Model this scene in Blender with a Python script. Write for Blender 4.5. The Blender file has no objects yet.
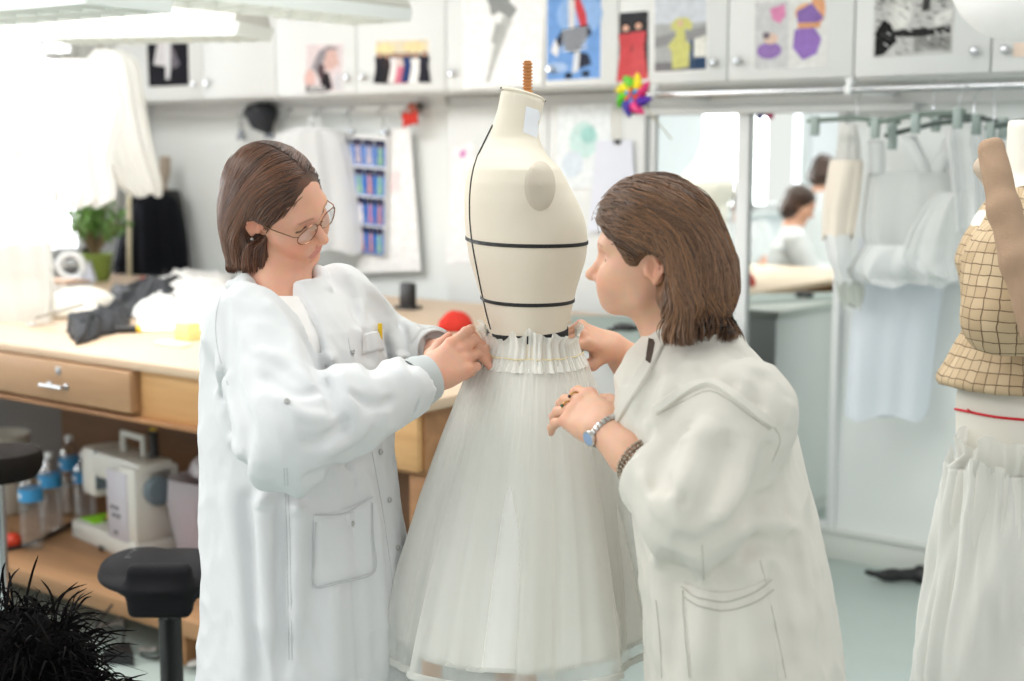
import bpy, bmesh, math, random
import numpy as np
from mathutils import Vector, Matrix, noise
from mathutils.bvhtree import BVHTree
C = bpy.context.scene.collection
PI = math.pi
R = math.radians
random.seed(7)
rng = np.random.default_rng(7)

# ---------------------------------------------------------------- camera
F = 1024 * 50 / 36.0
CAM = np.array([0.0, 0.0, 1.58])
YAW, PITCH = R(37.4), R(7.63)
FW = np.array([-math.sin(YAW) * math.cos(PITCH), math.cos(YAW) * math.cos(PITCH), -math.sin(PITCH)])
RT = np.array([math.cos(YAW), math.sin(YAW), 0.0])
UP = np.cross(RT, FW)

def ray(px, py):
    return FW + RT * ((px - 512) / F) - UP * ((py - 340.5) / F)
def P(px, py, d):
    return CAM + ray(px, py) * d
def on_y(px, py, y):
    r = ray(px, py); return CAM + r * ((y - CAM[1]) / r[1])
def on_x(px, py, x):
    r = ray(px, py); return CAM + r * ((x - CAM[0]) / r[0])
def on_z(px, py, z):
    r = ray(px, py); return CAM + r * ((z - CAM[2]) / r[2])

# ---------------------------------------------------------------- materials
def srgb(r, g, b):
    f = lambda c: ((c / 255 + 0.055) / 1.055) ** 2.4 if c / 255 > 0.04045 else c / 255 / 12.92
    return (f(r), f(g), f(b), 1)
_mats = {}
def mat(name, col, rough=0.6, metal=0.0, var=0.0, scale=8.0, bump=0.0, bscale=60.0, sheen=0.0, coat=0.0, trans=0.0, alpha=1.0, emit=None, es=1.0, sss=0.0, stretch=(1, 1, 1), transl=0.0, spec=None, ior=None):
    if name in _mats: return _mats[name]
    m = bpy.data.materials.new(name); m.use_nodes = True
    nt = m.node_tree; nd = nt.nodes; L = nt.links
    b = nd['Principled BSDF']; out = nd['Material Output']
    if len(col) == 3: col = srgb(*col)
    b.inputs['Base Color'].default_value = col
    b.inputs['Roughness'].default_value = rough
    b.inputs['Metallic'].default_value = metal
    if sheen: b.inputs['Sheen Weight'].default_value = sheen
    if coat: b.inputs['Coat Weight'].default_value = coat
    if trans: b.inputs['Transmission Weight'].default_value = trans
    if ior: b.inputs['IOR'].default_value = ior
    if spec is not None: b.inputs['Specular IOR Level'].default_value = spec
    b.inputs['Alpha'].default_value = alpha
    if sss:
        b.inputs['Subsurface Weight'].default_value = sss
        b.inputs['Subsurface Radius'].default_value = (0.012, 0.005, 0.003)
        b.inputs['Subsurface Scale'].default_value = 1.0
    if emit:
        b.inputs['Emission Color'].default_value = emit if len(emit) == 4 else srgb(*emit)
        b.inputs['Emission Strength'].default_value = es
    tc = nd.new('ShaderNodeTexCoord'); mp = nd.new('ShaderNodeMapping')
    mp.inputs['Scale'].default_value = stretch
    L.new(tc.outputs['Object'], mp.inputs['Vector'])
    if var:
        n = nd.new('ShaderNodeTexNoise'); n.inputs['Scale'].default_value = scale; n.inputs['Detail'].default_value = 4
        L.new(mp.outputs['Vector'], n.inputs['Vector'])
        mx = nd.new('ShaderNodeMix'); mx.data_type = 'RGBA'
        k = 1 - var
        mx.inputs['A'].default_value = (col[0] * k, col[1] * k, col[2] * k, 1)
        k = 1 + var
        mx.inputs['B'].default_value = (min(1, col[0] * k), min(1, col[1] * k), min(1, col[2] * k), 1)
        cr = nd.new('ShaderNodeMapRange'); cr.inputs['From Min'].default_value = 0.3; cr.inputs['From Max'].default_value = 0.7
        L.new(n.outputs['Fac'], cr.inputs['Value']); L.new(cr.outputs['Result'], mx.inputs['Factor'])
        L.new(mx.outputs['Result'], b.inputs['Base Color'])
    if bump:
        n2 = nd.new('ShaderNodeTexNoise'); n2.inputs['Scale'].default_value = bscale; n2.inputs['Detail'].default_value = 5
        L.new(mp.outputs['Vector'], n2.inputs['Vector'])
        bp = nd.new('ShaderNodeBump'); bp.inputs['Strength'].default_value = bump; bp.inputs['Distance'].default_value = 0.01
        L.new(n2.outputs['Fac'], bp.inputs['Height']); L.new(bp.outputs['Normal'], b.inputs['Normal'])
    if transl:
        t = nd.new('ShaderNodeBsdfTranslucent'); t.inputs['Color'].default_value = col
        ms = nd.new('ShaderNodeMixShader'); ms.inputs['Fac'].default_value = transl
        L.new(b.outputs['BSDF'], ms.inputs[1]); L.new(t.outputs['BSDF'], ms.inputs[2])
        L.new(ms.outputs['Shader'], out.inputs['Surface'])
    _mats[name] = m
    return m

def sheer(name, col, alpha, transl=0.5, rough=0.6, weave=0.0):
    """thin cloth: part see-through, part diffuse and translucent"""
    if name in _mats: return _mats[name]
    m = bpy.data.materials.new(name); m.use_nodes = True
    nt = m.node_tree; nd = nt.nodes; L = nt.links
    for n in list(nd):
        if n.type != 'OUTPUT_MATERIAL': nd.remove(n)
    out = [n for n in nd if n.type == 'OUTPUT_MATERIAL'][0]
    c = srgb(*col)
    d = nd.new('ShaderNodeBsdfDiffuse'); d.inputs['Color'].default_value = c
    t = nd.new('ShaderNodeBsdfTranslucent'); t.inputs['Color'].default_value = c
    tr = nd.new('ShaderNodeBsdfTransparent')
    a = nd.new('ShaderNodeMixShader'); a.inputs['Fac'].default_value = transl
    L.new(d.outputs[0], a.inputs[1]); L.new(t.outputs[0], a.inputs[2])
    # cloth seen edge-on shows more threads: thickness follows the angle of incidence
    lw = nd.new('ShaderNodeLayerWeight'); lw.inputs['Blend'].default_value = 0.35
    mr = nd.new('ShaderNodeMapRange'); mr.inputs['To Min'].default_value = alpha; mr.inputs['To Max'].default_value = min(1, alpha + 0.45)
    L.new(lw.outputs['Facing'], mr.inputs['Value'])
    x = nd.new('ShaderNodeMixShader')
    L.new(mr.outputs['Result'], x.inputs['Fac']); L.new(tr.outputs[0], x.inputs[1]); L.new(a.outputs[0], x.inputs[2])
    L.new(x.outputs[0], out.inputs['Surface'])
    _mats[name] = m
    return m

def wood(name, c1, c2, scale=3.0, axis='X', rough=0.55):
    if name in _mats: return _mats[name]
    m = bpy.data.materials.new(name); m.use_nodes = True
    nt = m.node_tree; nd = nt.nodes; L = nt.links; b = nd['Principled BSDF']
    tc = nd.new('ShaderNodeTexCoord'); mp = nd.new('ShaderNodeMapping')
    mp.inputs['Scale'].default_value = {'X': (0.6, 7, 7), 'Y': (7, 0.6, 7), 'Z': (7, 7, 0.6)}[axis]
    L.new(tc.outputs['Object'], mp.inputs['Vector'])
    n = nd.new('ShaderNodeTexNoise'); n.inputs['Scale'].default_value = scale; n.inputs['Detail'].default_value = 8; n.inputs['Distortion'].default_value = 0.6
    L.new(mp.outputs['Vector'], n.inputs['Vector'])
    cr = nd.new('ShaderNodeValToRGB')
    cr.color_ramp.elements[0].position = 0.3; cr.color_ramp.elements[0].color = srgb(*c1)
    cr.color_ramp.elements[1].position = 0.7; cr.color_ramp.elements[1].color = srgb(*c2)
    L.new(n.outputs['Fac'], cr.inputs['Fac']); L.new(cr.outputs['Color'], b.inputs['Base Color'])
    b.inputs['Roughness'].default_value = rough
    bp = nd.new('ShaderNodeBump'); bp.inputs['Strength'].default_value = 0.12; bp.inputs['Distance'].default_value = 0.01
    L.new(n.outputs['Fac'], bp.inputs['Height']); L.new(bp.outputs['Normal'], b.inputs['Normal'])
    _mats[name] = m
    return m

# ---------------------------------------------------------------- objects
WLOC = {}
def tag(o, label=None, cat=None, group=None, kind=None):
    if label: o['label'] = label
    if cat: o['category'] = cat
    if group: o['group'] = group
    if kind: o['kind'] = kind
    return o
def thing(name, label, cat, loc, group=None):
    o = bpy.data.objects.new(name, None); C.objects.link(o)
    o.empty_display_size = 0.1
    o.location = Vector(loc); WLOC[o] = np.array(loc, float)
    return tag(o, label, cat, group)

def link(name, me, m, parent=None, loc=None):
    """mesh given in world coordinates -> object with its origin at the parent's (or at its own base)"""
    ms = m if isinstance(m, (list, tuple)) else [m]
    for x in ms: me.materials.append(x)
    o = bpy.data.objects.new(name, me); C.objects.link(o)
    n = len(me.vertices)
    co = np.empty(n * 3); me.vertices.foreach_get('co', co); co = co.reshape(-1, 3)
    if parent is not None:
        w = WLOC[parent]; o.parent = parent
    else:
        w = np.array(loc, float) if loc is not None else np.array([(co[:, 0].min() + co[:, 0].max()) / 2, (co[:, 1].min() + co[:, 1].max()) / 2, co[:, 2].min()])
        o.location = Vector(w)
    WLOC[o] = w
    me.vertices.foreach_set('co', (co - w).ravel()); me.update()
    return o

def mesh_np(name, v, f, m, parent=None, smooth=True, loc=None, sharp=None):
    me = bpy.data.meshes.new(name)
    me.from_pydata([tuple(map(float, x)) for x in v], [], [tuple(map(int, x)) for x in f])
    if smooth:
        me.polygons.foreach_set('use_smooth', [True] * len(me.polygons))
        if sharp: me.set_sharp_from_angle(angle=R(sharp))
    me.validate()
    return link(name, me, m, parent, loc)

class MB:
    """collects shapes into one mesh (world coordinates)"""
    def __init__(s): s.v = []; s.f = []; s.mi = []
    def add(s, v, f, mi=0):
        o = len(s.v); s.v.extend([tuple(map(float, x)) for x in v]); s.f.extend([tuple(i + o for i in q) for q in f]); s.mi.extend([mi] * len(f)); return s
    def box(s, lo, hi, bev=0.0, mi=0, M=None):
        bm = bmesh.new(); bmesh.ops.create_cube(bm, size=1)
        lo = Vector(lo); hi = Vector(hi)
        for v in bm.verts: v.co = Vector([(lo[i] + hi[i]) / 2 + v.co[i] * (hi[i] - lo[i]) for i in range(3)])
        if bev: bmesh.ops.bevel(bm, geom=list(bm.edges), offset=bev, segments=2, affect='EDGES', profile=0.5)
        if M is not None: bmesh.ops.transform(bm, matrix=M, verts=bm.verts)
        bm.verts.index_update()
        s.add([v.co for v in bm.verts], [[v.index for v in f.verts] for f in bm.faces], mi); bm.free(); return s
    def obox(s, c, ax, ay, az, hx, hy, hz, bev=0.0, mi=0):
        M = Matrix.Identity(4)
        for i, a in enumerate((ax, ay, az)):
            a = Vector(a).normalized()
            for j in range(3): M[j][i] = a[j]
        for j in range(3): M[j][3] = c[j]
        return s.box((-hx, -hy, -hz), (hx, hy, hz), bev, mi, M)
    def tube(s, pts, r, n=8, mi=0, caps=True, closed=False, flat=None):
        pts = [Vector(p) for p in pts]; k = len(pts)
        rs = r if isinstance(r, (list, tuple, np.ndarray)) else [r] * k
        rings = []; t0 = None; nx = None
        for i, p in enumerate(pts):
            if closed: t = (pts[(i + 1) % k] - pts[i - 1])
            else: t = pts[min(i + 1, k - 1)] - pts[max(i - 1, 0)]
            t = t.normalized() if t.length > 1e-9 else Vector((0, 0, 1))
            if nx is None:
                a = Vector((0, 0, 1)) if abs(t.z) < 0.9 else Vector((1, 0, 0))
                nx = t.cross(a).normalized()
            else:
                nx = (nx - t * nx.dot(t)); nx = nx.normalized() if nx.length > 1e-6 else t.orthogonal().normalized()
            ny = t.cross(nx)
            fl = 1.0 if flat is None else flat
            rings.append([p + (nx * math.cos(2 * PI * j / n) + ny * math.sin(2 * PI * j / n) * fl) * rs[i] for j in range(n)])
        v = [x for g in rings for x in g]; f = []
        m = k if closed else k - 1
        for i in range(m):
            a, b = i * n, ((i + 1) % k) * n
            for j in range(n):
                j2 = (j + 1) % n
                f.append((a + j, a + j2, b + j2, b + j))
        if caps and not closed:
            f.append(tuple(range(n - 1, -1, -1))); f.append(tuple((k - 1) * n + j for j in range(n)))
        return s.add(v, f, mi)
    def lathe(s, c, prof, n=24, mi=0, ax=(0, 0, 1), sx=1.0, sy=1.0, caps=True):
        az = Vector(ax).normalized(); axx = az.orthogonal().normalized() if abs(az.z) < 0.99 else Vector((1, 0, 0)); ay = az.cross(axx)
        c = Vector(c); v = []; f = []
        for (r, z) in prof:
            for j in range(n):
                a = 2 * PI * j / n
                v.append(c + az * z + axx * (r * sx * math.cos(a)) + ay * (r * sy * math.sin(a)))
        for i in range(len(prof) - 1):
            for j in range(n):
                j2 = (j + 1) % n
                f.append((i * n + j, i * n + j2, (i + 1) * n + j2, (i + 1) * n + j))
        if caps:
            f.append(tuple(range(n - 1, -1, -1))); f.append(tuple((len(prof) - 1) * n + j for j in range(n)))
        return s.add(v, f, mi)
    def poly(s, pts, mi=0): return s.add(pts, [tuple(range(len(pts)))], mi)
    def prism(s, pts, ext, mi=0):
        pts = [Vector(p) for p in pts]; e = Vector(ext); n = len(pts)
        f = [tuple(range(n - 1, -1, -1)), tuple(range(n, 2 * n))] + [(i, (i + 1) % n, n + (i + 1) % n, n + i) for i in range(n)]
        return s.add(pts + [p + e for p in pts], f, mi)
    def grid(s, rows, mi=0, wrap=False):
        n = len(rows[0]); v = [p for r in rows for p in r]; f = []
        for i in range(len(rows) - 1):
            for j in range(n if wrap else n - 1):
                j2 = (j + 1) % n
                f.append((i * n + j, i * n + j2, (i + 1) * n + j2, (i + 1) * n + j))
        return s.add(v, f, mi)
    def ball(s, c, r, mi=0, n=12, sc=(1, 1, 1)):
        prof = [(max(1e-4, math.sin(PI * i / n)) , -math.cos(PI * i / n)) for i in range(n + 1)]
        v = []; f = []; k = n + 4
        for (a, z) in prof:
            for j in range(k):
                t = 2 * PI * j / k
                v.append((c[0] + r * sc[0] * a * math.cos(t), c[1] + r * sc[1] * a * math.sin(t), c[2] + r * sc[2] * z))
        for i in range(n):
            for j in range(k):
                j2 = (j + 1) % k
                f.append((i * k + j, i * k + j2, (i + 1) * k + j2, (i + 1) * k + j))
        return s.add(v, f, mi)
    def build(s, name, m, parent=None, smooth=True, sharp=35, loc=None, thick=None):
        me = bpy.data.meshes.new(name); me.from_pydata(s.v, [], s.f)
        me.polygons.foreach_set('material_index', s.mi)
        bm = bmesh.new(); bm.from_mesh(me); bmesh.ops.recalc_face_normals(bm, faces=bm.faces); bm.to_mesh(me); bm.free()
        if smooth:
            me.polygons.foreach_set('use_smooth', [True] * len(me.polygons))
            if sharp: me.set_sharp_from_angle(angle=R(sharp))
        o = link(name, me, m, parent, loc)
        if thick:
            md = o.modifiers.new('thick', 'SOLIDIFY'); md.thickness = thick; md.offset = 0
        return o
def one(mb, name, m, label, cat, group=None, **k):
    return tag(mb.build(name, m, None, **k), label, cat, group)
def copy_tree(o, parent=None):
    c = o.copy(); C.objects.link(c)
    if parent is not None: c.parent = parent
    WLOC[c] = WLOC.get(o)
    for ch in list(o.children): copy_tree(ch, c)
    return c
def spline(pts, n=8):
    """Catmull-Rom through the points"""
    p = np.array(pts, float); out = []
    for i in range(len(p) - 1):
        a = p[max(i - 1, 0)]; b = p[i]; c = p[i + 1]; d = p[min(i + 2, len(p) - 1)]
        for t in np.linspace(0, 1, n, endpoint=False):
            out.append(0.5 * ((2 * b) + (c - a) * t + (2 * a - 5 * b + 4 * c - d) * t * t + (3 * b - a - 3 * c + d) * t ** 3))
    out.append(p[-1]); return np.array(out)
# ================================================================ the room
YW, YC, XL = 5.05, 4.80, -6.45
ZC = 3.0
white = mat('white_paint', (236, 238, 238), 0.55)
wallm = mat('wall_paint', (238, 241, 246), 0.7, var=0.015, scale=3)
floorm = mat('grey_green_floor', (176, 190, 186), 0.35, var=0.05, scale=2.5, bump=0.03, bscale=30)
cabm = mat('cabinet_lacquer', (222, 224, 223), 0.45)
cabg = mat('panel_grey_green', (214, 219, 211), 0.5, var=0.02, scale=2)
chrome = mat('chrome', (200, 202, 205), 0.2, metal=1.0)
seam = mat('shadow_gap', (150, 152, 150), 0.8)
steel = mat('brushed_steel', (150, 152, 154), 0.35, metal=1.0)
black = mat('black_plastic', (22, 22, 24), 0.4)
paper = mat('white_paper', (243, 243, 243), 0.8)

b = MB().box((XL - .2, -5, -.1), (3.6, YW + .2, 0)); o = b.build('floor', floorm); tag(o, kind='structure')
b = MB().box((XL - .2, -1.2, ZC), (0.9, YW + .2, ZC + .1)); o = b.build('ceiling', white); tag(o, kind='structure')
b = MB().box((XL - .2, YW, 0), (3.6, YW + .15, ZC)); o = b.build('wall_back', mat('back_wall_paint', (234, 238, 237), 0.6, var=0.015, scale=2)); tag(o, kind='structure')
# left wall with three window openings
wins = [(3.35, 4.75, 1.0, 2.55), (0.4, 2.2, 1.0, 2.55), (-3.4, -1.2, 1.0, 2.55)]
b = MB(); ys = [-5.0]
for (y0, y1, z0, z1) in sorted(wins):
    b.box((XL - .2, ys[-1], 0), (XL, y0, ZC)); b.box((XL - .2, y0, 0), (XL, y1, z0)); b.box((XL - .2, y0, z1), (XL, y1, ZC)); ys.append(y1)
b.box((XL - .2, ys[-1], 0), (XL, YW, ZC)); o = b.build('wall_left', wallm); tag(o, kind='structure')
glass = mat('window_glass', (255, 255, 255), 0.0, trans=1.0, ior=1.02)
for i, (y0, y1, z0, z1) in enumerate(wins):
    b = MB(); x = XL - .1
    for (a, c) in ((y0, y0 + .06), (y1 - .06, y1), ((y0 + y1) / 2 - .035, (y0 + y1) / 2 + .035)): b.box((x - .03, a, z0), (x + .03, c, z1), .004)
    b.box((x - .03, y0, z0), (x + .03, y1, z0 + .06), .004); b.box((x - .03, y0, z1 - .06), (x + .03, y1, z1), .004)
    b.box((x - .028, y0, z0 + 1.05), (x + .028, y1, z0 + 1.09), .004)
    o = b.build('window_%d' % (i + 1), white); tag(o, kind='structure')
    g = MB().box((x - .003, y0 + .02, z0 + .02), (x + .003, y1 - .02, z1 - .02)); p = g.build('window_pane', glass, o); tag(p, kind='structure')
    s = MB().box((XL - .19, y0 - .04, z0 - .04), (XL + .09, y1 + .04, z0), .006); p = s.build('window_sill', white, o); tag(p, kind='structure')
# baseboard along the right part of the back wall and below the mirror
b = MB().box((-3.2, YW - .025, 0), (3.6, YW, .105), .004).box((-3.2, YW - .035, .105), (3.6, YW, .125), .004)
tag(b.build('baseboard_back', mat('baseboard_paint', (222, 226, 220), 0.45)), kind='structure')
b = MB().box((XL, YW - .02, 0), (-4.35, YW, .1), .004); tag(b.build('baseboard_side', white), kind='structure')
# white valance between the wall cupboards and the mirror; hook rail at the left
z1 = 1.84
b = MB().box((-3.22, YW - .04, 1.745), (3.6, YW, 1.85), .004).box((-3.22, YW - .06, 1.72), (-2.0, YW, 1.75), .004); tag(b.build('trim_1', cabm), kind='structure')
b = MB().box((XL, YW - .02, 1.755), (-4.22, YW, 1.80), .004); b.box((XL, YW - .035, 1.80), (-4.22, YW, 1.84), .004); tag(b.build('trim_2', white), kind='structure')

# ---------------------------------------------------------------- wall cupboards
def X_at(px, py=80, y=YC): return on_y(px, py, y)[0]
zb = on_y(700, 85.4, YC)[2]
CAB = [
 ('white wall cupboard by the curtain, with the black print on its left door', (90, 203, 276), (1, 1)),
 ('white wall cupboard carrying the portrait page and the group photo', (276, 357, 446), (1, 1)),
 ('white wall cupboard carrying the bird drawing and the large blue print', (446, 544, 618), (0, 0)),
 ('white wall cupboard above the pinwheel and mirror, with the pink and yellow gown prints', (618, 727, 853), (1, 1)),
 ('white wall cupboard above the clothes rail, with the black ink engraving', (853, 990, 1135), (1, 1)),
]
ztop = 2.62
for (lab, xs, kn) in CAB:
    x0, xm, x1 = [X_at(q) for q in xs]
    t = thing('wall_cupboard', lab, 'cupboard', ((x0 + x1) / 2, (YC + YW) / 2, zb), 'white wall cupboards along the back wall')
    MB().box((x0 + .001, YC + .022, zb), (x1 - .001, YW, ztop), .002).build('body', cabm, t)
    for (a, c, side) in ((x0, xm, 1), (xm, x1, -1)):
        d = MB().box((a + .003, YC, zb + .012), (c - .003, YC + .02, ztop - .01), .003).build('door', cabm, t)
        kx = (c - .05) if side == 1 else (a + .05)
        if xs[0] == 446: kx = a + .045
        k = MB().lathe((kx, YC, zb + .085), [(.006, 0), (.006, .012), (.013, .016), (.015, .024), (.009, .03), (.001, .031)], 14, ax=(0, -1, 0))
        k.build('knob', chrome, d)
# tall cupboard doors between the pin board and the mirror
YT = YW - .06
x0, xm, x1 = [on_y(q, 150, YT)[0] for q in (447, 548, 645)]
t = thing('tall_cupboard', 'tall white cupboard behind the dress form, taped with pale drawings', 'cupboard', ((x0 + x1) / 2, YW - .07, 0))
MB().box((x0, YT + .02, 0), (x1, YW - .002, zb - .004), .002).build('body', cabm, t)
for (a, c) in ((x0, xm), (xm, x1)):
    d = MB().box((a + .003, YT, .1), (c - .003, YT + .018, zb - .05), .003).build('door', cabm, t)
    MB().lathe((a + .05 if a == xm else c - .05, YT, .95), [(.006, 0), (.006, .012), (.014, .02), (.001, .028)], 12, ax=(0, -1, 0)).build('knob', chrome, d)
# ---------------------------------------------------------------- mirror
YM = YW - .012
xa, xb, xc = [on_y(q, 300, YM)[0] for q in (650, 742, 838)]
t = thing('wall_mirror', 'large wall mirror with white frame and post, behind the woman with wavy hair', 'mirror', ((xa + xc) / 2, YW - .01, .14))
mm = mat('mirror_silver', (238, 243, 240), 0.0, metal=1.0)
for (a, c) in ((xa + .02, xb), (xb, xc - .012)):
    MB().box((a, YM - .004, .15), (c, YM + .006, 1.73)).build('mirror_glass', mm, t, smooth=False)
fr = MB().box((xc - .014, YM - .02, .125), (xc + .014, YM + .01, 1.735), .003).box((xa, YM - .016, .125), (xc, YM + .01, .15), .003).box((xa, YM - .018, 1.72), (xc, YM + .01, 1.735), .002).box((xa, YM - .018, .13), (xa + .025, YM + .01, 1.735), .003)
fr.build('frame', white, t)
MB().box((xb - .028, YM - .022, .13), (xb + .028, YM + .006, 1.74), .004).build('post', white, t)
# ---------------------------------------------------------------- clothes rail
YR = 4.62
r0, r1 = on_y(560, 99, YR), on_y(1080, 81.5, YR)
zr = (r0[2] + r1[2]) / 2
t = thing('clothes_rail', 'chrome clothes rail under the cupboards, hung with white toiles', 'rail', ((r0[0] + r1[0]) / 2, YR, zr))
MB().tube([(on_y(640, 97, YR)[0], YR, zr), (r1[0] + .3, YR, zr)], .0125, 14).build('rod', chrome, t)
for px in (654, 849, 1060):
    x = on_y(px, 92, YR)[0]
    MB().box((x - .012, YR - .016, zr - .016), (x + .012, YW - .04, zr + .016), .004).box((x - .011, YR - .006, zr + .016), (x + .011, YR + .02, zb), .003).build('bracket', white, t)

# ---------------------------------------------------------------- luminaires
lampw = mat('lamp_housing', (206, 204, 196), 0.5)
louv = mat('louvre_grille', (238, 243, 240), 0.45)
tubem = mat('fluorescent_tube', (255, 255, 255), 0.5, emit=(255, 250, 240), es=1.6)
def luminaire(name, label, c, ang, L, W, H, cells=13, power=30, drop=True):
    """long housing with a louvred underside; local x is its length"""
    c = np.array(c, float); ax = np.array([math.cos(ang), math.sin(ang), 0]); ay = np.array([-ax[1], ax[0], 0])
    t = thing(name, label, 'light fixture', c, 'hanging fluorescent light fixtures')
    def Q(x, y, z): return c + ax * x + ay * y + np.array([0, 0, z])
    prof = [(-W / 2, .015), (-W / 2 - .005, .03), (-W * .36, H), (W * .36, H), (W / 2 + .005, .03), (W / 2, .015)]
    b = MB()
    rows = [[Q(s * L / 2, y, z) for (y, z) in prof] for s in (-1, 1)]
    b.grid(rows)
    b.poly([Q(-L / 2, y, z) for (y, z) in prof]).poly([Q(L / 2, y, z) for (y, z) in prof[::-1]])
    b.build('housing', lampw, t, thick=None)
    g = MB()
    for y in (-W / 2, 0, W / 2): g.obox(Q(0, y, .0), ax, ay, (0, 0, 1), L / 2, .003, .022)
    for i in range(cells + 1):
        x = -L / 2 + L * i / cells
        for (y0, y1) in ((-W / 2, 0), (0, W / 2)):
            # tapered cross blade
            pts = [Q(x - .012, y0, .022), Q(x - .012, y1, .022), Q(x, y1, -.022), Q(x, y0, -.022)]
            g.prism([Q(x - .014, y0, .022), Q(x + .014, y0, .022), Q(x, y0, -.022)], ay * (y1 - y0))
    g.build('louvre', louv, t)
    tb = MB()
    for y in (-W / 4, W / 4): tb.tube([Q(-L / 2 + .03, y, .05), Q(L / 2 - .03, y, .05)], .013, 10)
    tb.build('fluorescent_tube', tubem, t)
    if drop:
        for x in (-L * .35, L * .35): MB().tube([Q(x, 0, H), Q(x, 0, ZC - c[2])], .004, 6).build('suspension_cord', steel, t)
    ld = bpy.data.lights.new(name + '_lamp', 'AREA'); ld.shape = 'RECTANGLE'; ld.size = L * .95; ld.size_y = W * .9; ld.energy = power; ld.color = (1, .97, .92)
    lo = bpy.data.objects.new(name + '_lamp', ld); C.objects.link(lo); lo.parent = t; lo.location = (0, 0, -.03); lo.rotation_euler = (0, 0, ang)
    return t
e0, e1 = P(45, 38, 4.9), P(242, 36, 4.35)
zl = 2.0
e0, e1 = on_z(40, 41, 1.97), on_z(243, 37, 1.97)
ang = math.atan2(e1[1] - e0[1], e1[0] - e0[0])
Ll = float(np.hypot(*(e1 - e0)[:2]))
luminaire('fluorescent_light', 'white louvred light fixture hanging above the left end of the worktable', (e0 + e1) / 2 + np.array([0, .05, .02]), ang, Ll, .30, .13, 13, 4)
e1 = on_z(408, 21, 2.02); ang = R(90); Ll = 1.5
luminaire('fluorescent_light', 'white louvred light fixture over the table, seen from its end, pointing away', (e1[0] - .12, e1[1] - Ll / 2, 2.04), ang, Ll, .26, .09, 14, 3)
e1 = on_z(118, 2, 1.93)
luminaire('fluorescent_light', 'white louvred light fixture cut by the upper left corner of the view', (e1[0] - .6, e1[1], 1.94), 0.06, 1.2, .26, .1, 14, 2)

# ---------------------------------------------------------------- daylight
w = bpy.data.worlds.new('World'); bpy.context.scene.world = w; w.use_nodes = True
bg = w.node_tree.nodes['Background']; bg.inputs['Color'].default_value = (1.0, 0.99, 0.97, 1); bg.inputs['Strength'].default_value = .74
for i, (y0, y1, z0, z1) in enumerate(wins):
    ld = bpy.data.lights.new('window_daylight', 'AREA'); ld.shape = 'RECTANGLE'; ld.size = y1 - y0; ld.size_y = z1 - z0; ld.energy = 120; ld.color = (.93, .97, 1)
    lo = bpy.data.objects.new('window_daylight', ld); C.objects.link(lo)
    lo.location = (XL - .35, (y0 + y1) / 2, (z0 + z1) / 2); lo.rotation_euler = (0, R(-90), 0)

# fill lights added under the ceiling, without fixtures, to brighten wall and room
for (x, y, sx, sy, en) in ((-4.7, 2.7, 2.6, 1.2, 56), (-1.6, 2.6, 2.4, 1.0, 26), (-3.4, .2, 2.6, 1.0, 44), (-4.4, -2.4, 2.4, 1.0, 40)):
    ld = bpy.data.lights.new('ceiling_lamp', 'AREA'); ld.shape = 'RECTANGLE'; ld.size = sx; ld.size_y = sy; ld.energy = en; ld.color = (1, .985, .96)
    lo = bpy.data.objects.new('ceiling_lamp', ld); C.objects.link(lo); lo.location = (x, y, ZC - .04)
# ---------------------------------------------------------------- camera
cd = bpy.data.cameras.new('camera'); co = bpy.data.objects.new('camera', cd); C.objects.link(co)
co.location = Vector(CAM); co.rotation_euler = (R(90) - PITCH, 0, YAW)
cd.lens = 50; cd.sensor_width = 36; cd.clip_start = 0.05
cd.dof.use_dof = True; cd.dof.focus_distance = 2.5; cd.dof.aperture_fstop = 2.8
sc = bpy.context.scene; sc.camera = co
sc.view_settings.view_transform = 'Standard'; sc.view_settings.look = 'None'; sc.view_settings.gamma = 1; sc.view_settings.exposure = 0.45
try: sc.view_settings.use_curve_mapping = False
except Exception: pass
sc.cycles.use_denoising = True
sc.cycles.max_bounces = 10; sc.cycles.transparent_max_bounces = 24; sc.cycles.caustics_reflective = False; sc.cycles.caustics_refractive = False
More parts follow.
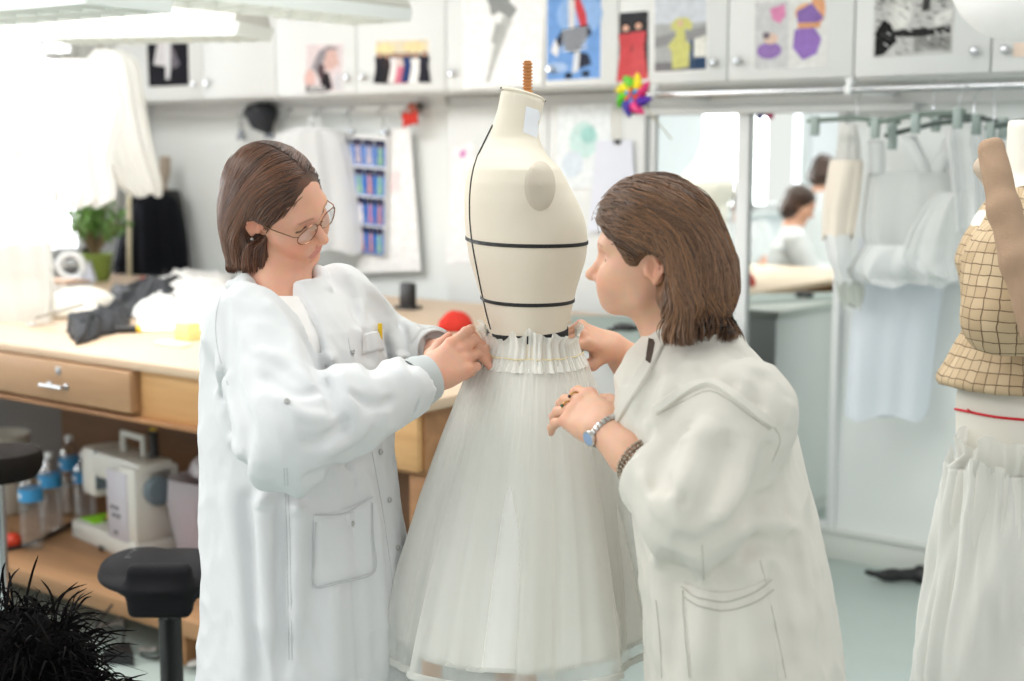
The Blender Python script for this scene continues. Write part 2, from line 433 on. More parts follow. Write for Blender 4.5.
# ================================================================ distance-field modelling
f4 = np.float32
class Prim:
    __slots__ = ('fn', 'c', 'r', 'k', 'op')
    def __init__(s, fn, c, r, k, op): s.fn, s.c, s.r, s.k, s.op = fn, np.array(c, f4), float(r), k, op
class Field:
    """ordered list of shapes joined smoothly; evaluated only near each block"""
    def __init__(s): s.p = []; s.disp = []
    def cone(s, a, b, ra, rb, k=.01, op='u'):
        a = np.array(a, f4); b = np.array(b, f4); ba = b - a; l2 = float(ba @ ba) + 1e-12
        def fn(p):
            t = np.clip(((p - a) @ ba) / l2, 0, 1)
            q = p - a - t[:, None] * ba
            return np.sqrt(np.einsum('ij,ij->i', q, q)) - (ra + (rb - ra) * t)
        s.p.append(Prim(fn, (a + b) / 2, math.sqrt(l2) / 2 + max(ra, rb), k, op)); return s
    def chain(s, pts, rs, k=.01, k0=None, op='u'):
        for i in range(len(pts) - 1): s.cone(pts[i], pts[i + 1], rs[i], rs[i + 1], (k0 if (i == 0 and k0 is not None) else k), op)
        return s
    def ell(s, c, r, fr=None, k=.01, op='u'):
        """ellipsoid, radii r along the rows of fr"""
        c = np.array(c, f4); r = np.array(r, f4); M = np.array(fr if fr is not None else np.eye(3), f4); rm = float(r.min())
        def fn(p):
            q = (p - c) @ M.T
            k0 = np.sqrt(((q / r) ** 2).sum(1)); k1 = np.sqrt(((q / (r * r)) ** 2).sum(1)) + 1e-9
            return np.maximum(k0 * (k0 - 1) / k1, -rm)
        s.p.append(Prim(fn, c, float(r.max()), k, op)); return s
    def func(s, fn, c, r, k=.01, op='u'): s.p.append(Prim(fn, c, r, k, op)); return s
    def eval(s, p, c=None, rad=None):
        d = np.full(len(p), 1e3, f4)
        for q in s.p:
            if c is not None:
                lb = math.sqrt(float(((c - q.c) ** 2).sum())) - q.r - rad
                if lb > rad * 1.2 + q.k * 1.2 + .03: continue
            e = q.fn(p); k = q.k
            if q.op == 'u':
                if k > 0:
                    h = np.maximum(k - np.abs(d - e), 0) / k; d = np.minimum(d, e) - h * h * k * .25
                else: d = np.minimum(d, e)
            elif q.op == 's':
                if k > 0:
                    h = np.maximum(k - np.abs(d + e), 0) / k; d = np.maximum(d, -e) + h * h * k * .25
                else: d = np.maximum(d, -e)
            elif q.op == 'i':
                if k > 0:
                    h = np.maximum(k - np.abs(d - e), 0) / k; d = np.maximum(d, e) + h * h * k * .25
                else: d = np.maximum(d, e)
        for g in s.disp: d = d - g(p)
        return d

def sdf_mesh(field, lo, hi, h, B=16, slack=.02):
    """sparse surface nets -> (verts, quads)"""
    lo = np.array(lo, float); n = np.maximum(np.ceil((np.array(hi) - lo) / h).astype(int), 1) + 2
    nb = (n + B - 1) // B
    N = nb * B + 2
    half = math.sqrt(3) * B * h / 2
    bi = np.stack(np.meshgrid(*[np.arange(x) for x in nb], indexing='ij'), -1).reshape(-1, 3)
    cent = (lo + (bi * B + B / 2) * h).astype(f4)
    # coarse cull by evaluating all block centres with generous culling
    keep = []
    for i0 in range(0, len(cent), 20000):
        dd = field.eval(cent[i0:i0 + 20000]); keep.append(np.abs(dd) < half * 1.25 + slack)
    bi = bi[np.concatenate(keep)]
    g = np.stack(np.meshgrid(*[np.arange(B + 1)] * 3, indexing='ij'), -1).reshape(-1, 3)
    cells_id = []; cells_v = []; edges = [[], [], []]
    for b in bi:
        base = b * B
        p = (lo + (base + g) * h).astype(f4)
        c = (lo + (base + B / 2) * h).astype(f4)
        d = field.eval(p, c, half).reshape(B + 1, B + 1, B + 1)
        ins = d < 0
        if ins.all() or not ins.any(): continue
        s8 = np.zeros((B, B, B), np.int8); 
        for dx in (0, 1):
            for dy in (0, 1):
                for dz in (0, 1): s8 += ins[dx:dx + B, dy:dy + B, dz:dz + B]
        act = np.argwhere((s8 > 0) & (s8 < 8))
        if len(act) == 0: continue
        i, j, k = act.T
        cs = np.zeros((len(act), 3)); cn = np.zeros(len(act))
        for ax in range(3):
            o1, o2 = [a for a in range(3) if a != ax]
            for u in (0, 1):
                for v in (0, 1):
                    q0 = act.copy(); q0[:, o1] += u; q0[:, o2] += v
                    q1 = q0.copy(); q1[:, ax] += 1
                    a = d[q0[:, 0], q0[:, 1], q0[:, 2]]; bb = d[q1[:, 0], q1[:, 1], q1[:, 2]]
                    x = (a < 0) != (bb < 0)
                    t = np.where(x, a / np.where(x, a - bb, 1), 0)
                    off = np.zeros((len(act), 3)); off[:, o1] = u; off[:, o2] = v; off[:, ax] = t
                    cs += np.where(x[:, None], off, 0); cn += x
        cs /= cn[:, None]
        gid = act + base
        cells_id.append((gid[:, 0] * N[1] + gid[:, 1]) * N[2] + gid[:, 2]); cells_v.append(lo + (gid + cs) * h)
        for ax in range(3):
            sl0 = [slice(0, B)] * 3; sl1 = [slice(0, B)] * 3; sl1[ax] = slice(1, B + 1)
            A = ins[tuple(sl0)]; Bq = ins[tuple(sl1)]
            e = np.argwhere(A != Bq)
            if len(e): edges[ax].append(np.concatenate([e + base, A[e[:, 0], e[:, 1], e[:, 2]][:, None]], 1))
    ids = np.concatenate(cells_id); V = np.concatenate(cells_v)
    order = np.argsort(ids); ids = ids[order]; V = V[order]
    quads = []
    for ax in range(3):
        if not edges[ax]: continue
        e = np.concatenate(edges[ax]); q = e[:, :3]; fl = e[:, 3].astype(bool)
        o1, o2 = [(1, 2), (2, 0), (0, 1)][ax]
        idx = []
        for (u, v) in ((0, 0), (-1, 0), (-1, -1), (0, -1)):
            w = q.copy(); w[:, o1] += u; w[:, o2] += v
            idx.append((w[:, 0] * N[1] + w[:, 1]) * N[2] + w[:, 2])
        idx = np.stack(idx, 1)
        pos = np.searchsorted(ids, idx); pos = np.clip(pos, 0, len(ids) - 1)
        ok = (ids[pos] == idx).all(1)
        pos = pos[ok]; fl = fl[ok]
        pos[~fl] = pos[~fl][:, ::-1]
        quads.append(pos)
    return V, np.concatenate(quads)

def fast_mesh(name, V, Q, m, parent=None, cols=None, smooth=True, loc=None):
    me = bpy.data.meshes.new(name)
    me.vertices.add(len(V)); me.vertices.foreach_set('co', np.asarray(V, f4).ravel())
    k = Q.shape[1]
    me.loops.add(len(Q) * k); me.loops.foreach_set('vertex_index', Q.astype(np.int32).ravel())
    me.polygons.add(len(Q)); me.polygons.foreach_set('loop_start', np.arange(0, len(Q) * k, k, dtype=np.int32))
    me.update(calc_edges=True)
    if smooth: me.polygons.foreach_set('use_smooth', np.ones(len(Q), bool))
    if cols is not None:
        a = me.color_attributes.new('Col', 'FLOAT_COLOR', 'POINT'); a.data.foreach_set('color', np.asarray(cols, f4).ravel())
    return link(name, me, m, parent, loc)

def relax(V, Q, it=2, w=.5):
    """Laplacian smoothing on a quad mesh"""
    n = len(V); a = np.concatenate([Q[:, [0, 1]], Q[:, [1, 2]], Q[:, [2, 3]], Q[:, [3, 0]]]); 
    cnt = np.bincount(a[:, 0], minlength=n) + np.bincount(a[:, 1], minlength=n)
    for _ in range(it):
        s = np.zeros_like(V)
        for c in range(3):
            s[:, c] = np.bincount(a[:, 0], V[a[:, 1], c], n) + np.bincount(a[:, 1], V[a[:, 0], c], n)
        V = V + w * (s / np.maximum(cnt, 1)[:, None] - V)
    return V

def fold(a, b, amp, w, curve=None):
    """a soft ridge (amp > 0) or valley (amp < 0) along a 3-D polyline"""
    pts = np.array([a, b] if curve is None else curve, f4)
    lo = pts.min(0) - 3 * w; hi = pts.max(0) + 3 * w
    def g(p):
        out = np.zeros(len(p), f4)
        m = ((p > lo) & (p < hi)).all(1)
        if not m.any(): return out
        q = p[m]; best = np.full(len(q), 9., f4); tt = np.zeros(len(q), f4)
        n = len(pts) - 1
        for i in range(n):
            ba = pts[i + 1] - pts[i]; t = np.clip(((q - pts[i]) @ ba) / (float(ba @ ba) + 1e-9), 0, 1)
            e = q - pts[i] - t[:, None] * ba; dd = np.sqrt((e * e).sum(1))
            mm = dd < best; best = np.where(mm, dd, best); tt = np.where(mm, (i + t) / n, tt)
        taper = np.clip(np.minimum(tt, 1 - tt) * 5 + .15, 0, 1)
        out[m] = amp * np.exp(-(best / w) ** 2) * taper
        return out
    return g

def frame(f, u):
    """orthonormal (forward, left, up) rows from camera-basis components (right, up, towards viewer)"""
    B = np.array([RTH, UPH, TH])
    f = np.array(f, float) @ B; u = np.array(u, float) @ B
    f /= np.linalg.norm(f); u -= f * (u @ f); u /= np.linalg.norm(u)
    return np.array([f, np.cross(u, f), u])
RTH = RT.copy(); TH = np.array([-FW[0], -FW[1], 0]); TH /= np.linalg.norm(TH); UPH = np.array([0, 0, 1.0])

def hash_noise(p, s, seed=0):
    """smooth value noise, vectorised"""
    q = p * s + seed * 17.3; i = np.floor(q).astype(np.int64); f = (q - i).astype(f4); f = f * f * (3 - 2 * f)
    def hsh(a):
        n = (a[:, 0] * 374761393 + a[:, 1] * 668265263 + a[:, 2] * 2147483647 + seed * 1013) & 0x7fffffff
        n = ((n ^ (n >> 13)) * 1274126177) & 0x7fffffff
        return ((n ^ (n >> 16)) & 0xffff).astype(f4) / 32768. - 1
    out = 0
    for dx in (0, 1):
        for dy in (0, 1):
            for dz in (0, 1):
                w = (f[:, 0] if dx else 1 - f[:, 0]) * (f[:, 1] if dy else 1 - f[:, 1]) * (f[:, 2] if dz else 1 - f[:, 2])
                out = out + w * hsh(i + np.array([dx, dy, dz]))
    return out

class Scaled:
    def __init__(s, F_, sc): s.F, s.sc = F_, sc
    def cone(s, a, b, ra, rb, k=.01, op='u'): s.F.cone(a, b, ra * s.sc, rb * s.sc, k * s.sc, op)
    def chain(s, pts, rs, k=.01, k0=None, op='u'): s.F.chain(pts, [r * s.sc for r in rs], k * s.sc, k0, op)
    def ell(s, c, r, fr=None, k=.01, op='u'): s.F.ell(c, np.array(r) * s.sc, fr, k * s.sc, op)
# ---------------------------------------------------------------- head
def head_local(p, c, M): return (p - np.array(c, f4)) @ np.array(M, f4).T
LF = lambda z, lf: z if z > -.045 else -.045 + (z + .045) * lf
def add_head(F_, c, M, sc=1.0, full=1.0, lf=1.0):
    """c: centre between the ears at eye level; M rows: forward, left, up"""
    c = np.array(c, float); M = np.array(M)
    W = lambda x, y, z: c + (M[0] * x + M[1] * y + M[2] * LF(z, lf)) * sc
    F_ = Scaled(F_, sc)
    F_.ell(W(-.014, 0, .030), (.094, .073, .082), M, .0)
    F_.ell(W(.022, 0, .004), (.068, .063, .092), M, .03)
    F_.ell(W(.026, 0, -.058), (.060, .055 * full, .050), M, .03)
    F_.cone(W(.070, -.008, -.100), W(.070, .008, -.100), .0165, .0165, .03)
    F_.cone(W(.02, .045, -.075), W(.062, .018, -.100), .018, .014, .03); F_.cone(W(.02, -.045, -.075), W(.062, -.018, -.100), .018, .014, .03)
    for s in (-1, 1):
        F_.ell(W(.056, s * .042 , -.030), (.030, .024, .024), M, .03)
        F_.ell(W(.068, s * .030, -.052), (.022, .022, .022), M, .025)
    F_.cone(W(.074, -.038, .021), W(.078, 0, .019), .012, .012, .02); F_.cone(W(.074, .038, .021), W(.078, 0, .019), .012, .012, .02)
    for s in (-1, 1):
        F_.ell(W(.094, s * .033, .000), (.016, .019, .011), M, .014, 's')
        F_.ell(W(.066, s * .033, -.001), (.0150, .0160, .0140), M, .004)        # lidded eyeball
        # lower edge of the lowered upper lid
        pts = [W(.0815 - .004 * abs(t) ** 2, s * .033 + t * .0125, -.0058 + .0022 * t * t) for t in (-1, -.5, 0, .5, 1)]
        F_.chain(pts, [.0008, .0011, .0012, .0011, .0008], .002, op='s')
        F_.chain([W(.0795, s * .033 + t * .013, .0075 - .003 * t * t) for t in (-1, -.4, .3, 1)], [.001] * 4, .003, op='s')
    # nose
    F_.cone(W(.080, 0, .010), W(.107, 0, -.033), .0068, .0092, .012)
    F_.ell(W(.1085, 0, -.036), (.0120, .0112, .0100), M, .008)
    for s in (-1, 1):
        F_.ell(W(.093, s * .0125, -.041), (.0105, .0065, .0075), M, .007)
        F_.ell(W(.0985, s * .0068, -.0475), (.005, .0032, .0035), M, .003, 's')
    # mouth
    F_.ell(W(.072, 0, -.070), (.020, .030, .022), M, .02)
    F_.ell(W(.0885, 0, -.0655), (.0075, .021, .0052), M, .006)
    F_.ell(W(.0865, 0, -.0755), (.0080, .018, .0060), M, .006)
    F_.chain([W(.0945 - .012 * abs(t) ** 1.6, t * .023, -.0702 - .001 * abs(t)) for t in (-1, -.5, 0, .5, 1)], [.001, .0013, .0012, .0013, .001], .003, op='s')
    F_.ell(W(.088, 0, -.088), (.008, .016, .005), M, .010, 's')
    F_.cone(W(.0925, 0, -.052), W(.094, 0, -.060), .0018, .0022, .005, 's')
    for s in (-1, 1):    # nasolabial fold
        F_.chain([W(.088, s * .019, -.042), W(.083, s * .028, -.058), W(.074, s * .032, -.074)], [.0015, .0022, .001], .008, op='s')
    # ears
    for s in (-1, 1):
        e = np.array([M[0] * .94 + M[1] * s * .20 - M[2] * .2, M[1] * s, M[2]]); e[0] /= np.linalg.norm(e[0]); e[1] -= e[0] * (e[0] @ e[1]); e[1] /= np.linalg.norm(e[1]); e[2] = np.cross(e[0], e[1])
        F_.ell(W(-.012, s * .072, -.010), (.017, .0075, .030), e, .006)
        F_.ell(W(-.006, s * .0795, -.006), (.0105, .0055, .019), e, .004, 's')
        F_.chain([W(-.002, s * .074, .012), W(-.014, s * .081, .021), W(-.027, s * .083, .010), W(-.026, s * .080, -.014), W(-.012, s * .074, -.036)], [.0028, .0034, .0036, .0034, .0048], .003)
        F_.cone(W(.004, s * .071, -.012), W(.003, s * .073, -.022), .005, .0045, .004)
        F_.chain([W(-.012, s * .077, .006), W(-.019, s * .079, -.006), W(-.014, s * .077, -.022)], [.0018, .0026, .0022], .003)

def face_colors(V, c, M, skin, lips, sc=1.0, lf=1.0, base=None, blush=(.30, .10, .08), brow=None, lipmask=True):
    """skin tones that belong to the face itself: lips, brows, cheeks, lash line"""
    q = head_local(np.asarray(V, f4), c, M) / sc; n = len(V)
    col = np.tile(np.array(skin[:3], f4), (n, 1)) if base is None else base
    def blend(m, cc):
        m = np.clip(m, 0, 1)[:, None]; return col * (1 - m) + np.array(cc[:3], f4) * m
    q[:, 2] = np.where(q[:, 2] > -.045, q[:, 2], -.045 + (q[:, 2] + .045) / lf)
    x, y, z = q.T
    front = np.clip((x - .045) / .02, 0, 1)
    red = np.array(skin[:3]) * np.array([1.0, .80, .76])
    for s in (-1, 1):
        col = blend(.55 * np.exp(-(((y - s * .043) / .022) ** 2 + ((z + .040) / .022) ** 2)) * front, red)
        col = blend(.55 * np.exp(-(((x + .012) / .02) ** 2 + ((z + .012) / .03) ** 2)) * (np.abs(y) > .068), red)
    col = blend(.5 * np.exp(-((y / .014) ** 2 + ((z + .040) / .012) ** 2)) * (x > .09), red)
    if lipmask:
        m = np.clip(1.35 - ((y / .0225) ** 2 + ((z + .0705) / (.0088)) ** 2), 0, .35) / .35 * (x > .078)
        col = blend(m * .7, lips)
    for s in (-1, 1):
        lz = -.0058 + .0022 * ((y - s * .033) / .0125) ** 2
        col = blend(1.0 * np.exp(-((z - lz) / .0022) ** 2) * (np.abs(y - s * .033) < .0145) * (x > .06), (.03, .015, .01))
        if brow is not None:
            bz = .0195 + .004 * np.cos((y * s - .034) / .02) - .0006
            col = blend(.6 * np.exp(-((z - bz) / .0028) ** 2) * np.clip((.052 - y * s) / .006, 0, 1) * np.clip((y * s - .012) / .004, 0, 1) * (x > .05), brow)
    return np.concatenate([col, np.ones((n, 1), f4)], 1)

def skin_mat(name='skin'):
    if name in _mats: return _mats[name]
    m = bpy.data.materials.new(name); m.use_nodes = True; nt = m.node_tree; nd = nt.nodes; L = nt.links; b = nd['Principled BSDF']
    a = nd.new('ShaderNodeAttribute'); a.attribute_name = 'Col'
    tc = nd.new('ShaderNodeTexCoord'); n = nd.new('ShaderNodeTexNoise'); n.inputs['Scale'].default_value = 55; n.inputs['Detail'].default_value = 5
    L.new(tc.outputs['Object'], n.inputs['Vector'])
    mx = nd.new('ShaderNodeMix'); mx.data_type = 'RGBA'; mx.blend_type = 'MULTIPLY'; mx.inputs['Factor'].default_value = .22
    L.new(a.outputs['Color'], mx.inputs['A']); L.new(n.outputs['Color'], mx.inputs['B'])
    hs = nd.new('ShaderNodeHueSaturation'); hs.inputs['Value'].default_value = 1.1; L.new(mx.outputs['Result'], hs.inputs['Color'])
    L.new(hs.outputs['Color'], b.inputs['Base Color'])
    b.inputs['Roughness'].default_value = .48
    b.inputs['Subsurface Weight'].default_value = .25; b.inputs['Subsurface Radius'].default_value = (1, .35, .2); b.inputs['Subsurface Scale'].default_value = .008
    v = nd.new('ShaderNodeTexVoronoi'); v.inputs['Scale'].default_value = 700; L.new(tc.outputs['Object'], v.inputs['Vector'])
    bp = nd.new('ShaderNodeBump'); bp.inputs['Strength'].default_value = .08; bp.inputs['Distance'].default_value = .001
    L.new(v.outputs['Distance'], bp.inputs['Height']); L.new(bp.outputs['Normal'], b.inputs['Normal'])
    _mats[name] = m; return m

# ---------------------------------------------------------------- hand
def rotv(v, ax, a):
    ax = ax / np.linalg.norm(ax); return v * math.cos(a) + np.cross(ax, v) * math.sin(a) + ax * (ax @ v) * (1 - math.cos(a))
FING = {'index': (.028, .086, (.040, .024, .019), .0088), 'middle': (.0085, .089, (.044, .027, .020), .0090), 'ring': (-.011, .084, (.041, .026, .020), .0085), 'pinky': (-.029, .075, (.032, .020, .018), .0074)}
def add_hand(F_, w, d, n, side, curls, thumb, sc=1.0, wr=.026):
    """w wrist; d towards the fingers; n out of the back of the hand; side: +1 if the thumb lies on n x d, else -1.
       curls: finger -> (mcp, pip, dip, spread); thumb: three directions as (along d, towards thumb side, out of the back)"""
    w = np.array(w, float); d = np.array(d, float); d /= np.linalg.norm(d); n = np.array(n, float); n -= d * (n @ d); n /= np.linalg.norm(n)
    s = np.cross(n, d) * side
    Q = lambda a, b, c: w + (d * a + s * b + n * c) * sc
    tips = {}; knuckles = {}
    # palm: metacarpals blended broadly
    for nm, (sy, dx, L, r) in FING.items():
        F_.cone(Q(.012, sy * .55, 0), Q(dx - .004, sy, -.001), .0155 * sc, .0118 * sc, .012)
    F_.ell(Q(.045, -.024, -.010), np.array((.034, .013, .011)) * sc, np.array([d, s, n]), .012)       # heel below the little finger
    for nm, (sy, dx, L, r) in FING.items():
        m, p, q, sp = curls[nm]
        p0 = Q(dx, sy, .001); dv = rotv(d, n, R(sp) * side); ax = np.cross(n, dv)   # bending towards the palm
        knuckles[nm] = p0
        F_.ell(Q(dx - .001, sy, .006), np.array((.009, .008, .006)) * sc, np.array([d, s, n]), .008)
        cur = 0; pts = [p0]; 
        for a, l in zip((m, p, q), L):
            cur += R(a); v = dv * math.cos(cur) - n * math.sin(cur); pts.append(pts[-1] + v * l * sc)
        rs = [r * 1.10, r * 1.0, r * .90, r * .74]
        F_.chain(pts, [x * sc for x in rs], .004, .008)
        F_.ell(pts[1], np.array([r * 1.07] * 3) * sc, None, .003); F_.ell(pts[2], np.array([r * .97] * 3) * sc, None, .003)
        tips[nm] = (pts[-1], v, np.cross(ax, v) if False else (n * math.cos(cur) + dv * math.sin(cur)), r * .8 * sc)
    b0 = Q(.020, .018, -.008); pts = [b0]; 
    for (a, b, c), l in zip(thumb, (.046, .034, .027)):
        v = d * a + s * b + n * c; v /= np.linalg.norm(v); pts.append(pts[-1] + v * l * sc)
    F_.chain(pts, [.0165 * sc, .0122 * sc, .0108 * sc, .0082 * sc], .005, .018)
    F_.ell(Q(.034, .018, -.012), np.array((.026, .015, .013)) * sc, np.array([d, s, n]), .012)
    nrm = n - v * (n @ v); nrm /= np.linalg.norm(nrm)
    tips['thumb'] = (pts[-1], v, nrm, .009 * sc)
    return tips, knuckles, Q
# ================================================================ people
def hair_mat(name, dark, light):
    if name in _mats: return _mats[name]
    m = bpy.data.materials.new(name); m.use_nodes = True; nt = m.node_tree; nd = nt.nodes; L = nt.links; b = nd['Principled BSDF']
    a = nd.new('ShaderNodeAttribute'); a.attribute_name = 'Col'
    sp = nd.new('ShaderNodeSeparateColor'); L.new(a.outputs['Color'], sp.inputs['Color'])
    mx = nd.new('ShaderNodeMix'); mx.data_type = 'RGBA'; mx.inputs['A'].default_value = srgb(*dark); mx.inputs['B'].default_value = srgb(*light)
    L.new(sp.outputs['Red'], mx.inputs['Factor']); L.new(mx.outputs['Result'], b.inputs['Base Color'])
    b.inputs['Roughness'].default_value = .38; b.inputs['Specular IOR Level'].default_value = .45
    b.inputs['Sheen Weight'].default_value = .15
    _mats[name] = m; return m

def grad(F_, p, e=.002):
    d0 = F_.eval(p); g = np.stack([F_.eval(p + np.eye(3, dtype=f4)[i] * e) - d0 for i in range(3)], 1) / e
    return d0, g / (np.linalg.norm(g, axis=1, keepdims=True) + 1e-9)

def make_hair(name, H, lo, hi, roots, guide, m, parent, N, steps=26, step=.009, r=.0011, lift=.003, stop=None, jitter=.25, h=.004, seed=3, inside=None, free=None):
    """cap of hair plus traced strands lying on it, one mesh"""
    g = np.random.default_rng(seed)
    V, Q = sdf_mesh(H, lo, hi, h); V = relax(V, Q, 2)
    p = np.array(roots(g, N), f4)
    for _ in range(4):
        d, n = grad(H, p); p = p - n * d[:, None]
    if inside is not None:
        p = p[~inside(p)]; N = len(p)
    off = (g.random(N) ** 1.5 * lift).astype(f4)
    wob = (g.normal(size=(N, 3)) * jitter).astype(f4)
    path = []; nrm = []; live = np.ones(N, bool); length = np.full(N, steps)
    mx = g.integers(int(steps * .6), steps + 1, N)
    for k in range(steps):
        d, n = grad(H, p); fr_ = np.zeros(N, bool) if free is None else free(p)
        p = np.where(fr_[:, None], p, p - n * (d - off)[:, None])
        path.append(p.copy()); nrm.append(n)
        v = guide(p) + wob * .35
        v = np.where(fr_[:, None], v, v - n * (v * n).sum(1, keepdims=True)); v /= np.linalg.norm(v, axis=1, keepdims=True) + 1e-9
        if stop is not None:
            dead = stop(p) & live; length[dead] = k; live &= ~dead
        p = np.where(live[:, None], p + v * step, p)
    path = np.stack(path, 1); nrm = np.stack(nrm, 1)
    tang = np.gradient(path, axis=1); side = np.cross(tang, nrm); side /= np.linalg.norm(side, axis=2, keepdims=True) + 1e-9
    t = np.linspace(0, 1, steps)[None, :]
    rad = r * (.35 + .65 * np.clip(t * 6, 0, 1)) * (1 - .75 * np.clip((t - .7) / .3, 0, 1))
    rad = rad * (np.arange(steps)[None, :] < np.maximum(length, 3)[:, None])
    ring = np.stack([path + side * rad[..., None] * 1.5, path + nrm * rad[..., None] * 1.0, path - side * rad[..., None] * 1.5], 2)   # N,steps,3,3
    SV = ring.reshape(-1, 3)
    i0 = (np.arange(N)[:, None] * steps + np.arange(steps - 1)[None, :]).ravel() * 3
    qs = []
    for a in range(3):
        b2 = (a + 1) % 3; qs.append(np.stack([i0 + a, i0 + b2, i0 + 3 + b2, i0 + 3 + a], 1))
    SQ = np.concatenate(qs)
    ok = (length[(SQ[:, 0] // 3) // steps] > (SQ[:, 0] // 3) % steps)
    SQ = SQ[ok]
    tone = np.clip(g.normal(.42, .22, N), 0, 1)
    cs = np.repeat(tone, steps * 3)
    cb = np.clip(.30 + .25 * hash_noise(V.astype(f4), 60, 2), 0, 1)
    col = np.concatenate([cb, cs]); col = np.stack([col, col, col, np.ones_like(col)], 1)
    return fast_mesh(name, np.concatenate([V, SV]), np.concatenate([Q, SQ + len(V)]), m, parent, col)

# ---- things laid on a garment
def bvh_of(V, Q): return BVHTree.FromPolygons([Vector(v) for v in V], [tuple(int(i) for i in q) for q in Q])
def cast(bv, px, py):
    r = ray(px, py); h = bv.ray_cast(Vector(CAM), Vector(r).normalized())
    return (np.array(h[0]), np.array(h[1])) if h[0] is not None else (None, None)
def cast_line(bv, pts, n=6):
    out = []
    for q in spline([(x, y, 0) for x, y in pts], n):
        p, nn = cast(bv, q[0], q[1])
        if p is not None:
            if nn @ (CAM - p) < 0: nn = -nn
            out.append((p, nn))
    return out
def seam_line(mb, bv, pts, r=.0008, lift=.0002, n=6):
    L_ = cast_line(bv, pts, n)
    if len(L_) > 1: mb.tube([p + q * lift for p, q in L_], r, 5)
def band(mb, bv, pts, w, th=.0025, lift=.001, n=6):
    """flat strip w wide lying on the cloth"""
    L_ = cast_line(bv, pts, n)
    if len(L_) < 2: return
    P_ = np.array([p for p, q in L_]); N_ = np.array([q for p, q in L_])
    for _ in range(3): N_[1:-1] = (N_[:-2] + N_[1:-1] * 2 + N_[2:]); N_ /= np.linalg.norm(N_, axis=1, keepdims=True)
    T_ = np.gradient(P_, axis=0); S_ = np.cross(N_, T_); S_ /= np.linalg.norm(S_, axis=1, keepdims=True) + 1e-9
    rows = []
    for i in range(len(P_)):
        a, s, nn = P_[i], S_[i] * w / 2, N_[i]
        rows.append([a - s - nn * .004, a - s + nn * (lift + th * .6), a - s * .8 + nn * (lift + th), a + s * .8 + nn * (lift + th), a + s + nn * (lift + th * .6), a + s - nn * .004])
    mb.grid(rows)
def patch(mb, bv, quad, nu=10, nv=10, lift=.003, bow=None, mi=0):
    """four-cornered piece of cloth sewn on: quad = tl, tr, br, bl in the picture, laid on the garment"""
    q = np.array(quad, float); rows = []
    for i in range(nv + 1):
        v = i / nv; row = []
        for j in range(nu + 1):
            u = j / nu
            a = (q[0] * (1 - u) + q[1] * u) * (1 - v) + (q[3] * (1 - u) + q[2] * u) * v
            if bow is not None: a = a + np.array(bow) * (4 * u * (1 - u)) * (1 - v)
            p, nn = cast(bv, *a)
            if p is None: return
            if nn @ (CAM - p) < 0: nn = -nn
            e = min(u, 1 - u, v, 1 - v)
            row.append(p + nn * (lift if e > 0 else lift * .2))
        rows.append(row)
    mb.grid(rows, mi=mi)

coatA = mat('white_cotton', (222, 224, 226), .85, sheen=.1, bump=.10, bscale=28, spec=.2)
coatB = mat('cream_cotton', (219, 215, 206), .85, sheen=.1, bump=.10, bscale=28, spec=.2)
stitch = mat('stitch_thread', (196, 198, 199), .9)
stitchB = mat('stitch_thread_cream', (190, 187, 178), .9)
tee = mat('tshirt_cotton', (240, 238, 236), .9, bump=.05, bscale=300)
snapm = mat('snap_metal', (186, 186, 184), .3, metal=.8)
gold = mat('gold', (212, 168, 84), .25, metal=1)
skinm = skin_mat()
hairA = hair_mat('brown_hair', (44, 25, 15), (132, 84, 55))
hairB = hair_mat('light_brown_hair', (64, 40, 24), (150, 106, 70))
trouser = mat('dark_trousers', (40, 42, 50), .8); shoem = mat('shoe_leather', (50, 46, 44), .5)
SK1 = srgb(226, 172, 146); SK2 = srgb(228, 178, 150)

SKEW = np.array([[1, .3, 0], [-.3, 1, .2], [.4, 0, .7]], f4)
def cut_end(K, a, b, t, rad, k=.006):
    """ends a sleeve squarely at fraction t of the way from a to b"""
    ax = (b - a) / np.linalg.norm(b - a); o = (a + (b - a) * t).astype(f4); ax = ax.astype(f4)
    def fn(p):
        q = p - o; h = q @ ax; r = np.sqrt(np.maximum((q * q).sum(1) - h * h, 0))
        return np.maximum(np.maximum(-h, r - rad), h - .16)
    K.func(fn, o + ax * .08, .2, k, 's')
def CRUMPLE(p, sd):
    a = hash_noise(p * np.array([1, 1, .45], f4), 11, sd); b = np.abs(hash_noise(p @ SKEW, 17, sd + 5)); c = np.abs(hash_noise(p @ SKEW.T, 31, sd + 9))
    return .0035 * a + .0065 * (.35 - b) + .0032 * (.35 - c)
def sleeve(K, pts, rs, t, k=.018):
    """sleeve along shoulder, elbow, wrist; cut squarely at fraction t of the forearm"""
    sub = Field(); sub.chain(pts, rs, .03)
    a, b = pts[-2], pts[-1]; ax = (b - a) / np.linalg.norm(b - a); o = (a + (b - a) * t).astype(f4); ax = ax.astype(f4)
    def fn(p):
        d = sub.eval(p); h = (p - o) @ ax
        return np.maximum(d, h)
    allp_ = np.array(pts); c = allp_.mean(0)
    K.func(fn, c, float(np.linalg.norm(allp_ - c, axis=1).max()) + max(rs), k)
def surface_fold(K, bv):
    def pf(pts, amp, w, d=None):
        L_ = cast_line(bv, [(q[0], q[1]) for q in pts], 3)
        if len(L_) > 1: K.disp.append(fold(None, None, amp, w, [p for p, n in L_]))
    return pf
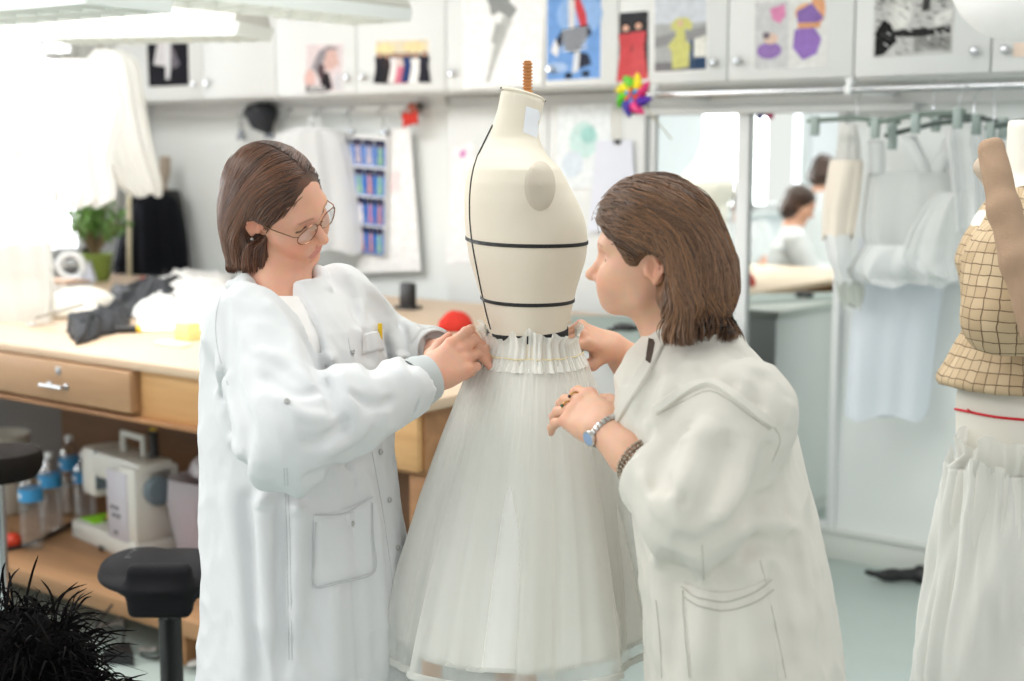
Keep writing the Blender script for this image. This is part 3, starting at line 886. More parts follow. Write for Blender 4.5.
def clear_mat(name, tint=(1, 1, 1), gloss=.06):
    """thin clear film or lens: see-through with a weak mirror sheen"""
    m = bpy.data.materials.new(name); m.use_nodes = True; nt = m.node_tree; nd = nt.nodes; L = nt.links; nd.remove(nd['Principled BSDF'])
    t = nd.new('ShaderNodeBsdfTransparent'); t.inputs['Color'].default_value = (*tint, 1); g = nd.new('ShaderNodeBsdfGlossy'); g.inputs['Roughness'].default_value = .05
    lw = nd.new('ShaderNodeLayerWeight'); lw.inputs['Blend'].default_value = .2; mr = nd.new('ShaderNodeMapRange'); mr.inputs['To Min'].default_value = gloss; mr.inputs['To Max'].default_value = .6
    L.new(lw.outputs['Facing'], mr.inputs['Value']); x = nd.new('ShaderNodeMixShader'); L.new(mr.outputs['Result'], x.inputs['Fac']); L.new(t.outputs[0], x.inputs[1]); L.new(g.outputs[0], x.inputs[2])
    L.new(x.outputs[0], nd['Material Output'].inputs['Surface']); return m
lens_m = clear_mat('spectacle_lens', (.96, .97, .97), .03)
def loft_fn(cen, M, rows, n=2.4):
    """rows: (z, forward offset, left offset, half depth front, half depth back, half width)"""
    rr = np.array(sorted(rows), f4); M = np.array(M, f4); cen = np.array(cen, f4)
    def fn(p):
        q = (p - cen) @ M.T; z = q[:, 2]
        it = lambda i: np.interp(z, rr[:, 0], rr[:, i]).astype(f4)
        x = q[:, 0] - it(1); y = q[:, 1] - it(2)
        bf, bb, a = it(3), it(4), it(5)
        b = np.where(x > 0, bf, bb)
        k = ((np.abs(x) / b) ** n + (np.abs(y) / a) ** n) ** (1 / n)
        d = (k - 1) * np.minimum(a, np.minimum(bf, bb)) * .95
        return np.maximum(d, np.maximum(z - rr[-1, 0], rr[0, 0] - z))
    zc = (rr[0, 0] + rr[-1, 0]) / 2
    c = cen + M[2] * zc; rad = math.hypot((rr[-1, 0] - rr[0, 0]) / 2, float(max(rr[:, 3].max(), rr[:, 5].max())) + .1)
    return fn, c, rad

def nails(V, col, tips, cc=(.72, .40, .34)):
    for nm, (p, v, nr, r) in tips.items():
        c = p + nr * r * .75 - v * .001
        q = V - c; a = q @ v; b = np.linalg.norm(q - a[:, None] * v, axis=1)
        m = np.clip(1.6 - ((a / (r * .95)) ** 2 + (b / (r * .75)) ** 2), 0, 1)[:, None] * .8
        col[:, :3] = col[:, :3] * (1 - m) + np.array(cc) * m
    return col
def redden(V, col, pts, r=.012, k=.35):
    for p in pts:
        m = (np.exp(-(((V - p) ** 2).sum(1)) / r ** 2) * k)[:, None]
        col[:, :3] = col[:, :3] * (1 - m) + col[:, :3] * np.array([1.0, .68, .62]) * m
    return col
# ---------------------------------------------------------------- woman in glasses (left)
G1 = on_z(300, 640, .72); G1 = P(312, 640, 2.5)
c1 = P(308, 640, 2.5); base1 = np.array([c1[0], c1[1], 0.0])
f1 = RTH * math.sin(R(58)) + TH * math.cos(R(58)); l1 = np.cross(UPH, f1); M1 = np.array([f1, l1, UPH])
W1 = thing('person', 'standing woman with a straight brown bob, glasses and white coat, pinching the tulle waistband', 'person', base1)
HS1 = .865
HM1 = frame((.86, -.38, .36), (.03, .83, .55))
eye = P(309, 219, 2.47)
hc1 = eye - HM1[0] * .074 * HS1
nb1 = P(281, 292, 2.52)          # pit of the neck / top of spine
zt = lambda y, d=2.5: float(P(300, y, d)[2])
# ---- skin
S = Field()
add_head(S, hc1, HM1, HS1, 1.0, 1.2)
nk = hc1 - HM1[2] * .045 - HM1[0] * .028
S.cone(nk, nb1 - UPH * .01 - f1 * .005, .044, .050, .015)
S.cone(hc1 - HM1[2] * .070 + HM1[0] * .005, nb1 + f1 * .012 - UPH * .015, .034, .040, .02)
S.cone(nb1 - UPH * .02, nb1 - UPH * .16, .055, .10, .04)
S.cone(nb1 - UPH * .14, base1 + UPH * .92, .09, .09, .03)
Sr, Er, Wr = P(252, 322, 2.38), P(290, 436, 2.22), P(430, 377, 2.375)
Sl, El, Wl = P(338, 300, 2.62), P(394, 362, 2.72), P(440, 352, 2.56)
for (a, e, w) in ((Sr, Er, Wr), (Sl, El, Wl)):
    S.cone(nb1 - UPH * .08, a, .06, .045, .03); S.cone(a, e, .045, .038, .01); S.cone(e, e * .25 + w * .75, .038, .029, .01); S.cone(e * .25 + w * .75, w, .028, .0255, .01)
# near (right) hand: back towards the viewer, index and thumb pinching the band, the others curled
dh = P(470, 349, 2.44) - Wr; dh /= np.linalg.norm(dh)
nh = TH * .95 + UPH * .25 - RTH * .05
t1, k1, Q1 = add_hand(S, Wr, dh, nh, 1 if True else -1,
    {'index': (-6, 34, 22, 3), 'middle': (6, 58, 38, 1), 'ring': (16, 66, 42, -2), 'pinky': (24, 66, 42, -6)},
    [(.80, .45, -.50), (.95, .22, -.05), (.98, .1, .12)], sc=.93)
# far (left) hand behind it
dl = P(470, 340, 2.50) - Wl; dl /= np.linalg.norm(dl)
nl = UPH * .9 + TH * .25 - RTH * .2
t2, k2, Q2 = add_hand(S, Wl, dl, nl, -1,
    {'index': (30, 34, 18, -3), 'middle': (42, 44, 24, 0), 'ring': (52, 52, 28, 2), 'pinky': (58, 54, 28, 5)},
    [(.7, .5, -.5), (.9, .25, -.2), (.95, .05, -.05)], sc=.90)
for s in (-1, 1):
    hp = base1 + l1 * s * .075
    S.chain([hp + UPH * .92, hp + UPH * .50 + f1 * .02, hp + UPH * .10 - f1 * .01], [.075, .060, .042], .03)
    S.chain([hp + UPH * .075 - f1 * .03, hp + UPH * .03 + f1 * .13], [.036, .024], .03)
V, Q = sdf_mesh(S, (np.minimum.reduce([base1, Sr, Er, hc1]) - .32) * [1, 1, 0] + [0, 0, -.01], np.maximum.reduce([hc1, Wr, Wl]) + .25, .0020)
V = relax(V, Q, 1, .4)
col = face_colors(V, hc1, HM1, SK1, srgb(198, 122, 112), HS1, 1.2, brow=srgb(120, 80, 58))
col = nails(V, col, {**t1, **t2}) if True else col
col = redden(V, col, list(k1.values()) + list(k2.values()) + [t[0] for t in t1.values()] + [t[0] for t in t2.values()])
body1 = fast_mesh('body', V, Q, skinm, W1, col)

# ---- hair
H_ = Field(); H = Scaled(H_, HS1)
Wd = lambda x, y, z: hc1 + (HM1[0] * x + HM1[1] * y + HM1[2] * z) * HS1
H.ell(Wd(-.018, 0, .034), (.103, .083, .090), HM1, 0)
dn = -UPH
H.ell(Wd(-.045, 0, -.02), (.074, .090, .075), HM1, .03)
H.ell(Wd(-.040, -.030, -.075), (.058, .060, .060), HM1, .03)
H.ell(Wd(-.040, .030, -.075), (.058, .060, .060), HM1, .03)
for (x, y, z, dz, r) in ((-.030, -.042, -.050, .072, .034), (-.070, -.015, -.045, .072, .036), (-.045, .045, -.050, .072, .034), (-.010, -.050, -.060, .055, .022)):
    H_.cone(Wd(x, y, z), Wd(x, y, z) - UPH * dz, r, r * .86, .035)
H.ell(Wd(.112, .0, -.050), (.108, .125, .112), HM1, .006, 's')
H.ell(Wd(.000, -.086, -.018), (.022, .030, .030), HM1, .006, 's')
zc0 = float(Wd(-.03, -.03, -.13)[2])
bot = P(255, 271, 2.42)
H_.func(lambda p: (p - bot.astype(f4)) @ np.array(-(UPH * .96 + RTH * -.1 + 0 * FW), f4), bot, 3, .01, 'i')
H_.disp.append(lambda p: .0005 * hash_noise(p @ HM1.T.astype(f4) * np.array([1, 1, .18], f4), 110, 5))
def roots1(g, N):
    # most along the parting, the rest scattered over the crown and sides
    a = g.random(N); x = -.11 + .185 * a; y = np.where(g.random(N) < .35, .012, g.uniform(-.085, .085, N)) + g.normal(size=N) * .004; z = np.where(np.abs(y - .012) < .02, .12, g.uniform(-.05, .12, N))
    e = g.random(N) < .32; x = np.where(e, g.uniform(-.11, .012, N), x); y = np.where(e, np.sign(g.random(N) - .6) * g.uniform(.03, .095, N), y); z = np.where(e, g.uniform(-.085, .0, N), z)
    return Wd(0, 0, 0) + (x[:, None] * HM1[0] + y[:, None] * HM1[1] + z[:, None] * HM1[2]) * HS1
def guide1(p):
    q = (p - hc1) @ HM1.T / HS1; x, y, z = q.T
    sgn = np.where(y < .012, -1., 1.)
    top = np.clip((z - .05) / .05, 0, 1)
    lx = -.35 - .35 * np.clip((x + .01) / .06, 0, 1) + .25 * np.clip((-x - .06) / .05, 0, 1); ly = sgn * (.2 + .9 * top); lz = -(1 - .8 * top)
    low = np.clip((-z - .03) / .06, 0, 1)
    v = np.stack([lx * (1 - low), ly * (1 - low) - sgn * .1 * low, lz], 1) @ HM1
    return v * (1 - .6 * low[:, None]) + low[:, None] * np.array(-UPH)
face1 = Field(); Scaled(face1, HS1).ell(Wd(.112, .0, -.050), (.108, .125, .112), HM1, 0); Scaled(face1, HS1).ell(Wd(.000, -.086, -.018), (.022, .030, .030), HM1, 0)
def stop1(p): return (p[:, 2] < bot[2] - .004) | ((face1.eval(p) < .004) & (((p - hc1) @ HM1[2]) > -.03))
hp_ = np.array(hc1)
make_hair('hair', H_, hp_ - .20, hp_ + .20, roots1, guide1, hairA, W1, 5200, 28, .0095, .0011, .0035, stop1, seed=4, free=lambda p: p[:, 2] < bot[2] + .012, inside=lambda p: (face1.eval(p) < .006) & (((p - hc1) @ HM1[2]) > -.03))

# ---- coat
K = Field()
cx = lambda y, x, d=2.5: P(x, y, d)
z0 = c1[2]
rows = []
for (y, x, bf, bb, a) in ((700, 312, .150, .150, .228), (620, 310, .145, .145, .214), (540, 306, .140, .138, .200), (470, 301, .138, .134, .190), (410, 297, .136, .132, .184), (360, 294, .132, .126, .180), (328, 291, .118, .114, .180), (308, 288, .096, .100, .140), (292, 285, .072, .082, .090), (280, 282, .058, .072, .066)):
    p = P(x, y, 2.5) - c1; rows.append((p[2], float(p @ f1), float(p @ l1), bf, bb, a))
low = np.array(rows[0]); rows.append((-z0 + .40, low[1], low[2], .165, .165, .255))
fn, cc, rr = loft_fn(c1, M1, rows)
K.func(fn, cc, rr, 0)
K.cone(nb1 - UPH * .065 - l1 * .05, Sr, .056, .066, .05); K.cone(nb1 - UPH * .065 + l1 * .05, Sl, .056, .066, .05)
sleeve(K, [Sr - UPH * .01, Er, Er * .6 + Wr * .4, Wr], [.072, .076, .064, .047], .84)
sleeve(K, [Sl - UPH * .01, El, Wl], [.068, .072, .047], .88)
for pp, rr2 in (([P(232, 286, 2.54), P(243, 284, 2.47), P(258, 287, 2.42), P(276, 296, 2.39), P(296, 314, 2.372)], [.012, .014, .014, .012, .006]), ([P(300, 266, 2.58), P(318, 274, 2.545), P(328, 288, 2.505)], [.012, .012, .006])): K.chain(pp, rr2, .012)
# open neck
nv = Field()
va, vb = P(283, 262, 2.40), P(344, 334, 2.36)
ax_v = vb - va; 
def vneck(p):
    q = p - va.astype(f4); ln = float(np.linalg.norm(ax_v)); u = ax_v / ln
    t = q @ u.astype(f4); s = np.cross(u, f1); s /= np.linalg.norm(s); w = np.abs(q @ s.astype(f4)); dep = q @ f1.astype(f4)
    half = .052 * np.clip(1 - t / ln, 0, 2)
    return np.maximum((w - half) * .85, -dep - .075)
K.func(vneck, va, .3, .006, 's')
K.cone(nb1 - UPH * .05, nb1 + UPH * .1, .062, .056, .01, 's')
# hanging folds, laid where the cloth is
KV, KQ = sdf_mesh(K, np.minimum.reduce([base1, Er, Sr]) * [1, 1, 0] - [.36, .36, -.38], np.array([Wl[0] + .1, El[1] + .2, nb1[2] + .1]), .010)
pf = surface_fold(K, bvh_of(KV, KQ))
pf([(300, 470), (298, 540), (296, 640)], 0.0170, 0.0136); pf([(258, 450), (262, 540), (268, 660)], 0.0170, 0.0187)
pf([(330, 580), (336, 690)], 0.0153, 0.0170); pf([(370, 480), (380, 600), (382, 690)], 0.0153, 0.0136)
pf([(228, 480), (240, 580), (246, 690)], 0.0170, 0.0170); pf([(280, 500), (282, 690)], -0.0136, 0.0102)
pf([(352, 500), (362, 690)], -0.0136, 0.0119); pf([(244, 400), (250, 500), (258, 690)], -0.0136, 0.0136)
# pulls at the elbow and under the arm
pf([(272, 395), (300, 415), (330, 420)], 0.0170, 0.0093); pf([(262, 375), (292, 392), (322, 392)], -0.0153, 0.0085)
pf([(255, 350), (285, 362), (310, 385)], 0.0153, 0.0102); pf([(300, 440), (322, 440), (352, 418)], -0.0170, 0.0085)
pf([(320, 455), (350, 440), (372, 412)], 0.0153, 0.0093); pf([(345, 392), (372, 405), (395, 400)], -0.0136, 0.0076)
pf([(232, 330), (236, 390), (252, 440)], -0.0153, 0.0119); pf([(218, 350), (226, 420), (250, 462)], 0.0136, 0.0127)
pf([(222, 300), (226, 340), (222, 420)], -0.0119, 0.0102)
pf([(262, 300), (290, 330), (300, 380)], 0.0119, 0.0136); pf([(300, 330), (325, 370), (335, 420)], -0.0119, 0.0119)
pf([(322, 340), (350, 400), (360, 440)], 0.0136, 0.0119); pf([(300, 480), (330, 470), (372, 455)], -0.0136, 0.0110)
# far sleeve
pf([(352, 300), (368, 340), (372, 380)], -0.0170, 0.0119); pf([(362, 282), (392, 318), (402, 370)], 0.0187, 0.0119)
pf([(384, 300), (404, 335), (410, 370)], -0.0153, 0.0093); pf([(398, 310), (420, 340), (424, 372)], 0.0153, 0.0093)
pf([(414, 318), (432, 345)], -0.0119, 0.0076); pf([(345, 270), (360, 300), (362, 345)], 0.0102, 0.0102)
K.disp.append(lambda p: CRUMPLE(p, 3))
KV, KQ = sdf_mesh(K, np.minimum.reduce([base1, Er, Sr]) * [1, 1, 0] - [.36, .36, -.38], np.array([Wl[0] + .1, El[1] + .2, nb1[2] + .1]), .0042)
KV = relax(KV, KQ, 1, .5)
coat1 = fast_mesh('coat', KV, KQ, coatA, W1)
bv1 = bvh_of(KV, KQ)
# T-shirt under the opening
T_ = Field(); fn, cc, rr = loft_fn(c1, M1, [(r[0], r[1], r[2], r[3] - .013, r[4] - .02, r[5] - .03) for r in rows[:-1]])
T_.func(fn, cc, rr, 0); T_.ell(nb1 + f1 * .025 + UPH * .03, (.058, .060, .05), M1, .008, 's'); T_.func(lambda p: f4(zt(430)) - p[:, 2], P(300, 430, 2.5), 3, .0, 'i')
T_.func(lambda p: p[:, 2] - f4(nb1[2] + .0), nb1, 3, .0, 'i')
tv, tq = sdf_mesh(T_, c1 - [.3, .3, -.1], c1 + [.3, .3, .75], .005); fast_mesh('tshirt', relax(tv, tq, 1), tq, tee, W1)
# collar edges, placket, pocket, seams
b = MB()
for pts in ([(348, 338), (351, 356)], [(372, 452), (384, 520), (394, 600), (398, 676)]): seam_line(b, bv1, pts)
for pts in ([(222, 292), (216, 318), (218, 350), (228, 385)], [(287, 468), (290, 540), (292, 660)], [(284, 468), (287, 540), (289, 660)]): seam_line(b, bv1, pts)
b.build('stitching', stitch, W1)
b = MB(); patch(b, bv1, [(313, 515), (371, 497), (374, 572), (313, 588)], 14, 14, .0045, (0, 4)); o = b.build('pocket', coatA, W1)
s = MB()
for pts in ([(313, 515), (340, 514), (371, 497)], [(314, 522), (313, 555), (314, 586), (343, 582), (373, 571), (372, 535), (371, 503)]): seam_line(s, bv1, pts, .0012, .005)
s.build('stitching', stitch, o)
b = MB(); patch(b, bv1, [(342, 512), (354, 508), (355, 528), (344, 531)], 4, 5, .0075); f_ = b.build('flap', coatA, o)
b = MB(); patch(b, bv1, [(362, 334), (384, 329), (384, 350), (362, 355)], 8, 10, .004); b.build('breast_pocket', coatA, W1)
def snap(px, py, r=.0048, lift=.004, par=W1):
    p, n = cast(bv1, px, py)
    if p is None: return
    if n @ (CAM - p) < 0: n = -n
    MB().lathe(p + n * (lift - .003), [(r, 0), (r, .002), (r * .75, .0035), (r * .6, .0028), (.0004, .003)], 14, ax=n).build('snap_button', snapm, par)
for q in ((352, 352), (380, 452), (389, 500), (397, 548), (287, 402)): snap(*q)
snap(349, 523, lift=.0095)
p, n = cast(bv1, 377, 331); n = n if n @ (CAM - p) > 0 else -n
MB().tube([p + n * .006 + UPH * .012, p + n * .006 - UPH * .03], .0042, 8).build('pen', mat('yellow_plastic', (245, 205, 40), .4), W1)
# cuffs
def cuff(name, E, W_, r0, r1, a, b_, m, par):
    ax = W_ - E; ax /= np.linalg.norm(ax); mb = MB()
    p0 = E + (W_ - E) * a; Lc = np.linalg.norm(W_ - E) * (b_ - a)
    mb.lathe(p0, [(r0 * .9, .002), (r0, 0), (r0 * 1.01, Lc * .5), (r1, Lc), (r1 * .93, Lc), (r0 * .9, Lc * .6)], 28, ax=ax, caps=False)
    mb.build(name, m, par)
cuff('cuff', Er, Wr, .043, .039, .86, 1.00, mat('grey_lining', (196, 201, 202), .85), W1)
cuff('cuff', El, Wl, .046, .042, .82, .95, coatA, W1)
# glasses, earring
b = MB()
gm = mat('wire_frame', (150, 112, 90), .25, metal=1); rim = []
for s in (-1, 1):
    cg = Wd(.099, s * .033, -.006)
    pts = [cg + HM1[1] * (.0245 * math.cos(t) * (1 if math.cos(t) * s < 0 else 1.04)) + HM1[2] * (.0165 * math.sin(t)) - HM1[0] * (.006 * (math.cos(t) * s > 0) * math.cos(t) ** 2) for t in np.linspace(0, 2 * PI, 28, endpoint=False)]
    b.tube(pts, .0010, 6, closed=True); rim.append(pts)
b.tube([Wd(.100, -.0105, .001), Wd(.104, 0, .004), Wd(.100, .0105, .001)], .0010, 6)
b.tube([Wd(.100, -.009, -.008), Wd(.096, -.010, -.014)], .0007, 5); b.tube([Wd(.100, .009, -.008), Wd(.096, .010, -.014)], .0007, 5)
for s in (-1, 1): b.tube([Wd(.093, s * .058, -.001), Wd(.086, s * .066, .001), Wd(.04, s * .074, .002), Wd(-.002, s * .078, .008), Wd(-.016, s * .080, .000)], .0011, 6)
gl = b.build('glasses', gm, W1)
for pts in rim:
    MB().poly(pts).build('lens', lens_m, gl, smooth=False)
MB().ball(Wd(-.006, -.082, -.040), .0036, n=8).build('earring', snapm, W1)
# trousers and shoes below the coat
T_ = Field()
for s in (-1, 1):
    hp = base1 + l1 * s * .09; T_.chain([hp + UPH * .85, hp + UPH * .5 + f1 * .02, hp + UPH * .09 - f1 * .01], [.088, .076, .064], .02)
tv, tq = sdf_mesh(T_, base1 - [.35, .35, -.05], base1 + [.35, .35, 1.0], .008); fast_mesh('trousers', tv, tq, trouser, W1)
for s in (-1, 1):
    hp = base1 + l1 * s * .09; T_ = Field(); T_.chain([hp + UPH * .045 - f1 * .045, hp + UPH * .04 + f1 * .06, hp + UPH * .03 + f1 * .15], [.045, .042, .032], .03); T_.func(lambda p: -p[:, 2], hp, 3, .004, 'i')
    tv, tq = sdf_mesh(T_, hp - [.25, .25, .02], hp + [.25, .25, .15], .006); fast_mesh('shoe', tv, tq, shoem, W1)
# ---------------------------------------------------------------- dress form
D0 = 2.55
fc = P(528, 300, D0); base2 = np.array([fc[0], fc[1], 0.0])
g1 = RTH * math.cos(R(12)) - TH * math.sin(R(12)); gl_ = np.cross(UPH, g1); GM = np.array([g1, gl_, UPH])
FORM = thing('dress_form', 'cream linen dress form with black tape lines and a wooden screw on its neck', 'dress form', base2)
linen = mat('cream_linen', (230, 221, 204), .85, bump=.06, bscale=420, var=.02, scale=10)
tape = mat('black_tape', (20, 20, 22), .6)
rows = []
for (y, xl, xr, a) in ((440, 484, 582, .120), (410, 482, 584, .125), (380, 484, 578, .120), (355, 487, 571, .108), (335, 489, 567, .098), (325, 488, 566, .098), (300, 482, 573, .106), (278, 475, 578, .116), (258, 469, 581, .124), (238, 466, 581, .132), (220, 465, 579, .140), (200, 465, 573, .150), (182, 467, 565, .154), (168, 471, 557, .146), (157, 477, 547, .112), (148, 483, 542, .080), (138, 489, 539, .058), (128, 492, 538, .053), (108, 498, 543, .050), (86, 502, 548, .050)):
    p = P((xl + xr) / 2, y, D0) - base2; hw = (xr - xl) / 2 / F * D0
    rows.append((p[2], float(p @ g1), float(p @ gl_), hw * .985, hw * .985, a))
B_ = Field()
fn, cc, rr = loft_fn(base2, GM, rows, 2.1); B_.func(fn, cc, rr, 0)
# bust, shoulder blades
B_.ell(P(543, 238, D0) + gl_ * -.066, (.050, .054, .060), GM, .05); B_.ell(P(543, 238, D0) + gl_ * .066, (.050, .054, .060), GM, .05)
# slanting neck top
tn = P(523, 95, D0); nn = UPH * .95 + g1 * .28 ; nn /= np.linalg.norm(nn)
B_.func(lambda p: (p - tn.astype(f4)) @ nn.astype(f4), tn, .5, .004, 'i')
# flat oval armhole plates
for s in (-1, 1):
    pc = P(541, 186, D0); pl = base2 + g1 * float((pc - base2) @ g1) + UPH * pc[2] + gl_ * s * .136
    nv = gl_ * s * .93 + g1 * .10 + UPH * .30; nv /= np.linalg.norm(nv)
    B_.func(lambda p, pl=pl, nv=nv: np.maximum(-((p - pl.astype(f4)) @ nv.astype(f4)), np.linalg.norm(p - pl.astype(f4), axis=1) - .16), pl, .17, .006, 's')
    if s == -1: plate = (pl, nv)
lo = base2 + np.array([-.35, -.35, P(528, 440, D0)[2] + .0]); hi = base2 + np.array([.35, .35, 1.78])
FV, FQ = sdf_mesh(B_, lo, hi, .0042); FV = relax(FV, FQ, 2, .5)
fast_mesh('torso', FV, FQ, linen, FORM); bvf = bvh_of(FV, FQ)
pl, nv = plate
# armhole plate insert: project an oval onto the flat
u_ = np.cross(nv, UPH); u_ /= np.linalg.norm(u_); w_ = np.cross(u_, nv); w_ *= np.sign(w_[2])
b = MB(); rws = []
for k in range(7):
    rws.append([])
    for t in np.linspace(0, 2 * PI, 40, endpoint=False):
        p, n = cast(bvf, 540 + 15.5 * k / 6 * math.cos(t), 186 + 25 * k / 6 * math.sin(t))
        rws[-1].append(p + n * (.0028 if k < 6 else .0002))
b.grid(rws, wrap=True); b.build('armhole_plate', mat('plate_linen', (206, 196, 180), .8, bump=.05, bscale=300), FORM)
# neck cap, screw, label
b = MB(); e1 = np.cross(nn, gl_); e1 /= np.linalg.norm(e1)
ringc = lambda r, rz, h: [tn + e1 * r * math.cos(t) + gl_ * rz * math.sin(t) + nn * h for t in np.linspace(0, 2 * PI, 36, endpoint=False)]
b.grid([ringc(.040, .048, -.002), ringc(.041, .049, .002), ringc(.036, .044, .004), ringc(.001, .001, .004)], wrap=True); b.build('neck_cap', linen, FORM)
b = MB(); b.tube([q + nn * .001 for q in ringc(.0415, .0495, 0)][:20], .0014, 5); b.build('neck_tape', tape, FORM)
b = MB(); p0 = P(527.5, 92, D0); prof = [(.0085, -.02)]
for i in range(9): prof += [(.0092, i * .006 + .001), (.0092, i * .006 + .0025), (.0066, i * .006 + .004), (.0066, i * .006 + .0055)]
prof += [(.0078, .054), (.003, .056)]
b.lathe(p0, prof, 20); b.build('screw', wood('screw_wood', (172, 112, 62), (208, 148, 92), 4, 'Z'), FORM)
b = MB(); patch(b, bvf, [(526, 106), (541, 111), (537, 138), (523, 132)], 6, 6, .0015); b.build('paper_label', mat('label_paper', (236, 239, 246), .8), FORM)
b = MB(); seam_line(b, bvf, [(493, 125), (483, 143), (473.5, 170), (470, 200), (471.5, 235), (478.5, 275), (486, 310), (491, 329)], .0017, .0005, 8); b.build('back_tape', tape, FORM)
def ring_tape(mb, zf, w):
    pts = []; tc = base2 + g1 * .0
    for t in np.linspace(0, 2 * PI, 90, endpoint=False):
        dv = g1 * math.cos(t) + gl_ * math.sin(t); z = zf(t); o = base2 + g1 * float((P(528, 300, D0) - base2) @ g1) + UPH * z
        h = bvf.ray_cast(Vector(o + dv * .6), Vector(-dv))
        if h[0] is not None: pts.append((np.array(h[0]), np.array(h[1])))
    rowsr = [[p + n * .0003 + UPH * w / 2 * s2 + n * .0012 * (abs(s2) < 1) for s2 in (-1, -.8, .8, 1)] for p, n in pts]; rowsr.append(rowsr[0]); mb.grid(rowsr)
b = MB(); ring_tape(b, lambda t: P(528, 239, D0)[2] + .004 * math.sin(t), .0065); b.build('bust_tape', tape, FORM)
b = MB(); ring_tape(b, lambda t: P(528, 298, D0)[2] + .002 * math.sin(t), .0065); b.build('waist_tape', tape, FORM)
b = MB(); zz = P(528, 331, D0)[2]
ring_tape(b, lambda t: zz - .004 + .006 * math.cos(t), .018); b.build('lace_band', mat('black_lace', (38, 38, 40), .8, var=.6, scale=260), FORM)
# stand
b = MB(); b.lathe(base2, [(.155, 0), (.16, .012), (.15, .028), (.05, .042), (.03, .07)], 36); b.build('base', black, FORM)
b = MB(); b.tube([base2 + UPH * .05, base2 + UPH * 1.05], .018, 18); b.build('pole', wood('pole_wood', (150, 100, 60), (186, 136, 90), 3, 'Z'), FORM)

# ---------------------------------------------------------------- tulle skirt
SK = thing('tulle_skirt', 'white tulle skirt with a wired hem pinned on the dress form', 'skirt', base2 + UPH * .66)
tul = sheer('tulle_outer', (255, 254, 249), .30, .10); tul2 = sheer('tulle_inner', (255, 254, 249), .93, .05); tul3 = sheer('petticoat', (255, 254, 249), 1.0, .0)
zw, zh = P(530, 345, D0)[2], P(516, 640, D0)[2]
axt = P(530, 345, D0); axb = P(516, 640, D0)
profx = np.array([0, .06, .15, .30, .5, .7, .87, 1.0]); profr = np.array([.087, .103, .122, .150, .183, .210, .229, .240])
def skirt_layer(r_sc, amp, seed, top, bot, nt=64, na=420, hemwave=.012, deep=None):
    g = np.random.default_rng(seed); K_ = [(5, g.uniform(0, 6.28), .55), (9, g.uniform(0, 6.28), .8), (14, g.uniform(0, 6.28), .35), (23, g.uniform(0, 6.28), .16), (37, g.uniform(0, 6.28), .10)]
    th = np.linspace(0, 2 * PI, na, endpoint=False)
    base = sum(a * np.cos(n * th + ph + .5 * np.sin(2 * th + ph)) for n, ph, a in K_)
    base = np.sign(base) * np.abs(base / 1.3) ** .75
    fine = np.cos(61 * th + 2 * np.sin(3 * th)) * .25 + np.cos(97 * th + 1.3) * .15
    rowsk = []
    for t in np.linspace(top, bot, nt):
        r = np.interp(t, profx, profr) * r_sc
        A = amp * (.06 + .94 * np.clip(t, 0, 1.1) ** 1.15)
        rr_ = r * (1 + A * base) + .0022 * fine * np.clip(1.0 - t * 2.2, .0, 1)
        c = axt + (axb - axt) * t
        z = c[2] + hemwave * base * max(t, 0) ** 2; lf = float(np.interp(t, [0, .3, 1], [1.22, 1.12, 1.0]))
        rowsk.append(np.stack([c[0] + rr_ * (np.cos(th) * g1[0] + lf * np.sin(th) * gl_[0]), c[1] + rr_ * (np.cos(th) * g1[1] + lf * np.sin(th) * gl_[1]), z], 1))
    return rowsk
def wrap_mesh(name, rowsk, m, par):
    n = len(rowsk[0]); V = np.concatenate(rowsk); i = np.arange(len(rowsk) - 1)[:, None] * n; j = np.arange(n)[None, :]; j2 = (j + 1) % n
    Q = np.stack([i + j, i + j2, i + n + j2, i + n + j], -1).reshape(-1, 4)
    return fast_mesh(name, V, Q, m, par)
L1 = skirt_layer(1.0, .125, 11, 0.02, 1.0)
outer = wrap_mesh('outer_layer', L1, tul, SK)
b = MB(); b.tube([p for p in L1[-1]], .0065, 8, closed=True, flat=.6); 
b.build('wired_hem', sheer('hem_braid', (246, 246, 242), .80, .4), outer)
L2 = skirt_layer(.93, .09, 23, 0.02, .955, hemwave=.010); o2 = wrap_mesh('middle_layer', L2, tul2, SK)
b = MB(); b.tube([p for p in L2[-1]], .0045, 6, closed=True, flat=.6); b.build('wired_hem', _mats['hem_braid'], o2)
L3 = skirt_layer(.86, .06, 37, 0.02, .86, hemwave=.02); wrap_mesh('petticoat', L3, tul3, SK)
# gathered band and loose ruffle at the waist
g = np.random.default_rng(5); th = np.linspace(0, 2 * PI, 360, endpoint=False)
rb = []
for (t, r, a) in ((.06, .103, .004), (.02, .090, .004), (-.02, .084, .003), (-.04, .086, .004), (-.055, .091, .006)):
    w = a * (np.cos(31 * th + 4 * np.sin(2 * th + 1) + 2 * np.sin(5 * th)) * (.6 + .4 * np.sin(3 * th)) + .6 * np.cos(53 * th + 3 * np.sin(4 * th))); c = axt + (axb - axt) * t
    rag = (.008 * np.cos(4 * th + 1) + .005 * np.cos(11 * th + 2 * np.sin(3 * th)) + .003 * np.cos(23 * th)) * (t < -.03)
    rb.append(np.stack([c[0] + (r + w) * (np.cos(th) * g1[0] + 1.22 * np.sin(th) * gl_[0]), c[1] + (r + w) * (np.cos(th) * g1[1] + 1.22 * np.sin(th) * gl_[1]), c[2] + rag], 1))
wrap_mesh('waistband', rb, sheer('waist_tulle', (255, 254, 249), .70, .1), SK)
wrap_mesh('waist_facing', [q * 1 - (q - np.array([axt[0], axt[1], 0])) * [.03, .03, 0] for q in rb[:4]], sheer('waist_tulle_b', (255, 254, 249), .95, .05), SK)
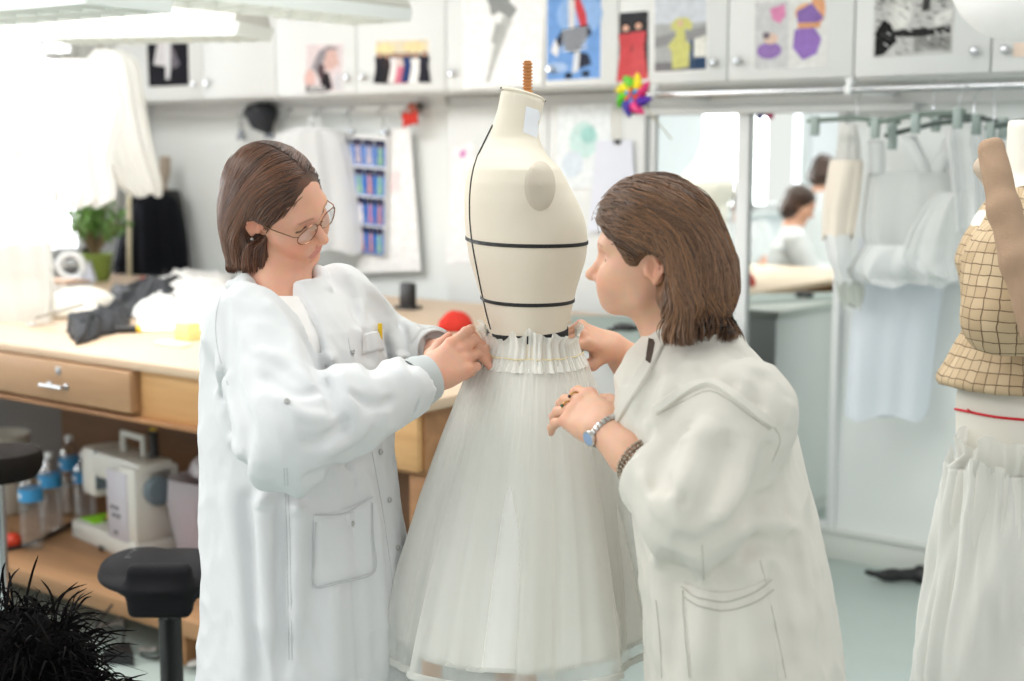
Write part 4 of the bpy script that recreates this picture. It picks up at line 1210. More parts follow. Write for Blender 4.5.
b = MB(); b.tube([np.array(p) + (np.array(p) - axt) * [.03, .03, 0] for p in rb[1][::6]], .0012, 4, closed=True); b.build('basting_thread', mat('cream_thread', (236, 222, 180), .8), SK)
# ---------------------------------------------------------------- woman leaning in (right)
D2 = 2.25
c2 = P(742, 640, D2); base3 = np.array([c2[0], c2[1], 0.0])
f2 = -RTH * math.cos(R(14)) - TH * math.sin(R(14)); l2 = np.cross(UPH, f2); M2 = np.array([f2, l2, UPH])
W2 = thing('person', 'leaning woman in a cream coat with wavy hair and a wristwatch, adjusting the skirt', 'person', base3)
HS2 = .885
LF2 = .64
HM2 = frame((-.96, .0, -.20), (.02, .98, .08))
ear = P(655, 268, 2.16)
hc2 = ear - HM2[1] * .076 * HS2 + HM2[0] * .012 * HS2 + HM2[2] * .010 * HS2
Wd2 = lambda x, y, z: hc2 + (HM2[0] * x + HM2[1] * y + HM2[2] * z) * HS2
nb2 = P(697, 342, 2.24)
S = Field()
add_head(S, hc2, HM2, HS2, 1.04, LF2)
nk = Wd2(-.030, 0, -.045)
S.cone(nk, nb2, .048, .054, .015); S.cone(Wd2(.005, 0, -.075), nb2 + f2 * .035 - UPH * .01, .036, .044, .02)
hip2 = P(742, 610, D2)
S.cone(nb2 - UPH * .02, nb2 * .7 + hip2 * .3, .06, .10, .04); S.cone(nb2 * .7 + hip2 * .3, hip2, .10, .09, .03)
Sn, En, Wn = P(738, 412, 2.12), P(694, 512, 2.04), P(603, 429, 2.19)      # near arm (her left)
Sf, Ef, Wf = P(668, 372, 2.42), P(668, 400, 2.66), P(612, 346, 2.62)      # far arm
for (a, e, w) in ((Sn, En, Wn), (Sf, Ef, Wf)):
    S.cone(nb2 - UPH * .08, a, .06, .046, .03); S.cone(a, e, .048, .042, .01); S.cone(e, e * .3 + w * .7, .042, .033, .01); S.cone(e * .3 + w * .7, w, .033, .0265, .01)
# near (left) hand spread flat against the tulle, back to the viewer
dn_ = P(562, 393, 2.30) - Wn; dn_ /= np.linalg.norm(dn_)
nn_ = TH * .95 + UPH * .10 + RTH * .15
t3, k3, Q3 = add_hand(S, Wn, dn_, nn_, -1,
    {'index': (14, 20, 10, -10), 'middle': (14, 22, 12, -17), 'ring': (16, 24, 12, -23), 'pinky': (18, 24, 12, -29)},
    [(.75, .55, -.35), (.92, .15, -.35), (.95, -.1, -.3)], sc=.98)
df = P(578, 333, 2.56) - Wf; df /= np.linalg.norm(df)
nf = UPH * .75 + TH * .35 + RTH * .45
t4, k4, Q4 = add_hand(S, Wf, df, nf, 1,
    {'index': (26, 40, 20, 2), 'middle': (40, 50, 24, 0), 'ring': (52, 56, 28, -2), 'pinky': (60, 60, 28, -4)},
    [(.72, .5, -.5), (.9, .25, -.2), (.95, .05, -.05)], sc=.95)
for s in (-1, 1):
    hp = base3 + l2 * s * .075
    S.chain([hp + UPH * .92, hp + UPH * .50 + f2 * .01, hp + UPH * .10 - f2 * .01], [.080, .060, .043], .03)
    S.chain([hp + UPH * .075 - f2 * .03, hp + UPH * .03 + f2 * .13], [.036, .024], .03)
allp = np.stack([base3, Sn, En, Wn, Sf, Ef, Wf, hc2])
V, Q = sdf_mesh(S, allp.min(0) - [.3, .3, .01], allp.max(0) + [.25, .25, .2], .0020)
V = relax(V, Q, 1, .4)
col = face_colors(V, hc2, HM2, SK2, srgb(200, 112, 104), HS2, LF2, brow=srgb(140, 100, 72))
col = nails(V, col, {**t3, **t4})
col = redden(V, col, list(k3.values()) + list(k4.values()) + [t[0] for t in t3.values()] + [t[0] for t in t4.values()])
fast_mesh('body', V, Q, skinm, W2, col)

# ---- hair: swept back, tucked behind the ear, hanging to the shoulder
H_ = Field(); H = Scaled(H_, HS2)
H.ell(Wd2(-.004, 0, .038), (.110, .089, .103), HM2, 0)
H.ell(Wd2(-.042, 0, .0), (.064, .086, .080), HM2, .03)
A1, A2, A3, A4 = P(682, 240, 2.20), P(696, 272, 2.20), P(702, 294, 2.20), P(694, 306, 2.19)
H_.cone(A1, A2, .048, .048, .04); H_.cone(A2, A3, .050, .040, .03); H_.cone(A2 + TH * .02 - RTH * .025, P(676, 308, 2.15), .045, .026, .03); H_.cone(A3 - TH * .05 - RTH * .01, P(690, 308, 2.30), .05, .036, .03)
H_.cone(A2 + RTH * .010, P(720, 296, 2.18), .036, .020, .03); H_.cone(A2, P(728, 288, 2.22), .03, .012, .02)
H.ell(Wd2(.118, .0, -.050), (.112, .125, .110), HM2, .006, 's')
H.ell(Wd2(-.002, .090, -.020), (.031, .030, .038), HM2, .006, 's'); H.ell(Wd2(.03, .07, -.06), (.045, .04, .05), HM2, .006, 's')
H_.disp.append(lambda p: .0022 * hash_noise(p @ HM2.T.astype(f4) * np.array([.6, 1, .4], f4), 40, 5) + .002 * hash_noise(p * np.array([1, 1, .3], f4), 90, 6))
face2 = Field(); F2 = Scaled(face2, HS2)
F2.ell(Wd2(.118, .0, -.050), (.112, .125, .110), HM2, 0); F2.ell(Wd2(-.002, .090, -.020), (.031, .030, .038), HM2, 0); F2.ell(Wd2(.03, .07, -.06), (.045, .04, .05), HM2, 0)
def roots2(g, N):
    a = g.random(N); x = np.where(a < .55, g.uniform(.0, .095, N), g.uniform(-.11, .05, N)); y = g.uniform(-.085, .09, N); z = np.where(a < .8, g.uniform(.03, .13, N), g.uniform(-.05, .05, N))
    return hc2 + (x[:, None] * HM2[0] + y[:, None] * HM2[1] + z[:, None] * HM2[2]) * HS2
def guide2(p):
    q = (p - hc2) @ HM2.T / HS2; x, y, z = q.T
    back = np.array(-HM2[0]); down = np.array(-UPH)
    k = np.clip((.045 - x) / .09, 0, 1)[:, None] * np.clip((.10 - z) / .08, .0, 1)[:, None]
    side = np.sign(y)[:, None] * HM2[1] * np.clip((z - .06) / .04, 0, 1)[:, None] * .45
    wave = (np.sin((p @ UPH) * 70 + (p @ RTH) * 25) * .35)[:, None] * RTH * np.clip((-z) / .05, 0, 1)[:, None]
    return (back + down * .28) * (1 - k) + (down + back * .22) * k + side + wave
zf2 = float(P(700, 314, 2.2)[2]); zb2 = float(P(700, 335, 2.2)[2])
def stop2(p): return (face2.eval(p) < .004) | (p[:, 2] < zb2)
make_hair('hair', H_, hc2 - .26, hc2 + .22, roots2, guide2, hairB, W2, 6000, 32, .010, .0011, .006, stop2, jitter=.5, seed=8, inside=lambda p: face2.eval(p) < .006, free=lambda p: p[:, 2] < zf2)

# ---- coat
K = Field(); rows = []
# (picture row, axis x, half depth front, half depth back, half width)
spine = ((700, 744, .150, .160, .235), (640, 742, .148, .152, .230), (580, 736, .146, .146, .224), (520, 728, .142, .138, .216), (460, 720, .150, .128, .205), (410, 712, .152, .118, .195), (376, 704, .142, .104, .165), (354, 698, .112, .086, .115), (334, 695, .080, .072, .076), (322, 692, .070, .066, .070))
for (y, x, bf, bb, a) in spine:
    p = P(x, y, D2 - .0 * (y - 500)) - c2; rows.append((p[2], float(p @ f2), float(p @ l2), bf, bb, a))
low = rows[0]; rows.append((-c2[2] + .38, low[1], low[2], .175, .185, .255))
fn, cc, rr = loft_fn(c2, M2, rows); K.func(fn, cc, rr, 0)
K.cone(nb2 - UPH * .08 + l2 * .05, Sn, .058, .074, .06); K.cone(nb2 - UPH * .07 - l2 * .05, Sf, .06, .07, .06)
sleeve(K, [Sn, En, En * .6 + Wn * .4, Wn], [.084, .072, .056, .040], .10)
sleeve(K, [Sf, Ef, Wf], [.066, .064, .044], .42)
K.cone(nb2 - UPH * .002 + f2 * .005, nb2 + UPH * .12 + f2 * .03, .050, .064, .012, 's')
# front opening towards the skirt
KV, KQ = sdf_mesh(K, allp.min(0) * [1, 1, 0] - [.36, .36, -.36], allp.max(0) + [.25, .25, .0], .010)
pf = surface_fold(K, bvh_of(KV, KQ))
# sleeve: deep folds at the bend, pulls from the shoulder
pf([(690, 420), (664, 455), (650, 500)], -.016, .012); pf([(712, 418), (690, 460), (672, 512)], .016, .013); pf([(732, 430), (716, 480), (694, 526)], -.014, .012)
pf([(752, 440), (740, 490), (716, 528)], .013, .012); pf([(640, 470), (652, 498), (668, 520)], .012, .009); pf([(652, 452), (668, 486), (690, 505)], -.013, .010)
pf([(770, 440), (764, 470), (742, 512)], -.013, .012); pf([(676, 436), (694, 440), (720, 432)], .008, .010)
pf([(672, 535), (700, 545), (740, 512), (772, 470)], -.014, .012)
# body
pf([(736, 520), (760, 500), (790, 490)], -.012, .011); pf([(730, 535), (765, 522), (800, 530)], .013, .012); pf([(740, 548), (776, 545), (806, 568)], -.011, .012)
pf([(700, 552), (704, 600), (700, 676)], .011, .016); pf([(676, 548), (676, 610), (672, 676)], -.011, .014); pf([(770, 560), (784, 620), (792, 680)], -.011, .013)
pf([(796, 500), (804, 560), (814, 640)], .011, .013); pf([(780, 470), (790, 520), (802, 600)], -.010, .012); pf([(812, 560), (820, 620), (828, 680)], -.010, .012)
pf([(656, 548), (658, 610), (656, 678)], .010, .012); pf([(748, 560), (752, 620), (758, 678)], .010, .016)
pf([(778, 330), (786, 380), (784, 430)], .009, .016); pf([(760, 330), (764, 370), (756, 410)], -.009, .016); pf([(700, 360), (712, 378), (740, 386)], -.009, .012); pf([(672, 372), (664, 400), (650, 430)], .010, .012); pf([(660, 366), (648, 392), (636, 420)], -.010, .010)
K.disp.append(lambda p: CRUMPLE(p, 13))
KV, KQ = sdf_mesh(K, allp.min(0) * [1, 1, 0] - [.36, .36, -.36], allp.max(0) + [.25, .25, .0], .0042)
KV = relax(KV, KQ, 1, .5)
fast_mesh('coat', KV, KQ, coatB, W2); bv2 = bvh_of(KV, KQ)
# yoke flap, pocket, seams, placket, collar
b = MB(); band(b, bv2, [(656, 411), (676, 396), (706, 384), (728, 392), (752, 410), (772, 424)], .014, .006); b.build('yoke_flap', coatB, W2)
b = MB()
for pts in ([(657, 415), (680, 403), (707, 391), (727, 399), (750, 416), (770, 430)], [(772, 424), (780, 440), (772, 462)], [(760, 560), (772, 610), (786, 678)], [(702, 545), (704, 580)], [(656, 600), (660, 640), (662, 678)]): seam_line(b, bv2, pts)
b.build('stitching', stitchB, W2)
b = MB(); patch(b, bv2, [(683, 582), (768, 578), (778, 690), (690, 690)], 16, 16, .0055, (0, 12)); o = b.build('pocket', coatB, W2)
s = MB()
for pts in ([(684, 586), (700, 597), (724, 601), (748, 595), (768, 580)], [(686, 596), (702, 606), (724, 610), (750, 604), (770, 590)], [(686, 590), (688, 630), (692, 676)]): seam_line(s, bv2, pts, .0011, .006)
s.build('stitching', stitchB, o)
b = MB(); band(b, bv2, [(668, 330), (656, 350), (640, 378), (622, 408), (612, 430)], .022, .004); b.build('lapel', coatB, W2)
# rolled cuffs
def roll(E, W_, t0, r0, m, par, w=.05):
    ax = W_ - E; ln = np.linalg.norm(ax); ax /= ln; p0 = E + (W_ - E) * t0; mb = MB(); n = 36; x_ = np.cross(ax, UPH); x_ /= np.linalg.norm(x_); y_ = np.cross(ax, x_)
    g = np.random.default_rng(3); prof = [(r0 * .80, w * .4), (r0 * .84, w * .9), (r0 * .98, w), (r0 * 1.08, w * .8), (r0 * 1.10, w * .35), (r0 * 1.04, 0), (r0 * .9, -.004)]
    rws = []
    for (r, z) in prof:
        rws.append([p0 + ax * (z + .005 * math.sin(3 * a + 1)) + (x_ * math.cos(a) + y_ * math.sin(a)) * (r * (1 + .07 * math.sin(2 * a + .5) + .035 * math.sin(5 * a + z * 80))) for a in np.linspace(0, 2 * PI, n, endpoint=False)])
    mb.grid(rws, wrap=True); mb.build('cuff', m, par)
roll(En, Wn, .32, .050, coatB, W2, .038); roll(Ef, Wf, .33, .048, coatB, W2, .04)
# shirt seen at the open collar
b = MB(); patch(b, bv2, [(649, 338), (659, 342), (652, 370), (645, 364)], 5, 8, .006); b.build('shirt_front', mat('brown_shirt', (74, 60, 52), .8), W2)
# watch, bracelet, rings
silver = mat('silver', (205, 203, 200), .28, metal=1)
axw = (Wn - En) / np.linalg.norm(Wn - En)
def ring_at(p, ax, r, k, fn):
    x_ = np.cross(ax, TH); x_ /= np.linalg.norm(x_); y_ = np.cross(x_, ax)
    for i in range(k): a = 2 * PI * i / k; fn(p, x_ * math.cos(a) + y_ * math.sin(a), a, r)
pw = Wn - axw * .006; b = MB()
def lk(p, dv, a, r):
    b.obox(p + dv * r, ax_tilt, np.cross(dv, ax_tilt), dv, .0045, r * PI / 26 * .8, .0016, .0006)
ax_tilt = axw * .96 + TH * .18 + UPH * .12; ax_tilt /= np.linalg.norm(ax_tilt)
ring_at(pw, ax_tilt, .0305, 26, lk); wt = b.build('watch_strap', silver, W2)
fd = -RTH * .72 + TH * .62 - UPH * .30; fd -= ax_tilt * (fd @ ax_tilt); fd /= np.linalg.norm(fd)
b = MB(); b.lathe(pw + fd * .029, [(.0125, 0), (.0130, .003), (.0122, .006), (.0105, .0062)], 24, ax=fd); b.build('watch_case', silver, wt)
b = MB(); b.lathe(pw + fd * .029, [(.0105, .0060), (.0100, .0066), (.0003, .0067)], 24, ax=fd, caps=False); b.build('watch_dial', mat('pale_blue_dial', (150, 172, 205), .2), wt)
pb = En * .43 + Wn * .57; b = MB()
def bd(p, dv, a, r):
    for j in (-1, 0, 1): b.ball(p + dv * (r + .002) + ax_tilt * j * .0058, .0032, n=5)
ring_at(pb, axw, .0350, 33, bd); b.build('beaded_bracelet', mat('bead_bronze', (160, 146, 130), .35, metal=.7), W2)
for nm, tt in (('ring', .45), ('middle', .4)):
    sy, dx, L_, r_ = FING[nm]; p0 = k3[nm]; tip = t3[nm][0]; d_ = dn_ * .85 - (nn_ / np.linalg.norm(nn_)) * .5; d_ /= np.linalg.norm(d_)
    b = MB(); x_ = np.cross(d_, TH); x_ /= np.linalg.norm(x_); y_ = np.cross(x_, d_)
    pc = p0 + d_ * .018
    b.tube([pc + (x_ * math.cos(a) + y_ * math.sin(a)) * .0102 for a in np.linspace(0, 2 * PI, 24, endpoint=False)], .0014, 6, closed=True)
    o_ = b.build('gold_ring', gold, W2)
    up = y_ * np.sign(y_ @ TH); MB().ball(pc + up * .0112, .0028, n=6).build('stone', mat('green_stone' if nm == 'ring' else 'dark_stone', (70, 110, 80) if nm == 'ring' else (60, 30, 34), .1), o_)
T_ = Field()
for s in (-1, 1):
    hp = base3 + l2 * s * .09; T_.chain([hp + UPH * .85, hp + UPH * .5 + f2 * .01, hp + UPH * .09 - f2 * .01], [.090, .078, .064], .02)
tv, tq = sdf_mesh(T_, base3 - [.35, .35, -.05], base3 + [.35, .35, 1.0], .008); fast_mesh('trousers', tv, tq, trouser, W2)
for s in (-1, 1):
    hp = base3 + l2 * s * .09; T_ = Field(); T_.chain([hp + UPH * .045 - f2 * .045, hp + UPH * .04 + f2 * .06, hp + UPH * .03 + f2 * .15], [.045, .042, .032], .03); T_.func(lambda p: -p[:, 2], hp, 3, .004, 'i')
    tv, tq = sdf_mesh(T_, hp - [.25, .25, .02], hp + [.25, .25, .15], .006); fast_mesh('shoe', tv, tq, shoem, W2)
# ================================================================ worktable and what stands on and under it
TF, TBk, TH_ = 2.76, 4.72, .93
XA, XB = -6.3, -3.08
pine = wood('pine', (188, 142, 92), (216, 172, 118), 2.2, 'X'); ply = wood('drawer_ply', (150, 116, 84), (176, 140, 104), 1.6, 'X'); pined = wood('pine_dark', (140, 98, 62), (172, 126, 84), 2.5, 'X')
tt = thing('worktable', 'long white-topped cutting table with pine apron and drawer, behind the women', 'table', ((XA + XB) / 2, (TF + TBk) / 2, 0))
MB().box((XA, TF, TH_ - .03), (XB, TBk, TH_), .004).build('worktop', mat('white_laminate', (204, 180, 154), .5, var=.02, scale=2), tt)
MB().box((XA + .02, TF + .03, .745), (XB - .02, TF + .055, TH_ - .03), .002).build('apron', pine, tt)
xd0, xd1 = -4.75, on_y(133, 380, TF)[0]
dr = MB().box((xd0, TF - .015, .765), (xd1, TF + .03, .895), .003).build('drawer', ply, tt)
cx_, cz_ = on_y(57, 386, TF - .02)[[0, 2]]
b = MB(); zc_ = cz_
for s in (-1, 1): b.lathe((cx_ + s * .045, TF - .015, zc_), [(.011, 0), (.011, .003), (.005, .005), (.005, .024)], 12, ax=(0, -1, 0))
b.tube([(cx_ - .07, TF - .038, zc_ - .001), (cx_ + .05, TF - .038, zc_ + .001)], .0055, 10); b.build('handle', steel, dr)
b = MB(); b.lathe((cx_ + .005, TF - .015, zc_ + .05), [(.013, 0), (.013, .003), (.008, .005), (.001, .005)], 18, ax=(0, -1, 0)); b.build('lock', steel, dr)
x2 = on_y(200, 415, TF)[0]
MB().box((x2, TF - .002, .755), (x2 + .2, TF + .03, .875), .003).build('drawer', pine, tt)
MB().box((XA + .02, TF + .0, .735), (XB - .02, TF + .10, .75), .002).build('rail', pined, tt)
for x in (XA + .06, XB - .07):
    for y in (TF + .09, TBk - .09): MB().box((x - .04, y - .04, 0), (x + .04, y + .04, TH_ - .03), .004).build('leg', pined, tt)
MB().box((-5.4, 2.70, .115), (-3.12, 3.54, .17), .004).build('lower_shelf', wood('shelf_board', (150, 112, 78), (180, 138, 98), 2.0, 'X'), tt)
for x in (-5.2, on_y(186, 650, 2.78)[0]): MB().box((x - .05, 2.74, 0), (x + .05, 2.86, .115), .003).build('shelf_foot', pined, tt)
MB().box((on_y(62, 440, 3.55)[0], 3.55, .17), (-3.66, 3.57, .88), .002).build('back_panel', wood('brown_board', (112, 78, 48), (134, 96, 62), 1.5, 'X'), tt)
MB().box((-6.2, 3.60, .17), (on_y(62, 440, 3.6)[0], 3.62, .88), .002).build('side_panel', mat('grey_board', (132, 126, 124), .7), tt)

# narrow pine drawer unit past the end of the table, seen between the coat and the skirt
un = thing('drawer_unit', 'pine drawer unit with white top, seen between the left coat and the skirt', 'drawer unit', (-2.70, 3.0, 0))
MB().box((-3.02, TF, TH_ - .03), (-2.40, 3.24, TH_), .004).build('worktop', _mats['white_laminate'], un)
MB().box((-3.0, TF + .03, .72), (-2.42, 3.22, TH_ - .03), .003).build('body', pined, un)
MB().box((-2.99, TF + .005, .735), (-2.58, TF + .03, .885), .003).build('drawer', pine, un); MB().box((-2.57, TF + .008, .735), (-2.43, TF + .03, .885), .003).build('drawer', pine, un)
for x in (-2.97, -2.45):
    for y in (TF + .06, 3.19): MB().box((x - .03, y - .03, 0), (x + .03, y + .03, .72), .003).build('leg', pined, un)
MB().box((-3.0, 3.18, .05), (-2.42, 3.20, .72), .002).build('back_panel', _mats['brown_board'], un)
# low bench along the wall with a grey-green top
sb = thing('side_bench', 'white bench with grey-green top against the tall cupboard, behind the form and the leaning woman', 'bench', (-2.9, 4.50, 0))
MB().box((-3.04, 4.22, TH_ - .03), (-2.62, 4.86, TH_), .004).build('top', mat('grey_green_top', (206, 212, 206), .5), sb)
MB().box((-3.02, 4.25, .06), (-2.64, 4.84, TH_ - .03), .004).build('body', white, sb)
MB().box((-3.0, 4.28, 0), (-2.66, 4.82, .06)).build('plinth', cabm, sb)
# ---- sewing machine: its length runs away from the viewer's left
def mk(px, py, z): return on_z(px, py, z)
O = mk(140, 560, .17)
ex = mk(178, 532, .17) - O; ex[2] = 0; ex /= np.linalg.norm(ex)      # from the needle end to the handwheel end? set below
sm = mat('machine_white', (226, 226, 220), .35); smg = mat('machine_grey', (112, 128, 138), .4)
# local frame: a = along the arm (towards the handwheel), c = towards the operator
ang = R(-9); a_ = np.array([math.cos(ang), math.sin(ang), 0]); c_ = np.array([a_[1], -a_[0], 0])
o_ = mk(113, 555, .17) + np.array([0, .10, 0]); 
SMt = thing('sewing_machine', 'white sewing machine with a grey handwheel on the lower shelf', 'sewing machine', o_)
def SP(x, y, z): return o_ + (a_ * x + c_ * y + np.array([0, 0, z])) * 1.1
def sbox(x0, x1, y0, y1, z0, z1, bev): return MB().obox(SP((x0 + x1) / 2, (y0 + y1) / 2, (z0 + z1) / 2), a_, -c_, (0, 0, 1), (x1 - x0) * .55, (y1 - y0) * .55, (z1 - z0) * .55, bev)
sbox(-.27, .16, -.09, .09, 0, .065, .012).build('base', sm, SMt)
sbox(.045, .16, -.075, .085, .06, .30, .014).build('column', sm, SMt)
sbox(-.20, .16, -.06, .07, .225, .315, .018).build('arm', sm, SMt)
hd = sbox(-.225, -.125, -.062, .072, .155, .318, .022).build('head', sm, SMt)
b = MB(); b.tube([SP(-.165, .0, .16), SP(-.165, .0, .085)], .004, 8).tube([SP(-.165, .0, .09), SP(-.165, .012, .07), SP(-.165, .03, .068)], .004, 6); b.build('needle_bar', steel, hd)
b = MB(); b.obox(SP(-.125, .005, .25), a_, -c_, (0, 0, 1), .004, .070, .072, .003); b.build('trim_band', smg, hd)
b = MB(); b.tube([SP(-.06, 0, .30), SP(-.06, 0, .375), SP(.07, 0, .375), SP(.07, 0, .30)], .012, 8, flat=1.2); b.build('carry_handle', sm, SMt)
b = MB(); b.lathe(SP(.158, .01, .225), [(.050, 0), (.052, .008), (.052, .026), (.044, .034), (.002, .035)], 32, ax=a_); b.build('handwheel', smg, SMt)
b = MB(); b.obox(SP(.05, .086, .165), a_, c_, (0, 0, 1), .07, .003, .125, .002); b.build('front_cover', mat('cover_grey', (206, 204, 214), .4), SMt)
b = MB()
for i, (x, z) in enumerate(((.02, .16), (.05, .16), (.03, .135), (.06, .135), (.04, .08))): b.obox(SP(x, .090, z), a_, c_, (0, 0, 1), .011, .001, .006, 0)
b.build('stitch_marks', mat('mark_grey', (92, 92, 100), .6), SMt)
b = MB(); b.tube([SP(.10, -.02, .31), SP(.10, -.02, .40)], .003, 6); sp = b.build('spool_pin', steel, SMt)
b = MB(); b.lathe(SP(.10, -.02, .318), [(.019, 0), (.020, .004), (.017, .01), (.016, .075), (.02, .082), (.018, .086)], 18); s_ = b.build('thread_spool', black, SMt)
b = MB(); b.lathe(SP(.10, -.02, .404), [(.012, 0), (.011, .006), (.003, .007)], 14); b.build('spool_top', mat('yellow_cap', (232, 190, 40), .4), s_)
b = MB(); b.obox(SP(-.20, .01, .0665), a_, c_, (0, 0, 1), .055, .062, .0018, .001); b.build('green_plate', mat('lime_green', (150, 222, 40), .5), SMt)
# yellow brush lying by the needle
p0 = SP(-.115, .03, .072); 
tb = thing('tailor_chalk_brush', 'small mustard-yellow brush lying on the sewing machine bed', 'brush', p0)
MB().tube([p0 + a_ * .05 + [0, 0, .035], p0 + a_ * .02 + [0, 0, .03], p0 + [0, 0, .016]], [.014, .02, .012], 10).build('handle', mat('mustard', (206, 160, 50), .5), tb)
MB().tube([p0 + [0, 0, .018], p0 - a_ * .03 + [0, 0, .004]], [.009, .006], 8).build('bristle_tip', mat('dark_bristle', (70, 52, 30), .8), tb)
tag(MB().tube(spline([SP(-.04, .10, .02) + [0, 0, -.012], mk(85, 520, .18), mk(40, 540, .178), mk(0, 551, .178), mk(-40, 556, .178)], 8), .007, 8).build('power_cable', black), 'black cable crossing the lower shelf in front of the water bottles', 'cable')

# ---- bottles
pet = clear_mat('clear_plastic', (.93, .95, .96), .10); lab_b = mat('blue_label', (58, 148, 205), .5); capm = mat('bottle_cap', (235, 238, 240), .4); lab_w = mat('label_lettering', (240, 244, 248), .5)
def bottle(px, py, label, h=.30, r=.042):
    c = mk(px, py, .172); t = thing('water_bottle', label, 'bottle', c, 'water bottles on the lower shelf')
    prof = [(r * .8, 0), (r, .012)]
    z = .02
    while z < h * .52: prof += [(r, z), (r * .93, z + .007), (r, z + .014)]; z += .018
    prof += [(r * .98, h * .56), (r, h * .58), (r, h * .74), (r * .9, h * .79), (r * .5, h * .88), (.014, h * .92), (.014, h * .96)]
    MB().lathe(c, prof, 28).build('bottle_body', pet, t)
    lb = MB().lathe(c, [(r * 1.012, h * .585), (r * 1.012, h * .735)], 28, caps=False).build('label', lab_b, t)
    b = MB()
    for i in range(7):
        a = -PI / 2 + R(-22) + i * .16 - .5; q = c + np.array([math.cos(a), math.sin(a), 0]) * r * 1.02 + [0, 0, h * .655]
        b.obox(q, (-math.sin(a), math.cos(a), 0), (math.cos(a), math.sin(a), 0), (0, 0, 1), .0022, .0006, .006 + .003 * (i % 3 == 0), 0)
    b.build('lettering', lab_w, lb)
    MB().lathe(c, [(.0155, h * .945), (.0155, h), (.013, h + .003), (.001, h + .003)], 18).build('cap', capm, t)
bottle(33, 548, 'clear water bottle with blue label, nearest of the bottles on the lower shelf')
bottle(52, 532, 'clear water bottle with blue label, just behind the nearest bottle')
bottle(72, 514, 'water bottle with blue neck label, farthest left bottle near the grey board', .31)
bottle(86, 522, 'clear water bottle next to the needle end of the sewing machine', .27)
# tomatoes and a clear bag by the bucket
for px, py, r, lab in ((12, 540, .034, 'red tomato at the left end of the lower shelf, beside the first bottle'), (-2, 536, .032, 'orange-red tomato half cut off by the left edge of the view')):
    c = mk(px, py + 8, .17); t = thing('tomato', lab, 'tomato', c, 'tomatoes on the lower shelf')
    MB().ball(c + [0, 0, r * .82], r, n=14, sc=(1.05, 1.05, .85)).build('fruit', mat('tomato_red', (206, 62, 34), .3), t)
    MB().tube([c + [0, 0, r * 1.6], c + [.004, 0, r * 1.6 + .012]], [.003, .002], 6).build('stem', mat('stem_green', (70, 100, 40), .7), t)
# bag of folded remnants by the sewing machine
c = mk(222, 560, .172); c = np.array([on_y(222, 560, 3.2)[0], 3.2, .172])
t = thing('fabric_bag', 'open bag of folded white and pink fabric beside the sewing machine', 'bag', c)
g = np.random.default_rng(4)
rows_ = []
for (z, w, d) in ((0, .10, .14), (.10, .115, .15), (.22, .125, .16), (.30, .13, .16)):
    rows_.append([c + np.array([w * math.copysign(abs(math.cos(q)) ** .5, math.cos(q)) + .008 * math.sin(7 * q + z * 30), d * math.copysign(abs(math.sin(q)) ** .5, math.sin(q)) + .008 * math.cos(5 * q + z * 40), z]) for q in np.linspace(0, 2 * PI, 48, endpoint=False)])
MB().grid(rows_, wrap=True).poly(rows_[0][::-1]).build('bag', sheer('pale_plastic', (228, 226, 234), .55, .3), t)
MB().box(c + [-.06, -.14, .01], c + [.06, .10, .24], .02).build('folded_fabric', mat('dusty_pink', (176, 120, 132), .9, bump=.2, bscale=20), t)
F1_ = Field()
for i in range(9): F1_.ell(c + [g.uniform(-.09, .09), g.uniform(-.12, .1), .29 + g.uniform(-.02, .06)], (.07, .06, .035), None, .02)
F1_.disp.append(lambda p: .010 * hash_noise(p, 28, 3) + .005 * hash_noise(p, 60, 5))
v_, q_ = sdf_mesh(F1_, c + [-.2, -.22, .2], c + [.2, .2, .45], .006); fast_mesh('crumpled_cloth', relax(v_, q_, 1), q_, mat('white_remnant', (216, 212, 218), .9), t)

# ---- saddle stool
st = on_z(168, 700, 0.0); st = P(168, 560, 3.35); st = np.array([st[0], st[1], 0]); zs = .43
PUc = mat('black_pu', (30, 30, 33), .75, bump=.05, bscale=90, spec=.12)
t = thing('work_stool', 'black moulded work stool with a low curved back, in front of the lower shelf', 'stool', st)
fa = np.array([FW[0], FW[1], 0]); fa /= np.linalg.norm(fa); la = RTH
zs = float(P(160, 578, 3.35)[2])
S_ = Field(); m_ = np.array([la, fa, UPH])
pc = lambda x, y, z: st + la * x + fa * y + UPH * (zs + z)
S_.ell(pc(-.01, .05, 0), (.165, .175, .028), m_, 0); S_.ell(pc(0, .04, -.022), (.13, .14, .028), m_, .02)
S_.ell(pc(-.10, .08, .012), (.075, .11, .022), m_, .02); S_.ell(pc(.10, .08, .012), (.075, .11, .022), m_, .02)
S_.func(lambda p: np.linalg.norm(np.maximum(np.abs((p - pc(0, -.085, -.005).astype(f4)) @ m_.T.astype(f4)) - np.array([.056, .006, .045], f4), 0), axis=1) - .018, pc(0, -.085, 0), .1, .02)
v_, q_ = sdf_mesh(S_, st + [-.35, -.35, zs - .12], st + [.35, .35, zs + .12], .005); seat_ = fast_mesh('seat', relax(v_, q_, 1), q_, PUc, t)
b = MB()
for s in (-1, 1):
    for i in range(4): b.tube([pc(s * .075, .05 + i * .022, .032 - .001 * i), pc(s * .115, .05 + i * .022, .033)], .0022, 6)
b.build('seat_ribs', mat('rib_grey', (120, 122, 126), .4), seat_)
MB().tube([st + UPH * (zs - .10), st + UPH * (zs - .02)], .017, 16).build('gas_piston', chrome, t)
MB().tube([st + UPH * .08, st + UPH * (zs - .095)], .027, 18).build('column', black, t)
MB().tube([pc(.03, .02, -.045), pc(.13, -.02, -.05), pc(.17, -.03, -.052)], [.006, .005, .009], 8).build('height_lever', black, t)
